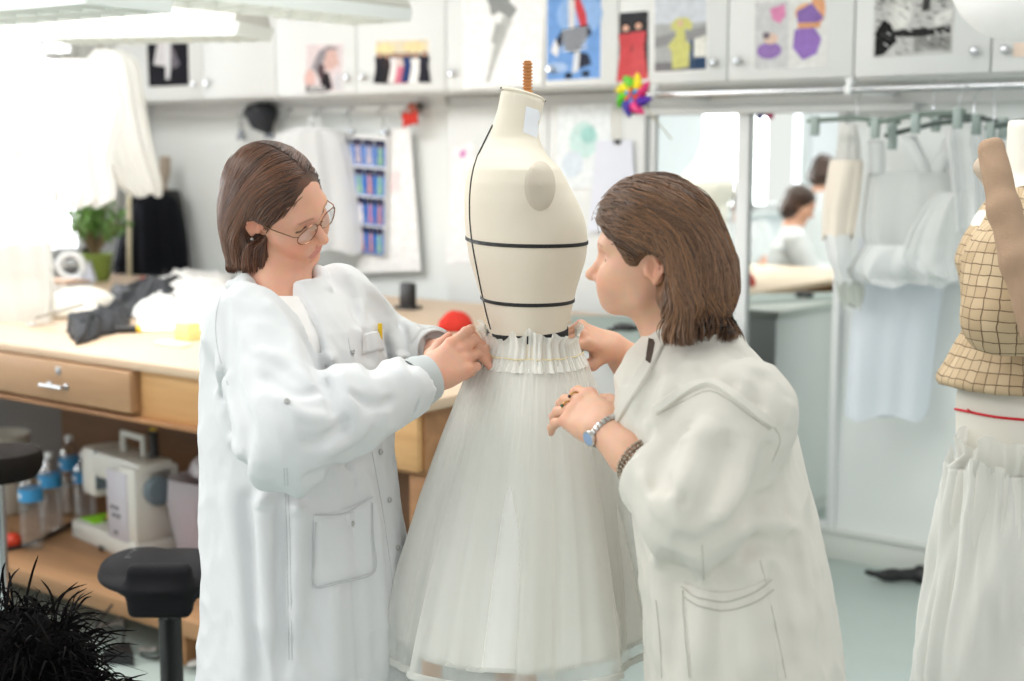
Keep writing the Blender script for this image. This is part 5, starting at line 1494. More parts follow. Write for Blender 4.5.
for k in range(5):
    a = 2 * PI * k / 5 + .25; dv = np.array([math.cos(a), math.sin(a), 0])
    lg = MB().tube([st + UPH * .095, st + dv * .15 + UPH * .08, st + dv * .26 + UPH * .065], [.024, .02, .015], 10).build('leg', black, t)
    e = st + dv * .255; sd = np.cross(dv, UPH); w_b = MB()
    w_b.tube([e + UPH * .07, e + UPH * .045], .008, 8)
    for s in (-1, 1): w_b.lathe(e + sd * s * .012 + UPH * .027 - sd * .008 * (s < 0), [(.01, -.002), (.026, 0), (.027, .004), (.026, .008), (.01, .01)], 18, ax=sd)
    w_b.build('caster', black, lg)
# second stool, only its dark seat edge and a pale bin below show
c = on_z(2, 452, .55); c = P(-4, 455, 4.1)
t = thing('round_stool', 'round black padded stool seat at the left edge, over the pale bin', 'stool', (c[0], c[1], 0))
zz = c[2]
MB().lathe((c[0], c[1], zz), [(.02, -.07), (.11, -.065), (.128, -.040), (.132, -.01), (.124, .012), (.08, .020), (.001, .022)], 40).build('seat', mat('worn_black_vinyl', (30, 26, 24), .8, spec=.1), t)
MB().tube([(c[0], c[1], .05), (c[0], c[1], zz - .045)], .02, 14).build('column', chrome, t)
for k in range(4):
    a = PI / 2 * k + .5; MB().tube([(c[0], c[1], .09), (c[0] + .24 * math.cos(a), c[1] + .24 * math.sin(a), .018)], [.02, .014], 10).build('leg', black, t)
c = on_y(4, 530, 3.15); 
b = MB(); cc_ = np.array([on_y(4, 500, 3.12)[0] - .02, 3.12, .172])
b.lathe(cc_, [(.095, 0), (.105, .02), (.118, .30), (.123, .305), (.118, .31), (.112, .30), (.098, .02), (.001, .018)], 36); one(b, 'waste_bin', mat('pale_bin', (212, 210, 198), .5), 'pale round bin standing on the lower shelf at the left edge', 'bin')

# ---- floor clutter by the stool
c = on_z(30, 690, .0); c = P(12, 640, 2.6)
fb = thing('feather_trim', 'heap of black feathers with red and yellow threads in the lower left corner', 'feathers', (c[0], c[1], 0))
fblack = mat('black_feather', (14, 12, 12), .9, spec=.1)
g = np.random.default_rng(12)
top_ = float(c[2]); q0 = np.array([c[0], c[1], 0.0])
F_ = Field(); F_.cone(q0 + UPH * .12, q0 + UPH * (top_ - .05), .22, .10, .05); F_.cone(q0 + RTH * .10 + UPH * .1, q0 + RTH * .06 + UPH * (top_ - .10), .15, .06, .05)
F_.func(lambda p: -p[:, 2], q0, 3, .0, 'i'); F_.disp.append(lambda p: .02 * hash_noise(p, 18, 2))
v_, q_ = sdf_mesh(F_, q0 - [.5, .5, .02], q0 + [.5, .5, 1.2], .014); fast_mesh('base_cloth', relax(v_, q_, 1), q_, fblack, fb)
bvq = bvh_of(v_, q_)
pl_ = MB()
nf = 0
while nf < 3800:
    a = g.uniform(0, 2 * PI); z = g.uniform(.1, top_ + .02); o = q0 + RTH * .03 + UPH * z; dv = np.array([math.cos(a), math.sin(a), 0])
    h = bvq.ray_cast(Vector(o + dv * .6), Vector(-dv))
    if nf % 3 == 0: h = bvq.ray_cast(Vector((q0[0] + g.uniform(-.2, .2), q0[1] + g.uniform(-.2, .2), 2.0)), Vector((0, 0, -1)))
    if h[0] is None: nf += 1; continue
    p = np.array(h[0]); dv2 = dv * g.uniform(.4, .9) + UPH * g.uniform(-.3, .8) + g.normal(size=3) * .5; dv2 /= np.linalg.norm(dv2)
    L_ = g.uniform(.05, .15); mid = p + dv2 * L_ * .5; tip = p + dv2 * L_ * .9 + UPH * -.035 + g.normal(size=3) * .012
    sd = np.cross(dv2, g.normal(size=3)); sd /= np.linalg.norm(sd); path = spline([p, mid, tip], 5)
    ws = np.interp(np.linspace(0, 1, len(path)), [0, .3, .75, 1], [.0010, .0026, .0020, .0004])
    pl_.grid([[q - sd * w, q + np.cross(sd, dv2) * w * .3, q + sd * w] for q, w in zip(path, ws)]); nf += 1
tag(pl_.build('feathers', fblack, fb), kind='stuff')
for nm, cc, sd_, n_ in (('red_thread', (170, 40, 28), 3, 7), ('yellow_thread', (196, 170, 40), 4, 7)):
    g = np.random.default_rng(sd_); b = MB()
    for i in range(n_):
        a = math.atan2(-FW[1], -FW[0]) + g.uniform(-.8, .8); z = g.uniform(.35, top_ - .05) ; pts = []
        for k in range(7):
            dv = np.array([math.cos(a + k * .09), math.sin(a + k * .09), 0]); h = bvq.ray_cast(Vector(q0 + RTH * .03 + UPH * (z - k * .022) + dv * .6), Vector(-dv))
            if h[0] is not None: pts.append(np.array(h[0]) + dv * .12 + g.normal(size=3) * .006)
        if len(pts) > 3: b.tube(spline(pts, 4), .0024, 5)
    b.build(nm, mat(nm, cc, .7), fb)
# adapter with its cable, paper scraps, pedal
c = on_z(122, 655, .02); t = thing('power_adapter', 'black wedge-shaped power plug on the floor with its cable running up', 'plug', (c[0], c[1], 0))
b = MB(); d1 = RTH * .055; d2 = fa * .05
b.prism([c - d1 - d2 * .4 + UPH * -.018, c + d1 * .9 - d2 * .9 + UPH * -.018, c + d1 * .2 + d2 + UPH * -.018, c - d1 * .6 + d2 * .7 + UPH * -.018], UPH * .04); b.build('plug_body', black, t, smooth=False)
MB().tube(spline([c + UPH * .02, c + UPH * .12 + RTH * .01, mk(124, 620, .18) + [0, -.10, 0], mk(128, 600, .20) + [0, -.06, 0]], 8), .004, 6).build('cable', black, t)
MB().tube(spline([c + d1, c + d1 * 2 + fa * .02 + UPH * -.012, on_z(172, 625, .012), on_z(200, 615, .012)], 8), .004, 6).build('cable', black, t)
c = on_z(82, 655, .0); t = thing('foot_pedal', 'rounded black foot pedal on the floor between the feathers and the plug', 'pedal', c)
b = MB(); b.lathe(c + RTH * -.05, [(.06, 0), (.065, .012), (.06, .03), (.045, .04), (.001, .042)], 28, sx=1.25); b.build('pedal_body', black, t)
b = MB(); b.lathe(c + RTH * .035 - fa * .03, [(.022, 0), (.026, .01), (.024, .022), (.015, .028), (.001, .029)], 20); b.build('pedal_button', black, t)
g = np.random.default_rng(21); scr = mat('scrap_white', (214, 212, 208), .9)
def scrap(px, py, w, label, cat='scrap', m=scr, sd=1):
    c = on_z(px, py, 0.0); g = np.random.default_rng(sd); rows_ = []
    for i in range(7):
        row = []
        for j in range(7):
            u, v = (i / 6 - .5), (j / 6 - .5)
            row.append(c + RTH * (u * w * 2) + fa * (v * w * 1.3) + UPH * (.004 + w * .35 * abs(math.sin(3 * u + sd) * math.cos(4 * v + sd * 2)) + g.uniform(0, .003)))
        rows_.append(row)
    o = MB().grid(rows_).build('fabric_scrap', m, thick=.0015); tag(o, label, cat, 'fabric scraps on the floor by the stool')
scrap(112, 628, .045, 'white fabric scrap on the floor under the shelf, behind the plug', sd=1); scrap(148, 652, .03, 'small pale scrap between the black plug and stool column', sd=3); scrap(205, 665, .05, 'curled white scrap beside the shelf foot at the coat hem', sd=5)
# ================================================================ pictures on the cupboard doors
def poster(name, label, quad, shapes, cat='picture', Y=YC - .002, border=None, group='pictures taped to the cupboard doors', th=.0012):
    """quad: picture corners tl,tr,br,bl on the wall; shapes: (colour, [(u, v)...]) drawn on the sheet, v downwards"""
    c = [on_y(x, y, Y) for x, y in quad]
    Q = lambda u, v: (c[0] * (1 - u) + c[1] * u) * (1 - v) + (c[3] * (1 - u) + c[2] * u) * v
    mb = MB(); mats = []; names = {}
    def mi(col):
        if col not in names:
            names[col] = len(mats); mats.append(mat('print_%02x%02x%02x' % tuple(col), col, .9, var=.10, scale=35, spec=.1))
        return names[col]
    if border is None: border = (240, 240, 238)
    mb.prism([Q(0, 0), Q(1, 0), Q(1, 1), Q(0, 1)], np.array([0, th, 0]), mi(border))
    for i, (col, pts) in enumerate(shapes):
        k = np.array([0, -.0004 - .00012 * i, 0])
        mb.poly([Q(u, v) + k for u, v in pts], mi(tuple(col)))
    o = mb.build(name, mats, smooth=False); return tag(o, label, cat, group)
def E(u, v, a, b, n=18, rot=0): return [(u + a * math.cos(t) * math.cos(rot) - b * math.sin(t) * math.sin(rot), v + a * math.cos(t) * math.sin(rot) + b * math.sin(t) * math.cos(rot)) for t in np.linspace(0, 2 * PI, n, endpoint=False)]
def B4(u0, v0, u1, v1): return [(u0, v0), (u1, v0), (u1, v1), (u0, v1)]
def figure(u, v, h, skin, top, bottom, hair, w=.09):
    return [(hair, E(u, v, w * .42, h * .075)), (skin, E(u, v + h * .02, w * .30, h * .06)), (top, [(u - w * .7, v + h * .12), (u + w * .7, v + h * .12), (u + w * .5, v + h * .42), (u - w * .5, v + h * .42)]), (bottom, [(u - w * .5, v + h * .40), (u + w * .5, v + h * .40), (u + w * .9, v + h), (u - w * .9, v + h)])]
poster('black_print', 'black print of a pale draped garment, beside the window curtain', [(146, 40), (189, 39), (190, 86), (148, 88)],
       [((36, 36, 42), B4(.02, .02, .98, .98)), ((226, 224, 228), [(.28, .0), (.48, .0), (.46, .30), (.44, .56), (.16, .52)]), ((236, 236, 240), [(.42, .0), (.58, .0), (.56, .60), (.52, .84), (.44, .84), (.44, .5)]), ((120, 116, 124), [(.58, .05), (.78, .52), (.66, .62), (.58, .58)])])
poster('portrait_page', 'magazine page with a grey-haired face in profile, left of the group photo', [(306, 43.5), (344, 43), (343, 92.5), (305, 93)],
       [((222, 208, 210), B4(.02, .02, .98, .98)), ((150, 144, 150), [(.16, .5), (.34, .16), (.62, .05), (.88, .1), (.70, .2), (.44, .40), (.34, .62)]), ((214, 180, 172), [(.56, .14), (.80, .12), (.84, .30), (.88, .42), (.74, .52), (.56, .56), (.48, .40)]), ((224, 186, 180), E(.12, .72, .14, .2)), ((44, 40, 44), [(.42, .60), (.62, .58), (.74, .92), (.52, .99), (.02, .99), (.04, .84), (.40, .86)]), ((90, 76, 80), E(.42, .56, .10, .16)), ((206, 204, 208), [(.74, .7), (.96, .56), (.96, .95), (.80, .98)]), ((232, 230, 230), B4(.10, .86, .50, .89)), ((226, 224, 224), B4(.08, .92, .56, .95))])
sh = [((226, 214, 190), B4(.02, .02, .98, .98)), ((238, 222, 172), E(.2, .22, .18, .14)), ((236, 216, 168), E(.72, .18, .2, .12)), ((70, 62, 62), B4(.02, .36, .98, .99))]
for i, (u, top_, bot_) in enumerate(((.10, (48, 48, 54), (44, 44, 50)), (.24, (60, 52, 54), (50, 48, 50)), (.38, (232, 226, 226), (236, 230, 228)), (.50, (214, 196, 190), (210, 120, 140)), (.62, (56, 74, 118), (48, 66, 112)), (.76, (236, 234, 232), (240, 238, 236)), (.92, (50, 50, 60), (46, 46, 54)))): sh += figure(u, .34 + .02 * (i % 2), .64, (214, 170, 148), top_, bot_, (62, 46, 40), .13)
poster('group_photo', 'colour group photo of people in dark suits and white gowns, right of the portrait page', [(374.5, 40), (430, 38.5), (429, 83), (374, 84)], sh)
sk = [((247, 247, 245), B4(.0, .0, 1, 1)), ((150, 152, 152), [(.30, .12), (.42, .02), (.62, .06), (.58, .16), (.68, .24), (.60, .34), (.46, .26), (.36, .30), (.34, .20)]), ((190, 192, 190), [(.50, .30), (.62, .34), (.50, .60), (.34, .96), (.30, .94), (.40, .58)]), ((120, 122, 122), [(.62, .06), (.84, .02), (.98, .0), (.80, .08)]), ((176, 178, 176), [(.42, .36), (.56, .40), (.44, .58), (.36, .56)])]
poster('bird_drawing', 'pale pencil drawing of a long-tailed bird, left of the blue print', [(462, -14), (546, -16), (541, 84), (463, 90)], sk, border=(247, 247, 245))
poster('blue_print', 'large blue print of a leaping figure in striped clothes and red hair', [(546, -22), (603, -24), (602, 80), (545, 83)],
       [((120, 162, 220), B4(.03, .02, .97, .98)), ((176, 200, 236), E(.2, .86, .2, .05)), ((150, 184, 230), E(.6, .36, .4, .2)), ((206, 78, 84), [(.36, .04), (.52, .08), (.72, .36), (.74, .46), (.62, .48), (.52, .28)]), ((220, 216, 216), [(.40, .20), (.52, .22), (.52, .50), (.42, .48)]), ((52, 56, 70), [(.30, .50), (.76, .46), (.82, .54), (.66, .64), (.60, .74), (.36, .70), (.34, .62), (.20, .70), (.14, .64)])] + [((226, 230, 236), [(.30, .515 + k * .045), (.74, .49 + k * .045), (.74, .505 + k * .045), (.30, .53 + k * .045)]) for k in range(5)] +
       [((220, 224, 230), [(.52, .72), (.62, .70), (.60, .90), (.48, .92)]), ((56, 60, 74), [(.62, .72), (.76, .74), (.82, .84), (.60, .88)]), ((44, 46, 56), E(.42, .94, .07, .03)), ((44, 46, 56), E(.72, .93, .07, .03)), ((232, 232, 236), [(.18, .58), (.10, .70), (.22, .76), (.26, .68)])])
poster('red_gowns_photo', 'narrow photo of two women in long red gowns, above the pinwheel', [(618.5, 11.5), (649, 9.5), (649, 76), (619, 79)],
       [((62, 62, 66), B4(.02, .02, .98, .98))] + figure(.24, .24, .8, (222, 178, 158), (200, 82, 86), (204, 84, 88), (50, 36, 32), .36) + figure(.66, .22, .82, (222, 178, 158), (206, 86, 92), (210, 92, 96), (60, 42, 36), .36))
poster('yellow_gown_print', 'print of a yellow ruffled gown against grey stonework, right of the red gowns', [(653, -18), (709, -20), (708, 71), (653, 74)],
       [((176, 178, 178), B4(.03, .02, .97, .98)), ((208, 212, 220), B4(.03, .02, .97, .46)), ((150, 150, 152), [(.03, .60), (.97, .50), (.97, .62), (.03, .72)]), ((128, 126, 130), B4(.03, .88, .97, .98)), ((206, 204, 130), [(.34, .46), (.44, .40), (.62, .40), (.72, .46), (.70, .54), (.58, .52), (.60, .66), (.76, .72), (.66, .78), (.66, .94), (.36, .96), (.34, .76), (.28, .70), (.42, .60), (.42, .52), (.34, .54)]), ((222, 186, 164), E(.50, .46, .05, .035)), ((48, 76, 112), [(.68, .66), (.74, .64), (.74, .97), (.68, .97)]), ((230, 228, 220), [(.75, .64), (.96, .60), (.96, .84), (.75, .84)]), ((56, 76, 104), B4(.75, .84, .96, .97))])
poster('purple_costume_print', 'print of costume sketches with a large violet skirt, over the mirror', [(754, 1), (829, -2), (827, 67), (753, 71)],
       [((222, 222, 220), B4(.01, .01, .99, .99)), ((204, 204, 206), B4(.02, .02, .48, .98)), ((216, 140, 178), [(.22, .12), (.42, .06), (.44, .22), (.36, .34), (.26, .28)]), ((150, 120, 180), E(.22, .72, .17, .12)), ((222, 196, 180), E(.24, .55, .10, .08)), ((226, 168, 130), E(.86, .16, .10, .22)), ((232, 180, 130), E(.72, .2, .16, .14)), ((140, 112, 176), [(.58, .18), (.78, .06), (.94, .28), (.84, .38), (.60, .36)]), ((150, 118, 188), [(.56, .44), (.80, .38), (.92, .58), (.86, .80), (.68, .88), (.54, .70)]), ((214, 160, 120), B4(.60, .34, .90, .42)), ((120, 110, 120), E(.18, .50, .05, .05))])
g = np.random.default_rng(31); sh = [((196, 196, 194), B4(.0, .0, 1, 1)), ((40, 40, 40), [(.02, .62), (.12, .42), (.22, .5), (.30, .76), (.14, .96), (.02, .98)]), ((214, 214, 210), E(.34, .34, .15, .26)), ((228, 228, 224), E(.36, .36, .11, .19)), ((52, 52, 52), [(.22, .62), (.40, .58), (.74, .60), (.96, .56), (.97, .68), (.60, .72), (.30, .70)]), ((150, 150, 148), B4(.52, .72, .98, .94)), ((70, 70, 70), [(.62, .02), (.70, .02), (.70, .30), (.60, .34)]), ((226, 226, 222), [(.70, .44), (.98, .30), (.98, .46), (.80, .56)])]
for i in range(110):
    u, v = g.uniform(.02, .96), g.uniform(.02, .96); a, b_, rt = g.uniform(.01, .06), g.uniform(.004, .012), g.uniform(0, 3.1)
    sh.append(((int(q := g.choice([36, 60, 90, 220])), int(q), int(q)), E(u, v, min(a, u - .01, .99 - u) if min(u, 1 - u) > .02 else .008, b_, 8, rt * .3)))
poster('ink_engraving', 'black and white ink engraving of a reclining figure, above the clothes rail', [(875, -8), (956, -12), (952, 53), (873, 58)], sh)
tz = on_y(1015, 50, YC - .01)
tag(MB().prism([on_y(1014, 40, YC - .003), on_y(1040, 38, YC - .003), on_y(1040, 56, YC - .003), on_y(1013, 57, YC - .003)], (0, .001, 0)).build('peach_swatch', mat('peach_paper', (238, 216, 200), .8)), 'small peach paper swatch pinned at the upper right edge under the globe lamp', 'paper')
# papers on the tall cupboard
YP = YT - .003
poster('teal_sketch', 'pale blue watercolour sheet with a teal smudge, behind the dress form neck', [(557, 106), (612, 103), (611, 188), (556, 190)], [((236, 242, 246), B4(.01, .01, .99, .99)), ((206, 232, 230), E(.5, .42, .26, .22)), ((168, 214, 210), E(.58, .36, .14, .10)), ((220, 230, 240), E(.3, .7, .2, .16))], Y=YP, group='papers taped to the tall cupboard')
poster('pattern_sheet', 'white sheet with a small pink flower, hanging behind the back of the form', [(452, 148), (474, 140), (480, 262), (446, 264)], [((244, 244, 246), B4(0, 0, 1, 1)), ((222, 160, 206), E(.50, .08, .16, .035)), ((206, 130, 190), E(.52, .085, .07, .018))], Y=YP, group='papers taped to the tall cupboard')
t_ = on_y(614, 165, YP - .02)
cb = thing('clipped_paper', 'pale lavender sheet held by a black clip on a white cord under the pinwheel', 'paper', on_y(612, 200, YP - .012))
MB().prism([on_y(596, 141, YP - .012), on_y(632, 140, YP - .012), on_y(637, 230, YP - .012), on_y(588, 232, YP - .012)], (0, .0012, 0)).build('sheet', mat('lavender_paper', (226, 230, 242), .8), cb)
MB().box(on_y(613.5, 144, YP - .024), on_y(620.5, 139.5, YP - .012) + [0, .010, 0], .001).build('clip', black, cb)
b = MB(); a0, a1 = on_y(617, 140, YP - .015), on_y(616, 110, YP - .015); b.tube([a0 + [-.014, 0, 0], a1 + [-.012, 0, 0], a1 + [.012, 0, 0], a0 + [.014, 0, 0]], .0022, 6); b.build('cord', mat('cream_cord', (226, 220, 200), .8), cb)
# ---------------------------------------------------------------- pinwheel
pcn = on_y(634, 95, 4.52); pw_ = thing('pinwheel', 'rainbow foil pinwheel stuck in front of the cupboard edge', 'pinwheel', pcn)
cols = [('pin_yellow', (250, 226, 40)), ('pin_magenta', (214, 44, 110)), ('pin_violet', (78, 40, 160)), ('pin_pink', (236, 60, 130)), ('pin_indigo', (70, 52, 170)), ('pin_green', (90, 196, 40)), ('pin_lemon', (244, 226, 40)), ('pin_lime', (100, 200, 50))]
eu, ev = np.array([1., 0, 0]), np.array([0, 0, 1.]); rp = .085
for i, (nm, cc) in enumerate(cols):
    a = R(80 - 45 * i); d_ = eu * math.cos(a) + ev * math.sin(a); s_ = eu * math.cos(a - PI / 2) + ev * math.sin(a - PI / 2); nn_p = np.array([0, -1., 0])
    rows_ = []
    for k in range(9):
        t = k / 8; w = .040 * math.sin(PI * min(1, t * .95 + .06)) ** .7
        o0 = pcn + d_ * (rp * t) + nn_p * (.012 * math.sin(PI * t))
        rows_.append([o0 - s_ * w * .25, o0 + s_ * w * .45 + nn_p * .016 * math.sin(PI * t), o0 + s_ * w * .95 + nn_p * .004])
    MB().grid(rows_).build('sail', mat(nm, cc, .25, spec=.6), pw_, thick=.0006)
for i in range(6):
    a = R(95 - 60 * i); d_ = eu * math.cos(a) + ev * math.sin(a); s_ = eu * math.cos(a - PI / 2) + ev * math.sin(a - PI / 2)
    pts = [pcn + np.array([0, -.024, 0]), pcn + d_ * .03 + s_ * .009 + [0, -.02, 0], pcn + d_ * .042 + [0, -.016, 0], pcn + d_ * .03 - s_ * .009 + [0, -.02, 0]]
    MB().poly(pts).build('inner_petal', mat('pin_blue' if i % 2 else 'pin_orange', (40, 150, 226) if i % 2 else (240, 90, 40), .3), pw_, thick=.0006)
MB().ball(pcn + np.array([0, -.028, 0]), .007, n=8).build('hub', mat('pin_hub', (230, 60, 120), .4), pw_)
MB().tube([pcn + [0, .004, 0], pcn + [.002, .27, -.16]], .003, 6).build('stick', mat('cream_cord', (226, 220, 200), .8), pw_)

# ---------------------------------------------------------------- hook rail on the left wall part
YH = YW - .05
hook_m = steel; dull = mat('dull_metal', (112, 114, 118), .55, metal=.6)
hk = thing('hook_rail', 'row of small metal hooks on the rail under the left cupboards', 'hook rail', on_y(330, 112, YH))
b0, b1 = on_y(238, 112, YH), on_y(430, 106, YH)
MB().box((b0[0], YW - .036, b0[2] - .02), (b1[0], YW - .022, b0[2] + .02), .003).build('board', white, hk)
for px in (246, 268, 290, 322, 352, 384, 408, 426):
    p = on_y(px, 110, YH); p[2] = b0[2]
    MB().tube([p + [0, .028, .01], p + [0, -.02, .0], p + [0, -.028, -.03], p + [0, -.045, -.03], p + [0, -.052, -.01]], .004, 6).build('hook', hook_m, hk)
def soft(name, label, cat, prims, m, disp=.006, fr=20, h=.007, group=None, lo=None, seed=1, hash_s=None):
    F_ = Field()
    for q in prims: (F_.cone if len(q) == 5 else F_.ell)(*q)
    F_.disp.append(lambda p: disp * hash_noise(p, fr, seed) + disp * .5 * hash_noise(p, fr * 2.2, seed + 1))
    cs = np.array([q.c for q in F_.p]); rs = np.array([q.r for q in F_.p]); v, q = sdf_mesh(F_, (cs - rs[:, None]).min(0) - .03, (cs + rs[:, None]).max(0) + .03, h)
    v = relax(v, q, 1); o = fast_mesh(name, v, q, m); return tag(o, label, cat, group) if label else o
p = on_y(259, 117, YW - .10); soft('fabric_hat', 'black fabric cap hanging on the hook rail above the bob-haired woman', 'hat', [(p + [-.05, 0, .02], p + [.06, 0, .02], .045, .05, .02), (p + [.0, 0, -.02], p + [.05, 0, -.05], .05, .035, .03)], mat('black_cloth', (34, 36, 40), .9), .008)
for (px, py, s, lb) in ((240, 134, 1, 'steel bulldog clip hanging left of the black cap'), (268, 132, .9, 'steel clip hanging below the black cap'),):
    p = on_y(px, py, YW - .08); t = thing('hanging_clip', lb, 'clip', p, 'metal clips on the hook rail')
    b = MB(); b.prism([p + [-.03, 0, -.03], p + [.03, 0, -.03], p + [.012, 0, .02], p + [-.012, 0, .02]], (0, .018, 0)); b.build('jaw', dull, t)
    b = MB(); b.tube([p + [0, .009, .02], p + [-.018, .009, .045], p + [0, .009, .065], p + [.018, .009, .045]], .003, 6, closed=True); b.build('ring', dull, t)
# white jacket on a hanger behind the bob-haired woman
def garment(name, label, cat, rows_, d_of, depth, m, group=None, nf=7, amp=.02, seed=2, thick=None, n=110, parent=None):
    """hanging cloth: rows (y, x left, x right) in the view at depth d; closed oval tube with hanging folds"""
    g = np.random.default_rng(seed); ph = g.uniform(0, 6.28, 4); out = []
    pts = spline([(y, a, c) for y, a, c in rows_], 6)
    for i, (y, a, c) in enumerate(pts):
        d = d_of; L_, R_ = P(a, y, d), P(c, y, d); ce = (L_ + R_) / 2; w = np.linalg.norm(R_ - L_) / 2; t = i / (len(pts) - 1)
        row = []
        for q in np.linspace(0, 2 * PI, n, endpoint=False):
            f = amp * (.25 + .75 * t) * (math.sin(nf * q + ph[0] + .6 * t) + .6 * math.sin((nf * 2 + 1) * q + ph[1]) + .3 * math.sin((3 * nf + 1) * q + ph[2] + 2 * t))
            row.append(ce + RT * (math.cos(q) * w * (1 + .3 * f / max(w, .02))) + TH * (math.sin(q) * (depth * (.55 + .45 * math.sin(PI * min(1, t + .25)))) + f) + UPH * (.012 * math.sin(nf * q + ph[3]) if i == len(pts) - 1 else 0))
        out.append(row)
    mb = MB().grid(out, wrap=True); o = mb.build(name, m, parent, thick=thick, sharp=None)
    return tag(o, label, cat, group) if parent is None else o
dW = lambda px, Y: float((on_y(px, 160, Y) - CAM) @ FW)
toile = sheer('white_toile', (246, 247, 248), .80, .3)
jk = thing('hanging_jacket', 'white jacket on a white hanger, hanging behind the glasses woman', 'jacket', on_y(318, 190, YW - .14))
garment('jacket_body', None, None, [(127, 300, 326), (131, 286, 340), (140, 274, 348), (180, 268, 358), (230, 262, 364), (252, 262, 362)], dW(318, YW - .16), .07, toile, nf=5, amp=.012, seed=5, parent=jk)
p = on_y(314, 128, YW - .10); b = MB(); b.tube([p + [-.20, 0, -.05], p + [-.05, 0, .0], p + [.05, 0, .0], p + [.20, 0, -.06]], .009, 8).tube([p + [-.028, 0, .0], p + [-.035, 0, .045], p + [.035, 0, .045], p + [.028, 0, 0]], .009, 8); b.build('hanger', white, jk)
# contact sheets of blue photographs
c4 = [(336, 134), (386, 136), (385, 255), (366, 252)]
sh = [((246, 246, 246), B4(0, 0, 1, 1))]
g = np.random.default_rng(6)
for r_ in range(4):
    for k in range(4):
        u0, v0 = .04 + k * .235, .03 + r_ * .245; sh.append(((44, 100, 186) if (k + r_) % 2 else (62, 124, 204), B4(u0, v0, u0 + .215, v0 + .225)))
        sh.append(((30, 40, 70), B4(u0, v0, u0 + .215, v0 + .06)))
        fc_ = [(196, 130, 150), (160, 196, 150), (210, 196, 196), (206, 150, 140), (230, 226, 226)][int(g.integers(5))]
        sh += figure(u0 + .11, v0 + .05, .16, (220, 180, 160), fc_, fc_, (50, 40, 40), .065)
poster('hanging_photo_sheet', 'sheet of small blue fashion photographs, hanging beside the white pattern paper', [(338, 133), (388, 137), (386, 256), (352, 252)], sh, cat='photo sheet', Y=YW - .075, group=None)
poster('hanging_pattern_paper', 'large white pattern paper hanging right of the blue photographs', [(386, 129), (410, 127), (421, 271), (356, 273)], [((246, 246, 246), B4(0, 0, 1, 1)), ((250, 226, 228), B4(.42, .30, .66, .44)), ((236, 236, 238), B4(.30, .60, .60, .605))], cat='paper', Y=YW - .055, group=None)
for (px, lb) in ((350, 'clip'), (384, 'clip')):
    p = on_y(px, 131, YW - .08); t = thing('hanging_clip', 'steel clip holding the %s corner of the blue photo sheet' % ('upper left' if px == 350 else 'upper right'), 'clip', p, 'metal clips on the hook rail')
    MB().box(p + [-.02, -.008, -.02], p + [.02, .012, .012], .003).build('jaw', steel, t); MB().tube([p + [0, 0, .01], p + [0, 0, .07]], .003, 6).build('ring', steel, t)
# red leaf ornament
p = on_y(411, 114, YW - .10); rl = thing('hanging_leaf_ornament', 'red felt leaf ornament hanging at the end of the hook rail', 'ornament', p)
for i in range(7):
    a = R(200 + i * 40) ; d_ = np.array([math.cos(a), -.25, math.sin(a)]) * (.055 + .02 * (i % 2)); s_ = np.cross(d_, [0, 1, 0]); s_ /= np.linalg.norm(s_)
    MB().prism([p, p + d_ * .5 + s_ * .024, p + d_, p + d_ * .5 - s_ * .024], (0, .005, 0)).build('leaf', mat('red_felt' if i < 5 else 'rust_felt', (196, 44, 30) if i < 5 else (170, 92, 76), .8), rl)
MB().tube([p, p + [0, .02, .05]], .004, 6).build('loop', black, rl); MB().ball(p + [.05, 0, .035], .02, n=6).build('berry', mat('dark_felt', (70, 70, 64), .8), rl)

# ---------------------------------------------------------------- clothes on the rail
hg = mat('hanger_green_grey', (112, 126, 118), .45); hgd = mat('hanger_dark', (74, 86, 82), .45)
def clip_hanger(px0, py0, px1, py1, hx, Y, label, m=hg, clips=2):
    a, c = on_y(px0, py0, Y), on_y(px1, py1, Y); h = on_y(hx, 92, Y); t = thing('clip_hanger', label, 'hanger', (a + c) / 2, 'hangers on the clothes rail')
    MB().tube([a, (a + c) / 2 + [0, 0, .012], c], .0085, 8).build('bar', m, t)
    mid = (a + c) / 2 + (c - a) * ((h[0] - (a[0] + c[0]) / 2) / (c[0] - a[0] + 1e-9)); top = np.array([mid[0], Y, zr])
    MB().tube([mid, top + [0, 0, -.03], top + [.014, 0, -.012], top + [.018, 0, .008], top + [0, 0, .0165], top + [-.018, 0, .006]], .0022, 6).build('hook', chrome, t)
    for k in range(clips):
        q = a + (c - a) * (.08 + .84 * k / max(1, clips - 1)); MB().box(q + [-.014, -.012, -.05], q + [.014, .012, .018], .004).build('clip', mat('clip_grey', (150, 164, 160), .4), t)
clip_hanger(808, 121, 900, 122, 858, 4.56, 'green-grey clip hanger sticking out left over the mirror edge')
clip_hanger(868, 124, 966, 112, 934, 4.50, 'green-grey clip hanger tilted up, second along the rail', clips=3)
clip_hanger(885, 136, 985, 118, 960, 4.60, 'dark green hanger with sloping arms in the middle of the rail', hgd)
clip_hanger(930, 116, 1010, 124, 975, 4.66, 'green-grey hanger under a pale frilly shoulder, farther along the rail', hgd)
clip_hanger(985, 128, 1060, 122, 995, 4.55, 'dark hanger at the right end of the rail', hgd)
org = sheer('organza_white', (250, 252, 251), .66, .3); org2 = sheer('organza_dense', (250, 252, 252), .84, .2)
tp = thing('organza_top', 'sheer white sleeveless top with wide straps and a stiff peplum, on the rail', 'top', P(900, 200, 5.0))
garment('bodice', None, None, [(172, 868, 972), (200, 864, 976), (232, 862, 968), (250, 868, 962)], 4.98, .06, org, nf=5, amp=.010, seed=3, parent=tp)
garment('peplum', None, None, [(244, 866, 966), (262, 852, 974), (276, 850, 972), (284, 862, 962)], 4.98, .10, org2, nf=6, amp=.022, seed=9, parent=tp)
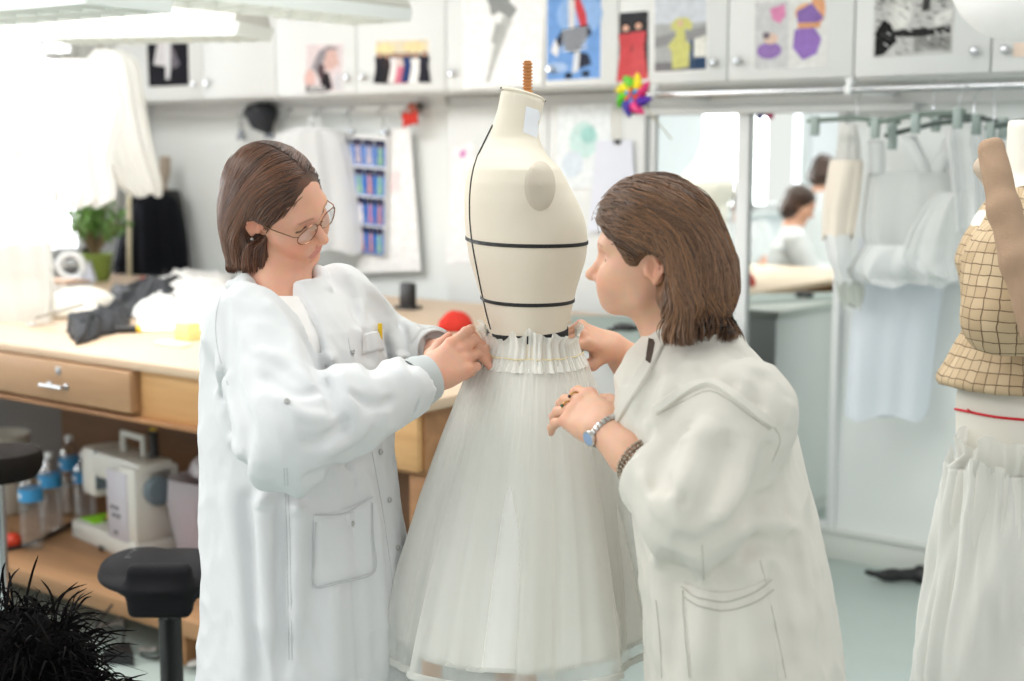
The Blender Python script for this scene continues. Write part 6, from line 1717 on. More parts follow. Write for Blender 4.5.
for i, (x0, y0, x1, y1) in enumerate(((876, 140, 876, 176), (908, 136, 926, 178), (952, 138, 936, 178), (958, 140, 968, 176))):
    a, c = P(x0, y0, 4.97), P(x1, y1, 4.95); s_ = RT * .028; MB().grid([[a + (c - a) * t - s_ + TH * .012 * math.sin(PI * t), a + (c - a) * t + TH * .02 * math.sin(PI * t), a + (c - a) * t + s_ + TH * .012 * math.sin(PI * t)] for t in np.linspace(0, 1, 7)]).build('strap', org2, tp, thick=.001)
garment('slim_skirt', 'long slim white skirt hanging below the sheer top, against the wall', 'skirt', [(238, 858, 946), (280, 856, 944), (340, 850, 936), (400, 846, 930), (417, 845, 927)], 5.12, .05, sheer('cotton_blue_white', (238, 244, 250), .93, .2), nf=4, amp=.008, seed=7)
garment('sheer_overskirt', 'sheer gathered white overskirt bunched right of the slim skirt', 'skirt', [(192, 940, 972), (208, 924, 984), (236, 908, 996), (262, 902, 1000), (278, 920, 984)], 4.90, .07, org, nf=6, amp=.016, seed=12)
garment('frilled_blouse', 'pale frilled blouse at the right of the rail, behind the tweed form', 'blouse', [(122, 952, 1000), (140, 946, 1012), (180, 950, 1016), (230, 954, 1010)], 4.86, .05, org2, nf=8, amp=.016, seed=15)
# sleeve toile hanging over the mirror edge
sv = thing('sleeve_toile', 'cream sleeve toile hanging over the right edge of the mirror', 'sleeve', P(845, 200, 4.95))
garment('sleeve_cap', None, None, [(124, 842, 856), (140, 838, 860), (165, 834, 862)], 4.95, .04, sheer('toile_white', (240, 240, 236), .9, .2), nf=3, amp=.004, seed=1, parent=sv)
garment('sleeve_tube', None, None, [(160, 830, 862), (172, 828, 862), (205, 823, 858), (238, 822, 852)], 4.95, .06, mat('cream_toile', (236, 226, 212), .85), nf=3, amp=.006, seed=2, parent=sv)
garment('gauze_cuff', None, None, [(234, 824, 850), (256, 828, 848), (272, 834, 846), (282, 838, 852)], 4.95, .045, org2, nf=4, amp=.006, seed=4, parent=sv)
garment('wrapped_toile', 'grey gauze remnant hanging under the sleeve toile', 'cloth', [(268, 838, 856), (285, 836, 864), (306, 842, 862)], 5.02, .03, sheer('gauze_grey', (222, 226, 218), .7, .3), nf=3, amp=.006, seed=6)
# ---------------------------------------------------------------- tweed form at the right
D3 = 3.0
tf0 = P(1018, 300, D3); bs4 = np.array([tf0[0], tf0[1], 0.0])
h1 = -RTH * math.cos(R(35)) + TH * math.sin(R(35)); hl = np.cross(UPH, h1); M4 = np.array([h1, hl, UPH])
TFm = thing('dress_form', 'dress form at the right edge with a red thread tied round its hips', 'dress form', bs4)
def rowpx(y, xl, xr, k=.9):
    p = P((xl + xr) / 2, y, D3) - bs4; hw = (xr - xl) / 2 / F * D3; return (p[2], float(p @ h1), float(p @ hl), hw * k, hw * k, hw)
Bf = Field(); fn, cc, rr = loft_fn(bs4, M4, [rowpx(500, 962, 1086), rowpx(440, 958, 1084), rowpx(400, 958, 1082), rowpx(360, 968, 1072), rowpx(330, 974, 1066), rowpx(290, 970, 1072), rowpx(250, 966, 1076), rowpx(220, 974, 1068), rowpx(195, 992, 1052), rowpx(175, 1006, 1040), rowpx(120, 1008, 1038)], 2.2)
Bf.func(fn, cc, rr, 0); v, q = sdf_mesh(Bf, bs4 + [-.4, -.4, P(1018, 500, D3)[2]], bs4 + [.4, .4, 1.75], .008); v = relax(v, q, 2); fast_mesh('torso', v, q, mat('form_offwhite', (232, 228, 218), .8, bump=.05, bscale=300), TFm); bv4 = bvh_of(v, q)
b = MB(); pts = cast_line(bv4, [(956, 409), (966, 411), (985, 415), (1005, 418), (1040, 421)], 6); b.tube([p + n * .002 for p, n in pts], .0028, 6); pk = pts[8][0]
for k in range(3): b.tube([pk + TH * .004, pk + TH * .01 + RTH * .012 * (k - 1) + UPH * (.008 - .006 * k)], .002, 5)
b.build('red_thread', mat('red_yarn', (214, 26, 44), .6), TFm)
MB().tube([bs4 + UPH * .03, bs4 + UPH * .95], .02, 14).build('pole', black, TFm); MB().lathe(bs4, [(.17, 0), (.17, .02), (.05, .04)], 32).build('base', black, TFm)
MB().tube([P(957, 466, D3 - .02), P(958, 478, D3 - .02)], .006, 6).build('wheel_knob', black, TFm)
# jacket of woven checks
def tweed():
    m = bpy.data.materials.new('basket_tweed'); m.use_nodes = True; nt = m.node_tree; nd = nt.nodes; L = nt.links; b = nd['Principled BSDF']; b.inputs['Roughness'].default_value = .9
    a = nd.new('ShaderNodeUVMap'); br = nd.new('ShaderNodeTexBrick'); br.offset = .0; br.inputs['Color1'].default_value = srgb(206, 184, 152); br.inputs['Color2'].default_value = srgb(186, 162, 130); br.inputs['Mortar'].default_value = srgb(112, 90, 68)
    br.inputs['Scale'].default_value = 1; br.inputs['Brick Width'].default_value = .024; br.inputs['Row Height'].default_value = .021; br.inputs['Mortar Size'].default_value = .0011; br.inputs['Mortar Smooth'].default_value = .3
    no = nd.new('ShaderNodeTexNoise'); no.inputs['Scale'].default_value = 26; mx = nd.new('ShaderNodeVectorMath'); mx.operation = 'MULTIPLY_ADD'; mx.inputs[1].default_value = (.010, .010, 0)
    L.new(a.outputs['UV'], no.inputs['Vector']); L.new(no.outputs['Color'], mx.inputs[0]); L.new(a.outputs['UV'], mx.inputs[2]); L.new(mx.outputs[0], br.inputs['Vector']); L.new(br.outputs['Color'], b.inputs['Base Color'])
    bp = nd.new('ShaderNodeBump'); bp.inputs['Strength'].default_value = .5; bp.inputs['Distance'].default_value = .004; L.new(br.outputs['Fac'], bp.inputs['Height']); bp.invert = True; L.new(bp.outputs['Normal'], b.inputs['Normal']); return m
tw = tweed()
def uv_cyl(o, c, fr, k=1.0):
    me = o.data; uv = me.uv_layers.new(name='UVMap'); n = len(me.vertices); co = np.empty(n * 3); me.vertices.foreach_get('co', co); co = co.reshape(-1, 3) + WLOC[o] - c; q = co @ fr.T
    u = np.arctan2(q[:, 1], q[:, 0]) * k; li = np.empty(len(me.loops), int); me.loops.foreach_get('vertex_index', li)
    d = np.stack([u[li], q[li, 2]], 1); uv.data.foreach_set('uv', d.ravel())
JK = thing('tweed_jacket', 'beige basket-weave tweed jacket with flared hem, worn by the form at the right edge', 'jacket', P(1010, 300, D3))
J = Field(); fn, cc, rr = loft_fn(bs4, M4, [rowpx(386, 938, 1100), rowpx(378, 938, 1098), rowpx(355, 952, 1084), rowpx(334, 964, 1074), rowpx(300, 962, 1080), rowpx(262, 958, 1086), rowpx(235, 966, 1080), rowpx(205, 984, 1062), rowpx(188, 1000, 1048)], 2.2); J.func(fn, cc, rr, 0)
J.ell(bs4, (.01, .01, .01)); J.disp.append(lambda p: .004 * hash_noise(p, 16, 4))
v, q = sdf_mesh(J, bs4 + [-.5, -.5, P(1018, 390, D3)[2] - .02], bs4 + [.5, .5, 1.62], .007); o = fast_mesh('body', relax(v, q, 1), q, tw, JK); uv_cyl(o, bs4, M4, .16)
SL = Field(); sp_ = [P(1012, 216, 2.84), P(1000, 262, 2.78), P(996, 306, 2.76), P(1006, 352, 2.77)]
SL.chain([P(1030, 226, 2.88), P(1016, 270, 2.83), P(1012, 316, 2.80)], [.085, .094, .098], .04)
SL.func(lambda p: (P(1012, 352, 2.8)[2] - p[:, 2]).astype(f4), P(1012, 300, 2.8), 1, .006, 'i'); SL.disp.append(lambda p: .005 * hash_noise(p, 14, 9))
v, q = sdf_mesh(SL, P(1012, 300, 2.8) - .35, P(1012, 300, 2.8) + .35, .007); o = fast_mesh('sleeve', relax(v, q, 1), q, tw, JK); uv_cyl(o, P(1016, 270, 2.83), M4, .10)
# stuffed linen arm held up in front of it
AR = thing('stuffed_arm', 'taupe stuffed linen arm standing up in front of the tweed jacket', 'padded arm', P(1004, 260, 2.66))
A_ = Field(); A_.chain([P(992, 150, 2.70), P(1004, 210, 2.66), P(1018, 260, 2.63), P(1040, 330, 2.6)], [.026, .028, .031, .036], .02); A_.func(lambda p: ((p - P(990, 138, 2.70).astype(f4)) @ (UPH * .97 - RTH * .2).astype(f4)), P(990, 138, 2.7), .3, .004, 'i'); A_.disp.append(lambda p: .002 * hash_noise(p, 30, 2))
v, q = sdf_mesh(A_, P(1010, 230, 2.66) - .3, P(1010, 230, 2.66) + .3, .004); fast_mesh('arm', relax(v, q, 1), q, mat('taupe_linen', (168, 140, 116), .9, bump=.15, bscale=240, var=.05, scale=20), AR)
rows_ = []
for t in np.linspace(0, 1, 16): rows_.append([P(984 - 8 * math.sin(PI * t * 1.0) + 3 * math.sin(t * 9), 142 + 50 * t, 2.71), P(992 + 2 * math.sin(t * 11), 140 + 54 * t, 2.69), P(1000 + 8 * t, 140 + 56 * t, 2.71)])
MB().grid(rows_).build('shoulder_flap', mat('cream_flap', (206, 188, 170), .9), AR, thick=.003)
# tall roll of paper at the very edge
# polythene draped over the form's base
G_ = Field(); pd = 2.72
for (y, xl, xr) in ((470, 958, 1080), (520, 940, 1100), (600, 926, 1120), (690, 916, 1130), (800, 905, 1140)):
    pass
g = np.random.default_rng(8); out = []
for i, (y, xl, xr) in enumerate(spline([(462, 948, 1085), (486, 944, 1090), (540, 934, 1098), (610, 924, 1108), (690, 915, 1120), (820, 905, 1130), (900, 900, 1135)], 5)):
    L_, R_ = P(xl, y, 2.95), P(xr, y, 2.95); ce = (L_ + R_) / 2; w = np.linalg.norm(R_ - L_) / 2; row = []
    for a in np.linspace(0, 2 * PI, 130, endpoint=False):
        f = .022 * noise.noise(Vector((3.1 * math.cos(a), 3.1 * math.sin(a), y * .006))) + .016 * noise.noise(Vector((7 * math.cos(a), 7 * math.sin(a), y * .010 + 5))) - .016 * abs(noise.noise(Vector((5 * math.cos(a), 5 * math.sin(a), y * .014 + 9)))); rag = (.02 * math.sin(6 * a) + .012 * math.sin(13 * a)) if i == 0 else 0
        row.append(ce + RT * math.cos(a) * (w + f) + TH * math.sin(a) * (w * .8 + f) + UPH * rag)
    out.append(row)
pt = thing('plastic_cover', 'white translucent plastic skirt cover on the form in the lower right corner', 'cover', (ce[0], ce[1], out[-1][0][2]))
MB().grid(out, wrap=True).build('cover', sheer('polythene', (250, 250, 246), .74, .2), pt, sharp=None)
out2 = [[q + (q - np.array([ce[0], ce[1], q[2]])) * -.10 for q in r_] for r_ in out]; MB().grid(out2, wrap=True).build('lining', sheer('polythene_inner', (244, 242, 236), .92, .1), pt, sharp=None)
rf = []
for k, (z_, r_) in enumerate(((0, 1.02), (.025, .94), (.05, .88), (.075, .90))):
    rf.append([np.array([ce[0], ce[1], 0]) * [1, 1, 0] + np.array([0, 0, out[0][0][2] - .02 + z_ + .012 * math.sin(5 * a + k) + .008 * math.sin(11 * a)]) + (out[1][j] - np.array([ce[0], ce[1], out[1][j][2]])) * (r_ * .98 + .03 * math.sin(7 * a + k * 1.3)) for j, a in enumerate(np.linspace(0, 2 * PI, 130, endpoint=False))])
MB().grid(rf, wrap=True).build('bunched_top', sheer('polythene_top', (244, 244, 240), .55, .3), pt, sharp=None)
# globe lamp at the top right, bag on the floor
p = P(1024, -32, 3.6); gl = thing('globe_lamp', 'white paper globe lamp cut by the upper right corner', 'lamp', p)
b = MB(); prof = [(max(.001, .185 * math.sin(PI * i / 24) * (1 + .012 * (i % 2))), -.185 * math.cos(PI * i / 24)) for i in range(25)]; b.lathe(p, prof, 40, caps=False); b.build('paper_shade', mat('lamp_paper', (240, 240, 240), .8, emit=(255, 252, 246), es=.15), gl); MB().tube([p + UPH * .18, np.array([p[0], p[1], ZC])], .004, 6).build('cord', white, gl)
c = on_z(912, 583, 0.0); soft('black_bag', 'crumpled black plastic bag on the floor against the baseboard', 'bag', [(c + RT * -.10 + UPH * .03, c + RT * .12 + UPH * .035, .022, .035, .02), (c + RT * -.17 + UPH * .045, c + RT * -.08 + UPH * .03, .008, .02, .01)], mat('black_bag_plastic', (22, 24, 24), .4), .010, 26)
# ================================================================ things on the table
def lump(name, label, cat, px, blobs, m, disp=.008, fr=20, seed=1, z=TH_, group=None, h=.006, flat=True):
    """soft heap: blobs (picture x, picture y at table height, width, depth, height)"""
    F_ = Field(); cs = []
    for (x, y, w, dp, hh) in blobs:
        hh *= 1.15; w *= 1.1
        c = on_z(x, y, z); cs.append(c); F_.ell(c + UPH * hh * .35, (w, dp, hh), np.array([RT, np.cross(UPH, RT), UPH]), .04)
    F_.disp.append(lambda p: disp * .8 * hash_noise(p, fr * .7, seed) + disp * 1.6 * (.3 - np.abs(hash_noise(p @ SKEW, fr * .9, seed + 3))) + disp * (.3 - np.abs(hash_noise(p @ SKEW.T, fr * 1.9, seed + 5))))
    F_.func(lambda p: (f4(z + .001) - p[:, 2]), cs[0], 5, .0, 'i')
    cs = np.array(cs); v, q = sdf_mesh(F_, cs.min(0) - [.35, .35, .02], cs.max(0) + [.35, .35, .3], h); v = relax(v, q, 1)
    return tag(fast_mesh(name, v, q, m), label, cat, group)
wcl = mat('white_muslin', (245, 244, 242), .9, bump=.06, bscale=60); dcl = mat('charcoal_cloth', (52, 54, 58), .9, bump=.06, bscale=80)
def heap(name, label, quad, H, m, seed, n=70, fr=2.6, z=TH_):
    """crumpled cloth lying on the table: quad in the picture at table height"""
    q = [on_z(x, y, z) for x, y in quad]; g = np.random.default_rng(seed); o3 = g.uniform(0, 50, 3); rows_ = []
    for i in range(n + 1):
        v = i / n; row = []
        for k in range(n + 1):
            u = k / n; p = (q[0] * (1 - u) + q[1] * u) * (1 - v) + (q[3] * (1 - u) + q[2] * u) * v
            e = min(u, 1 - u, v, 1 - v); w = Vector((u * fr + o3[0], v * fr + o3[1], o3[2])); d = noise.noise_vector(w) * .05 + noise.noise_vector(w * 2.7) * .02
            r = 1 - abs(noise.noise(w * 1.3)) * 1.9; r2 = 1 - abs(noise.noise(w * 2.9 + Vector((9, 2, 5)))) * 1.9; env = min(1, e * 5.5) ** .6
            row.append(p + np.array([d[0], d[1], 0]) * .8 + UPH * (.004 + H * env * max(.08, .35 + .5 * noise.noise(w * .8) + .45 * r * abs(r) + .22 * r2)))
        rows_.append(row)
    return tag(MB().grid(rows_).build(name, m, sharp=None, thick=.003), label, 'cloth')
heap('white_cloth', 'heap of white muslin on the table between the dark cloth and the standing woman', [(128, 303), (236, 292), (240, 334), (140, 332)], .085, wcl, 3)
heap('white_cloth', 'white muslin farther back on the table, with the red tab, below the black cape', [(140, 291), (232, 280), (236, 300), (150, 303)], .085, wcl, 9)
heap('charcoal_cloth', 'charcoal cloth heaped on the table in front of the black draped form', [(108, 296), (196, 290), (190, 312), (104, 322)], .105, dcl, 5)
heap('charcoal_cloth', 'rolled charcoal cloth at the front of the table, left of the marker', [(76, 326), (124, 315), (126, 332), (68, 347)], .085, dcl, 12)
lump('cream_pouch', 'cream padded pouch with a grey zip, lying on the table by the plastic sheet', 'pouch', 0, [(60, 316, .15, .10, .045), (82, 308, .13, .10, .055)], mat('cream_leather', (240, 236, 226), .6), seed=13, disp=.004)
zp = MB().tube(spline([on_z(36, 318, TH_ + .03), on_z(52, 313, TH_ + .07), on_z(84, 304, TH_ + .10)], 6), .005, 6); tag(zp.build('zip_strip', mat('zip_grey', (150, 146, 138), .5)), 'grey zip strap lying over the cream pouch', 'strap')
p = on_z(148, 296, TH_); tag(MB().box(p + [-.03, -.015, .055], p + [.03, .015, .085], .004).build('red_tab', mat('red_tab', (228, 62, 60), .6)), 'red tab of cloth on top of the folded muslin', 'tab')
p = on_z(127, 333, TH_); mk_ = thing('marker_pen', 'thick black marker with a yellow end beside the rolled charcoal cloth', 'marker', p)
dm = RT * .98 + FW * .15; dm[2] = 0; dm /= np.linalg.norm(dm)
MB().tube([p - dm * .045 + UPH * .014, p + dm * .035 + UPH * .014], .0135, 14).build('barrel', black, mk_); MB().tube([p + dm * .035 + UPH * .014, p + dm * .05 + UPH * .014], .0142, 14).build('cap', mat('yellow_plastic', (245, 205, 40), .4), mk_)
p = on_z(188, 340, TH_); MBy = MB().box(p + [-.035, -.03, 0], p + [.035, .03, .062], .003); one(MBy, 'note_block', mat('pale_yellow_paper', (246, 234, 160), .8), 'pale yellow note block on the table beside the standing woman', 'note block')
p = on_z(178, 346, TH_); MBy = MB().box(p + [-.09, -.03, 0], p + [.05, .02, .012], .003); one(MBy, 'folded_pattern', mat('beige_paper', (240, 230, 214), .8), 'beige folded paper strip lying in front of the yellow note block', 'paper')
p = on_z(48, 326, TH_); sc_ = thing('scissors', 'small steel scissors lying near the cream pouch', 'scissors', p)
MB().tube([p - RT * .06 + UPH * .006, p + RT * .08 + UPH * .006], [.004, .002], 6).build('blade', chrome, sc_); MB().tube([p - RT * .06 + UPH * .006 + np.array([math.cos(a), math.sin(a), 0]) * .02 for a in np.linspace(0, 2 * PI, 16, endpoint=False)], .004, 6, closed=True).build('handle', chrome, sc_)
# pincushion, desk phone, cutting mat with shears
p = on_z(456, 331, TH_); lump('pincushion', 'red and black pincushion on the table behind the hands', 'pincushion', 0, [(452, 331, .045, .035, .045), (462, 331, .035, .03, .04)], mat('red_velvet', (206, 52, 40), .9), disp=.004, seed=2, h=.004)
p = on_z(408, 309, TH_); ph = thing('desk_microphone', 'small upright black handset on the table, behind the far sleeve', 'handset', p); MB().box(p + [-.035, -.02, 0], p + [.035, .02, .11], .012).build('body', black, ph); MB().box(p + [-.05, -.035, 0], p + [.05, .035, .014], .005).build('base', black, ph)
q4 = [on_z(585, 352, TH_), on_z(660, 352, TH_), on_z(660, 317, TH_), on_z(570, 317, TH_)]
tag(MB().prism([q + UPH * .0005 for q in q4], UPH * .004).build('cutting_mat', mat('grey_green_mat', (150, 164, 158), .6)), 'grey-green cutting mat on the table between the form and the leaning woman', 'mat')
p = on_z(632, 329, TH_ + .006); sh_ = thing('shears', 'black-handled shears on the cutting mat behind the raised forearm', 'shears', p); ds = RT * .9 + np.array([FW[0], FW[1], 0]) * .45; ds /= np.linalg.norm(ds)
MB().tube([p, p + ds * .15], [.012, .003], 8, flat=.4).build('blade', steel, sh_); MB().tube([p + np.array([math.cos(a) * .035, math.sin(a) * .025, .01]) - ds * .03 for a in np.linspace(0, 2 * PI, 18, endpoint=False)], .010, 8, closed=True).build('handle', black, sh_); MB().tube([p + ds * .02, p - ds * .10], [.012, .010], 8).build('grip', black, sh_)
# ---- back of the table: plant, tape dispenser, books, draped form
p = on_z(96, 281, TH_); pp = thing('potted_plant', 'bushy jade plant in a green pot at the back of the table by the window', 'plant', p)
MB().lathe(p, [(.06, 0), (.066, .01), (.085, .12), (.092, .125), (.092, .14), (.084, .14), (.080, .12)], 28).build('pot', mat('olive_pot', (118, 138, 58), .5), pp)
g = np.random.default_rng(3); stm = MB(); lvs = MB(); top = p + UPH * .12
for i in range(22):
    a = g.uniform(0, 6.28); r = g.uniform(.02, .20) ; tip = top + RT * math.cos(a) * r * 1.05 + np.array([FW[0], FW[1], 0]) * math.sin(a) * r * .7 + UPH * (.27 - r * .55 + g.uniform(-.04, .03)); md = (top + tip) / 2 + UPH * .02
    pth = spline([top, md, tip], 5); stm.tube(pth, np.linspace(.007, .003, len(pth)), 6)
    for k in range(30):
        q = pth[int(g.integers(len(pth) // 2, len(pth)))] + g.normal(size=3) * .020; dv = g.normal(size=3); dv[2] = abs(dv[2]); dv /= np.linalg.norm(dv); s_ = np.cross(dv, g.normal(size=3)); s_ /= np.linalg.norm(s_); L_ = g.uniform(.022, .038)
        lvs.grid([[q, q, q], [q + dv * L_ * .4 - s_ * .010, q + dv * L_ * .4 + np.cross(dv, s_) * .003, q + dv * L_ * .4 + s_ * .010], [q + dv * L_ * .8 - s_ * .008, q + dv * L_ * .8 + np.cross(dv, s_) * .004, q + dv * L_ * .8 + s_ * .008], [q + dv * L_] * 3])
stm.build('stems', mat('plant_stem', (122, 104, 74), .8), pp); tag(lvs.build('foliage', mat('jade_leaf', (104, 146, 70), .45, var=.25, scale=12), pp), kind='stuff')
p = on_z(72, 286, TH_); td = thing('tape_dispenser', 'white tape dispenser with a large ring beside the potted plant', 'dispenser', p)
MB().box(p + [-.10, -.05, 0], p + [.10, .05, .03], .006).build('base', mat('pale_plastic_grey', (206, 210, 220), .4), td)
ax_ = np.array([FW[0], FW[1], 0]); ax_ /= np.linalg.norm(ax_); cr = p + UPH * .095
b = MB(); b.tube([cr + RT * .058 * math.cos(t) + UPH * .058 * math.sin(t) for t in np.linspace(0, 2 * PI, 32, endpoint=False)], .017, 10, closed=True); b.build('ring', white, td)
b = MB(); b.prism([p + RT * .04 + UPH * .02, p + RT * .11 + UPH * .02, p + RT * .08 + UPH * .12], ax_ * .05); b.build('arm', mat('pale_plastic_grey', (206, 210, 220), .4), td)
p = on_z(68, 292, TH_)
for i, (cc, nm, lb) in enumerate((((92, 98, 100), 'grey_cover', 'grey book at the bottom of the small stack before the tape dispenser'), ((232, 230, 224), 'cream_cover', 'cream book in the middle of the small stack before the tape dispenser'), ((160, 112, 60), 'tan_cover', 'thin tan book on top of the small stack before the tape dispenser'))):
    z = (0, .022, .045)[i]; t = thing('book', lb, 'book', p + UPH * z, 'books stacked at the back of the table'); hh = (.021, .022, .012)[i]
    MB().box(p + [-.11, -.08, z], p + [.13 - .02 * i, .06, z + .004]).box(p + [-.11, -.08, z + hh - .003], p + [.13 - .02 * i, .06, z + hh]).box(p + [-.11, .055, z], p + [.13 - .02 * i, .06, z + hh]).build('cover', mat(nm, cc, .6), t); MB().box(p + [-.105, -.076, z + .004], p + [.125 - .02 * i, .055, z + hh - .003]).build('pages', paper, t)
# draped black garment on a tailor's dummy behind the table
d5 = float((on_y(158, 250, 4.86) - CAM) @ FW); c5 = P(158, 250, d5)
bd = thing('dress_form', 'tailor dummy under a black satin drape, with a wooden neck finial, in the far corner', 'dress form', (c5[0], c5[1], 0))
MB().lathe(np.array([c5[0], c5[1], 0]), [(.16, 0), (.16, .02), (.04, .05)], 28).build('base', black, bd); MB().tube([(c5[0], c5[1], .04), (c5[0], c5[1], 1.0)], .02, 12).build('pole', black, bd)
a5 = P(163, 192, d5); MB().tube([a5, a5 + UPH * .03, P(165, 172, d5), P(165, 157, d5)], [.05, .02, .032, .030], 14).build('neck_finial', wood('finial_wood', (150, 136, 120), (176, 160, 144), 3, 'Z'), bd)
garment('torso', None, None, [(190, 140, 178), (200, 132, 182), (240, 128, 186), (290, 128, 186)], d5, .10, black, nf=3, amp=.002, parent=bd)
satin = mat('black_satin', (16, 18, 24), .8, spec=.15)
garment('satin_drape', 'black satin cape draped over the dummy in the far corner', 'cape', [(192, 138, 172), (200, 130, 180), (216, 124, 184), (245, 118, 188), (280, 115, 190), (330, 113, 192)], d5, .14, satin, nf=5, amp=.018, seed=21)
p0, p1 = on_y(129, 292, 4.66), on_y(131, 180, 4.66); tag(MB().tube([p0 + UPH * -.05, p1 + UPH * .3], .011, 10).build('cream_pole', mat('cream_pole', (232, 222, 188), .5)), 'thin cream pole standing before the black satin cape', 'pole')
# ---- window dressing
cur = sheer('net_curtain', (250, 250, 246), .62, .5)
def curtain(name, label, y0, y1, x, z0, z1, seed, nf=9, amp=.03, m=cur):
    g = np.random.default_rng(seed); ph = g.uniform(0, 6, 3); rows_ = []
    for i in range(24):
        t = i / 23; z = z1 + (z0 - z1) * t; rows_.append([np.array([x + amp * (.3 + .7 * t) * (math.sin(nf * u * 6.28 + ph[0]) + .5 * math.sin(nf * 2.3 * u * 6.28 + ph[1])), y0 + (y1 - y0) * u + .02 * math.sin(5 * u + 3 * t), z + (.03 * math.sin(9 * u + ph[2]) if i == 23 else 0)]) for u in np.linspace(0, 1, 90)])
    o = MB().grid(rows_).build(name, m, sharp=None); return tag(o, label, 'curtain', 'sheer window curtains')
curtain('window_curtain', 'sheer white curtain at the corner end of the window', 4.30, 4.98, XL + .14, 1.28, 2.72, 3)
curtain('window_curtain', 'sheer white curtain over the middle of the window, shorter at the bottom', 3.2, 4.25, XL + .20, 1.38, 2.72, 7)
tag(MB().tube([(XL + .16, 2.9, 2.74), (XL + .16, 5.0, 2.74)], .012, 10).build('curtain_rail', white), 'white curtain rail above the window', 'curtain rail')
garment('hanging_blouse', 'white blouse hanging in front of the window, above the potted plant', 'blouse', [(60, 62, 96), (72, 50, 110), (110, 48, 124), (160, 54, 112), (196, 60, 116), (206, 66, 100)], 6.0, .08, sheer('blouse_white', (248, 248, 246), .85, .35), nf=5, amp=.014, seed=31)
garment('hanging_dress', 'white dress hanging by the window corner, its hem over the black cape', 'dress', [(50, 96, 120), (64, 86, 138), (110, 90, 146), (150, 98, 154), (182, 116, 162), (195, 132, 162)], 6.6, .08, sheer('dress_white', (250, 250, 246), .85, .35), nf=5, amp=.014, seed=33)
garment('plastic_sheet', 'tall translucent white plastic sheet standing on the table at the left edge', 'sheet', [(150, -60, 22), (190, -62, 36), (230, -64, 48), (280, -64, 54), (324, -62, 52)], 5.45, .10, sheer('polythene_sheet', (240, 241, 238), .78, .35), nf=4, amp=.020, seed=41)
garment('hanging_tulle', 'bundle of white tulle hanging under the lamp at the upper left edge', 'tulle', [(18, -10, 12), (30, -14, 20), (55, -18, 30), (110, -22, 36), (160, -24, 26)], 5.0, .09, sheer('tulle_bundle', (246, 247, 248), .7, .35), nf=6, amp=.02, seed=44)
garment('hanging_garment_bag', 'pale grey plastic garment cover hanging beside the left lamp', 'garment bag', [(8, 4, 40), (30, 8, 44), (60, 14, 46), (68, 18, 42)], 5.2, .05, sheer('cover_grey_plastic', (222, 226, 230), .7, .35), nf=3, amp=.012, seed=46)

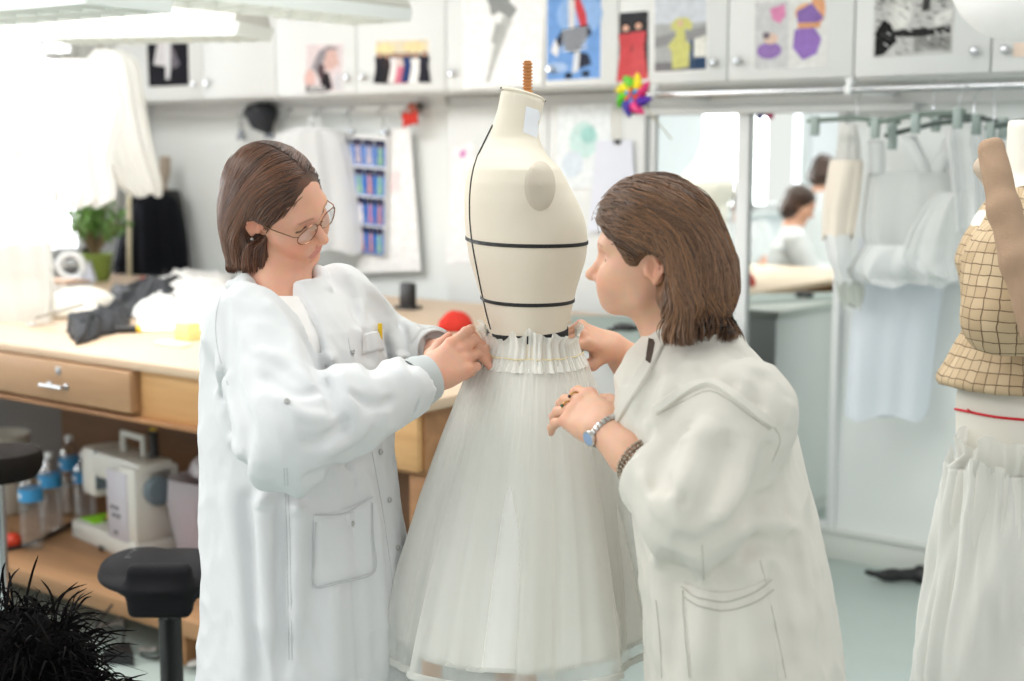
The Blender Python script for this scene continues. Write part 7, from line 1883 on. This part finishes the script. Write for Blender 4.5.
# ================================================================ the far side of the room, seen in the mirror
def mir(px, py, d):
    p = P(px, py, d); return np.array([p[0], 2 * (YM - .004) - p[1], p[2]])
mv = lambda v: np.array([v[0], -v[1], v[2]])
RTm, THm = mv(RTH), mv(TH)
def simple_person(label, hp, hc, face, seed, hair_m, sc=1.0, lean=.25):
    """hp: hip point, hc: head centre, face: horizontal facing"""
    face = np.array(face) / np.linalg.norm(face); lf = np.cross(UPH, face); base = np.array([hp[0], hp[1], 0]); t = thing('person', label, 'person', base)
    u = UPH * .85 + face * .5; Mh = np.array([face * .88 - UPH * .45, lf, u]); Mh[0] /= np.linalg.norm(Mh[0]); Mh[2] = np.cross(Mh[0], Mh[1])
    nb = hc - UPH * .15 - face * .04; S = Field(); add_head(S, hc, Mh, sc); S.cone(hc - Mh[2] * .05 - face * .02, nb, .05, .055, .02); S.cone(nb, hp * .5 + nb * .5, .06, .1, .04); S.cone(hp * .5 + nb * .5, hp, .1, .1, .03)
    arms = []
    for s in (-1, 1):
        sh = nb + lf * s * .17 - UPH * .06; el = sh + face * .12 - UPH * .24 + lf * s * .05; wr = el + face * .22 + UPH * .02 - lf * s * .08; arms.append((sh, el, wr))
        S.cone(nb - UPH * .05, sh, .06, .045, .03); S.chain([sh, el, wr], [.046, .038, .026], .01)
        add_hand(S, wr, face * .9 - UPH * .3 - lf * s * .2, UPH * .9 + face * .3, -s, {k: (30, 35, 20, 0) for k in FING}, [(.7, .5, -.4), (.9, .2, -.2), (.95, .05, 0)], .95)
        hq = base + lf * s * .09; S.chain([hq + UPH * hp[2], hq + UPH * .5, hq + UPH * .09], [.085, .062, .042], .03); S.cone(hq + UPH * .05 - face * .03, hq + UPH * .035 + face * .13, .036, .028, .03)
    allq = np.array([hc, hp, base] + [q for a in arms for q in a]); v, q = sdf_mesh(S, allq.min(0) - [.3, .3, .01], allq.max(0) + [.3, .3, .25], .0042); fast_mesh('body', relax(v, q, 1, .4), q, skinm, t, face_colors(v, hc, Mh, SK1, srgb(190, 110, 100), sc, brow=srgb(90, 60, 45)))
    K = Field(); cc = base; rows_ = []
    for (z, w, dpt, k) in ((.42, .26, .18, 0), (hp[2], .22, .155, 0), ((hp[2] * .5 + nb[2] * .5), .20, .14, .5), (nb[2] - .12, .19, .12, .85), (nb[2] - .03, .10, .08, 1), (nb[2] + .01, .07, .07, 1)):
        o = (nb - base) * [1, 1, 0] * k; rows_.append((z, float(o @ face), float(o @ lf), dpt, dpt, w))
    fn, c_, r_ = loft_fn(base, np.array([face, lf, UPH]), rows_); K.func(fn, c_, r_, 0)
    for a in arms: K.cone(nb - UPH * .07, a[0], .055, .065, .05); sleeve(K, list(a), [.07, .072, .048], .9)
    K.disp.append(lambda p: CRUMPLE(p, seed)); v, q = sdf_mesh(K, allq.min(0) - [.35, .35, -.38], allq.max(0) + [.35, .35, .0], .009); fast_mesh('coat', relax(v, q, 1), q, coatA, t)
    H_ = Field(); H = Scaled(H_, sc); W_ = lambda x, y, z: hc + (Mh[0] * x + Mh[1] * y + Mh[2] * z) * sc
    H.ell(W_(-.018, 0, .034), (.105, .086, .092), Mh, 0); H.ell(W_(-.045, 0, -.05), (.075, .09, .085), Mh, .03); H.ell(W_(.112, 0, -.05), (.106, .125, .112), Mh, .006, 's'); H_.disp.append(lambda p: .003 * hash_noise(p @ Mh.T.astype(f4) * np.array([1, 1, .2], f4), 90, 5))
    v, q = sdf_mesh(H_, hc - .2, hc + .2, .005); cb = np.clip(.3 + .3 * hash_noise(v.astype(f4), 60, 2), 0, 1); fast_mesh('hair', relax(v, q, 1), q, hair_m, t, np.stack([cb] * 3 + [np.ones_like(cb)], 1))
    return t
hairC = hair_mat('dark_hair', (34, 20, 14), (92, 56, 38))
simple_person('woman in a white coat with a dark bob, reflected in the mirror', mir(775, 340, 9.2), mir(800, 204, 8.9), mv(RT * .85 + TH * .1 + np.array([0, 0, 0])) * [1, 1, 0], 51, hairC, .95)
simple_person('small distant worker with dark hair and white coat, reflected beside the mirror post', mir(745, 290, 11.4), mir(742, 203, 11.4), mv(-FW) * [1, 1, 0], 53, hairC, .9)
simple_person('long-haired person standing beyond the bending woman, reflected at the mirror edge', mir(826, 300, 10.4), mir(824, 172, 10.4), mv(FW * .6 + RT * .6) * [1, 1, 0], 55, hairC, 1.0)
# white work surface and cabinet before her, stool
p = mir(772, 300, 9.7)
cb_ = thing('white_cabinet', 'white low cabinet reflected in the mirror behind the leaning woman', 'cabinet', (p[0], p[1], 0)); hz = mir(780, 278, 9.5)[2]
MB().box((p[0] - .5, p[1] - .3, .06), (p[0] + .33, p[1] + .3, hz), .006).build('body', white, cb_); MB().box((p[0] - .52, p[1] - .32, hz), (p[0] + .35, p[1] + .32, hz + .03), .004).build('top', white, cb_); MB().box((p[0] - .46, p[1] - .28, 0), (p[0] + .3, p[1] + .28, .06)).build('plinth', cabm, cb_)
p = mir(818, 366, 9.0); so = thing('wooden_stool', 'stool with a pale yellow round seat, reflected low in the mirror', 'stool', (p[0], p[1], 0)); zs2 = p[2]
MB().lathe((p[0], p[1], zs2 - .03), [(.165, 0), (.175, .01), (.172, .035), (.14, .05), (.001, .052)], 30).build('seat', mat('cream_vinyl', (238, 226, 186), .5), so)
for k in range(4):
    a = PI / 2 * k + .6; MB().tube([(p[0] + .11 * math.cos(a), p[1] + .11 * math.sin(a), zs2 - .03), (p[0] + .19 * math.cos(a), p[1] + .19 * math.sin(a), 0)], .013, 8).build('leg', steel, so)
MB().tube([(p[0] + .155 * math.cos(t), p[1] + .155 * math.sin(t), zs2 * .4) for t in np.linspace(0, 2 * PI, 28, endpoint=False)], .008, 6, closed=True).build('foot_ring', steel, so)
# white toile on a dress form far off in the mirror
c6 = mir(706, 190, 9.6); wf = thing('dress_form', 'white draped dress form reflected in the left mirror pane', 'dress form', (c6[0], c6[1], 0)); F_ = Field()
F_.chain([c6 + UPH * .25, c6 + UPH * .15, c6, c6 - UPH * .2, c6 - UPH * .42], [.05, .07, .17, .13, .19], .05); F_.ell(c6 + UPH * .04, (.2, .14, .12), None, .05); F_.disp.append(lambda p: .012 * hash_noise(p, 14, 3))
v, q = sdf_mesh(F_, c6 - [.35, .35, .7], c6 + [.35, .35, .5], .01); fast_mesh('torso', relax(v, q, 1), q, mat('form_offwhite', (232, 228, 218), .8, bump=.05, bscale=300), wf); MB().tube([(c6[0], c6[1], .03), (c6[0], c6[1], c6[2] - .4)], .02, 12).build('pole', black, wf); MB().lathe((c6[0], c6[1], 0), [(.16, 0), (.16, .02), (.04, .04)], 26).build('base', black, wf)
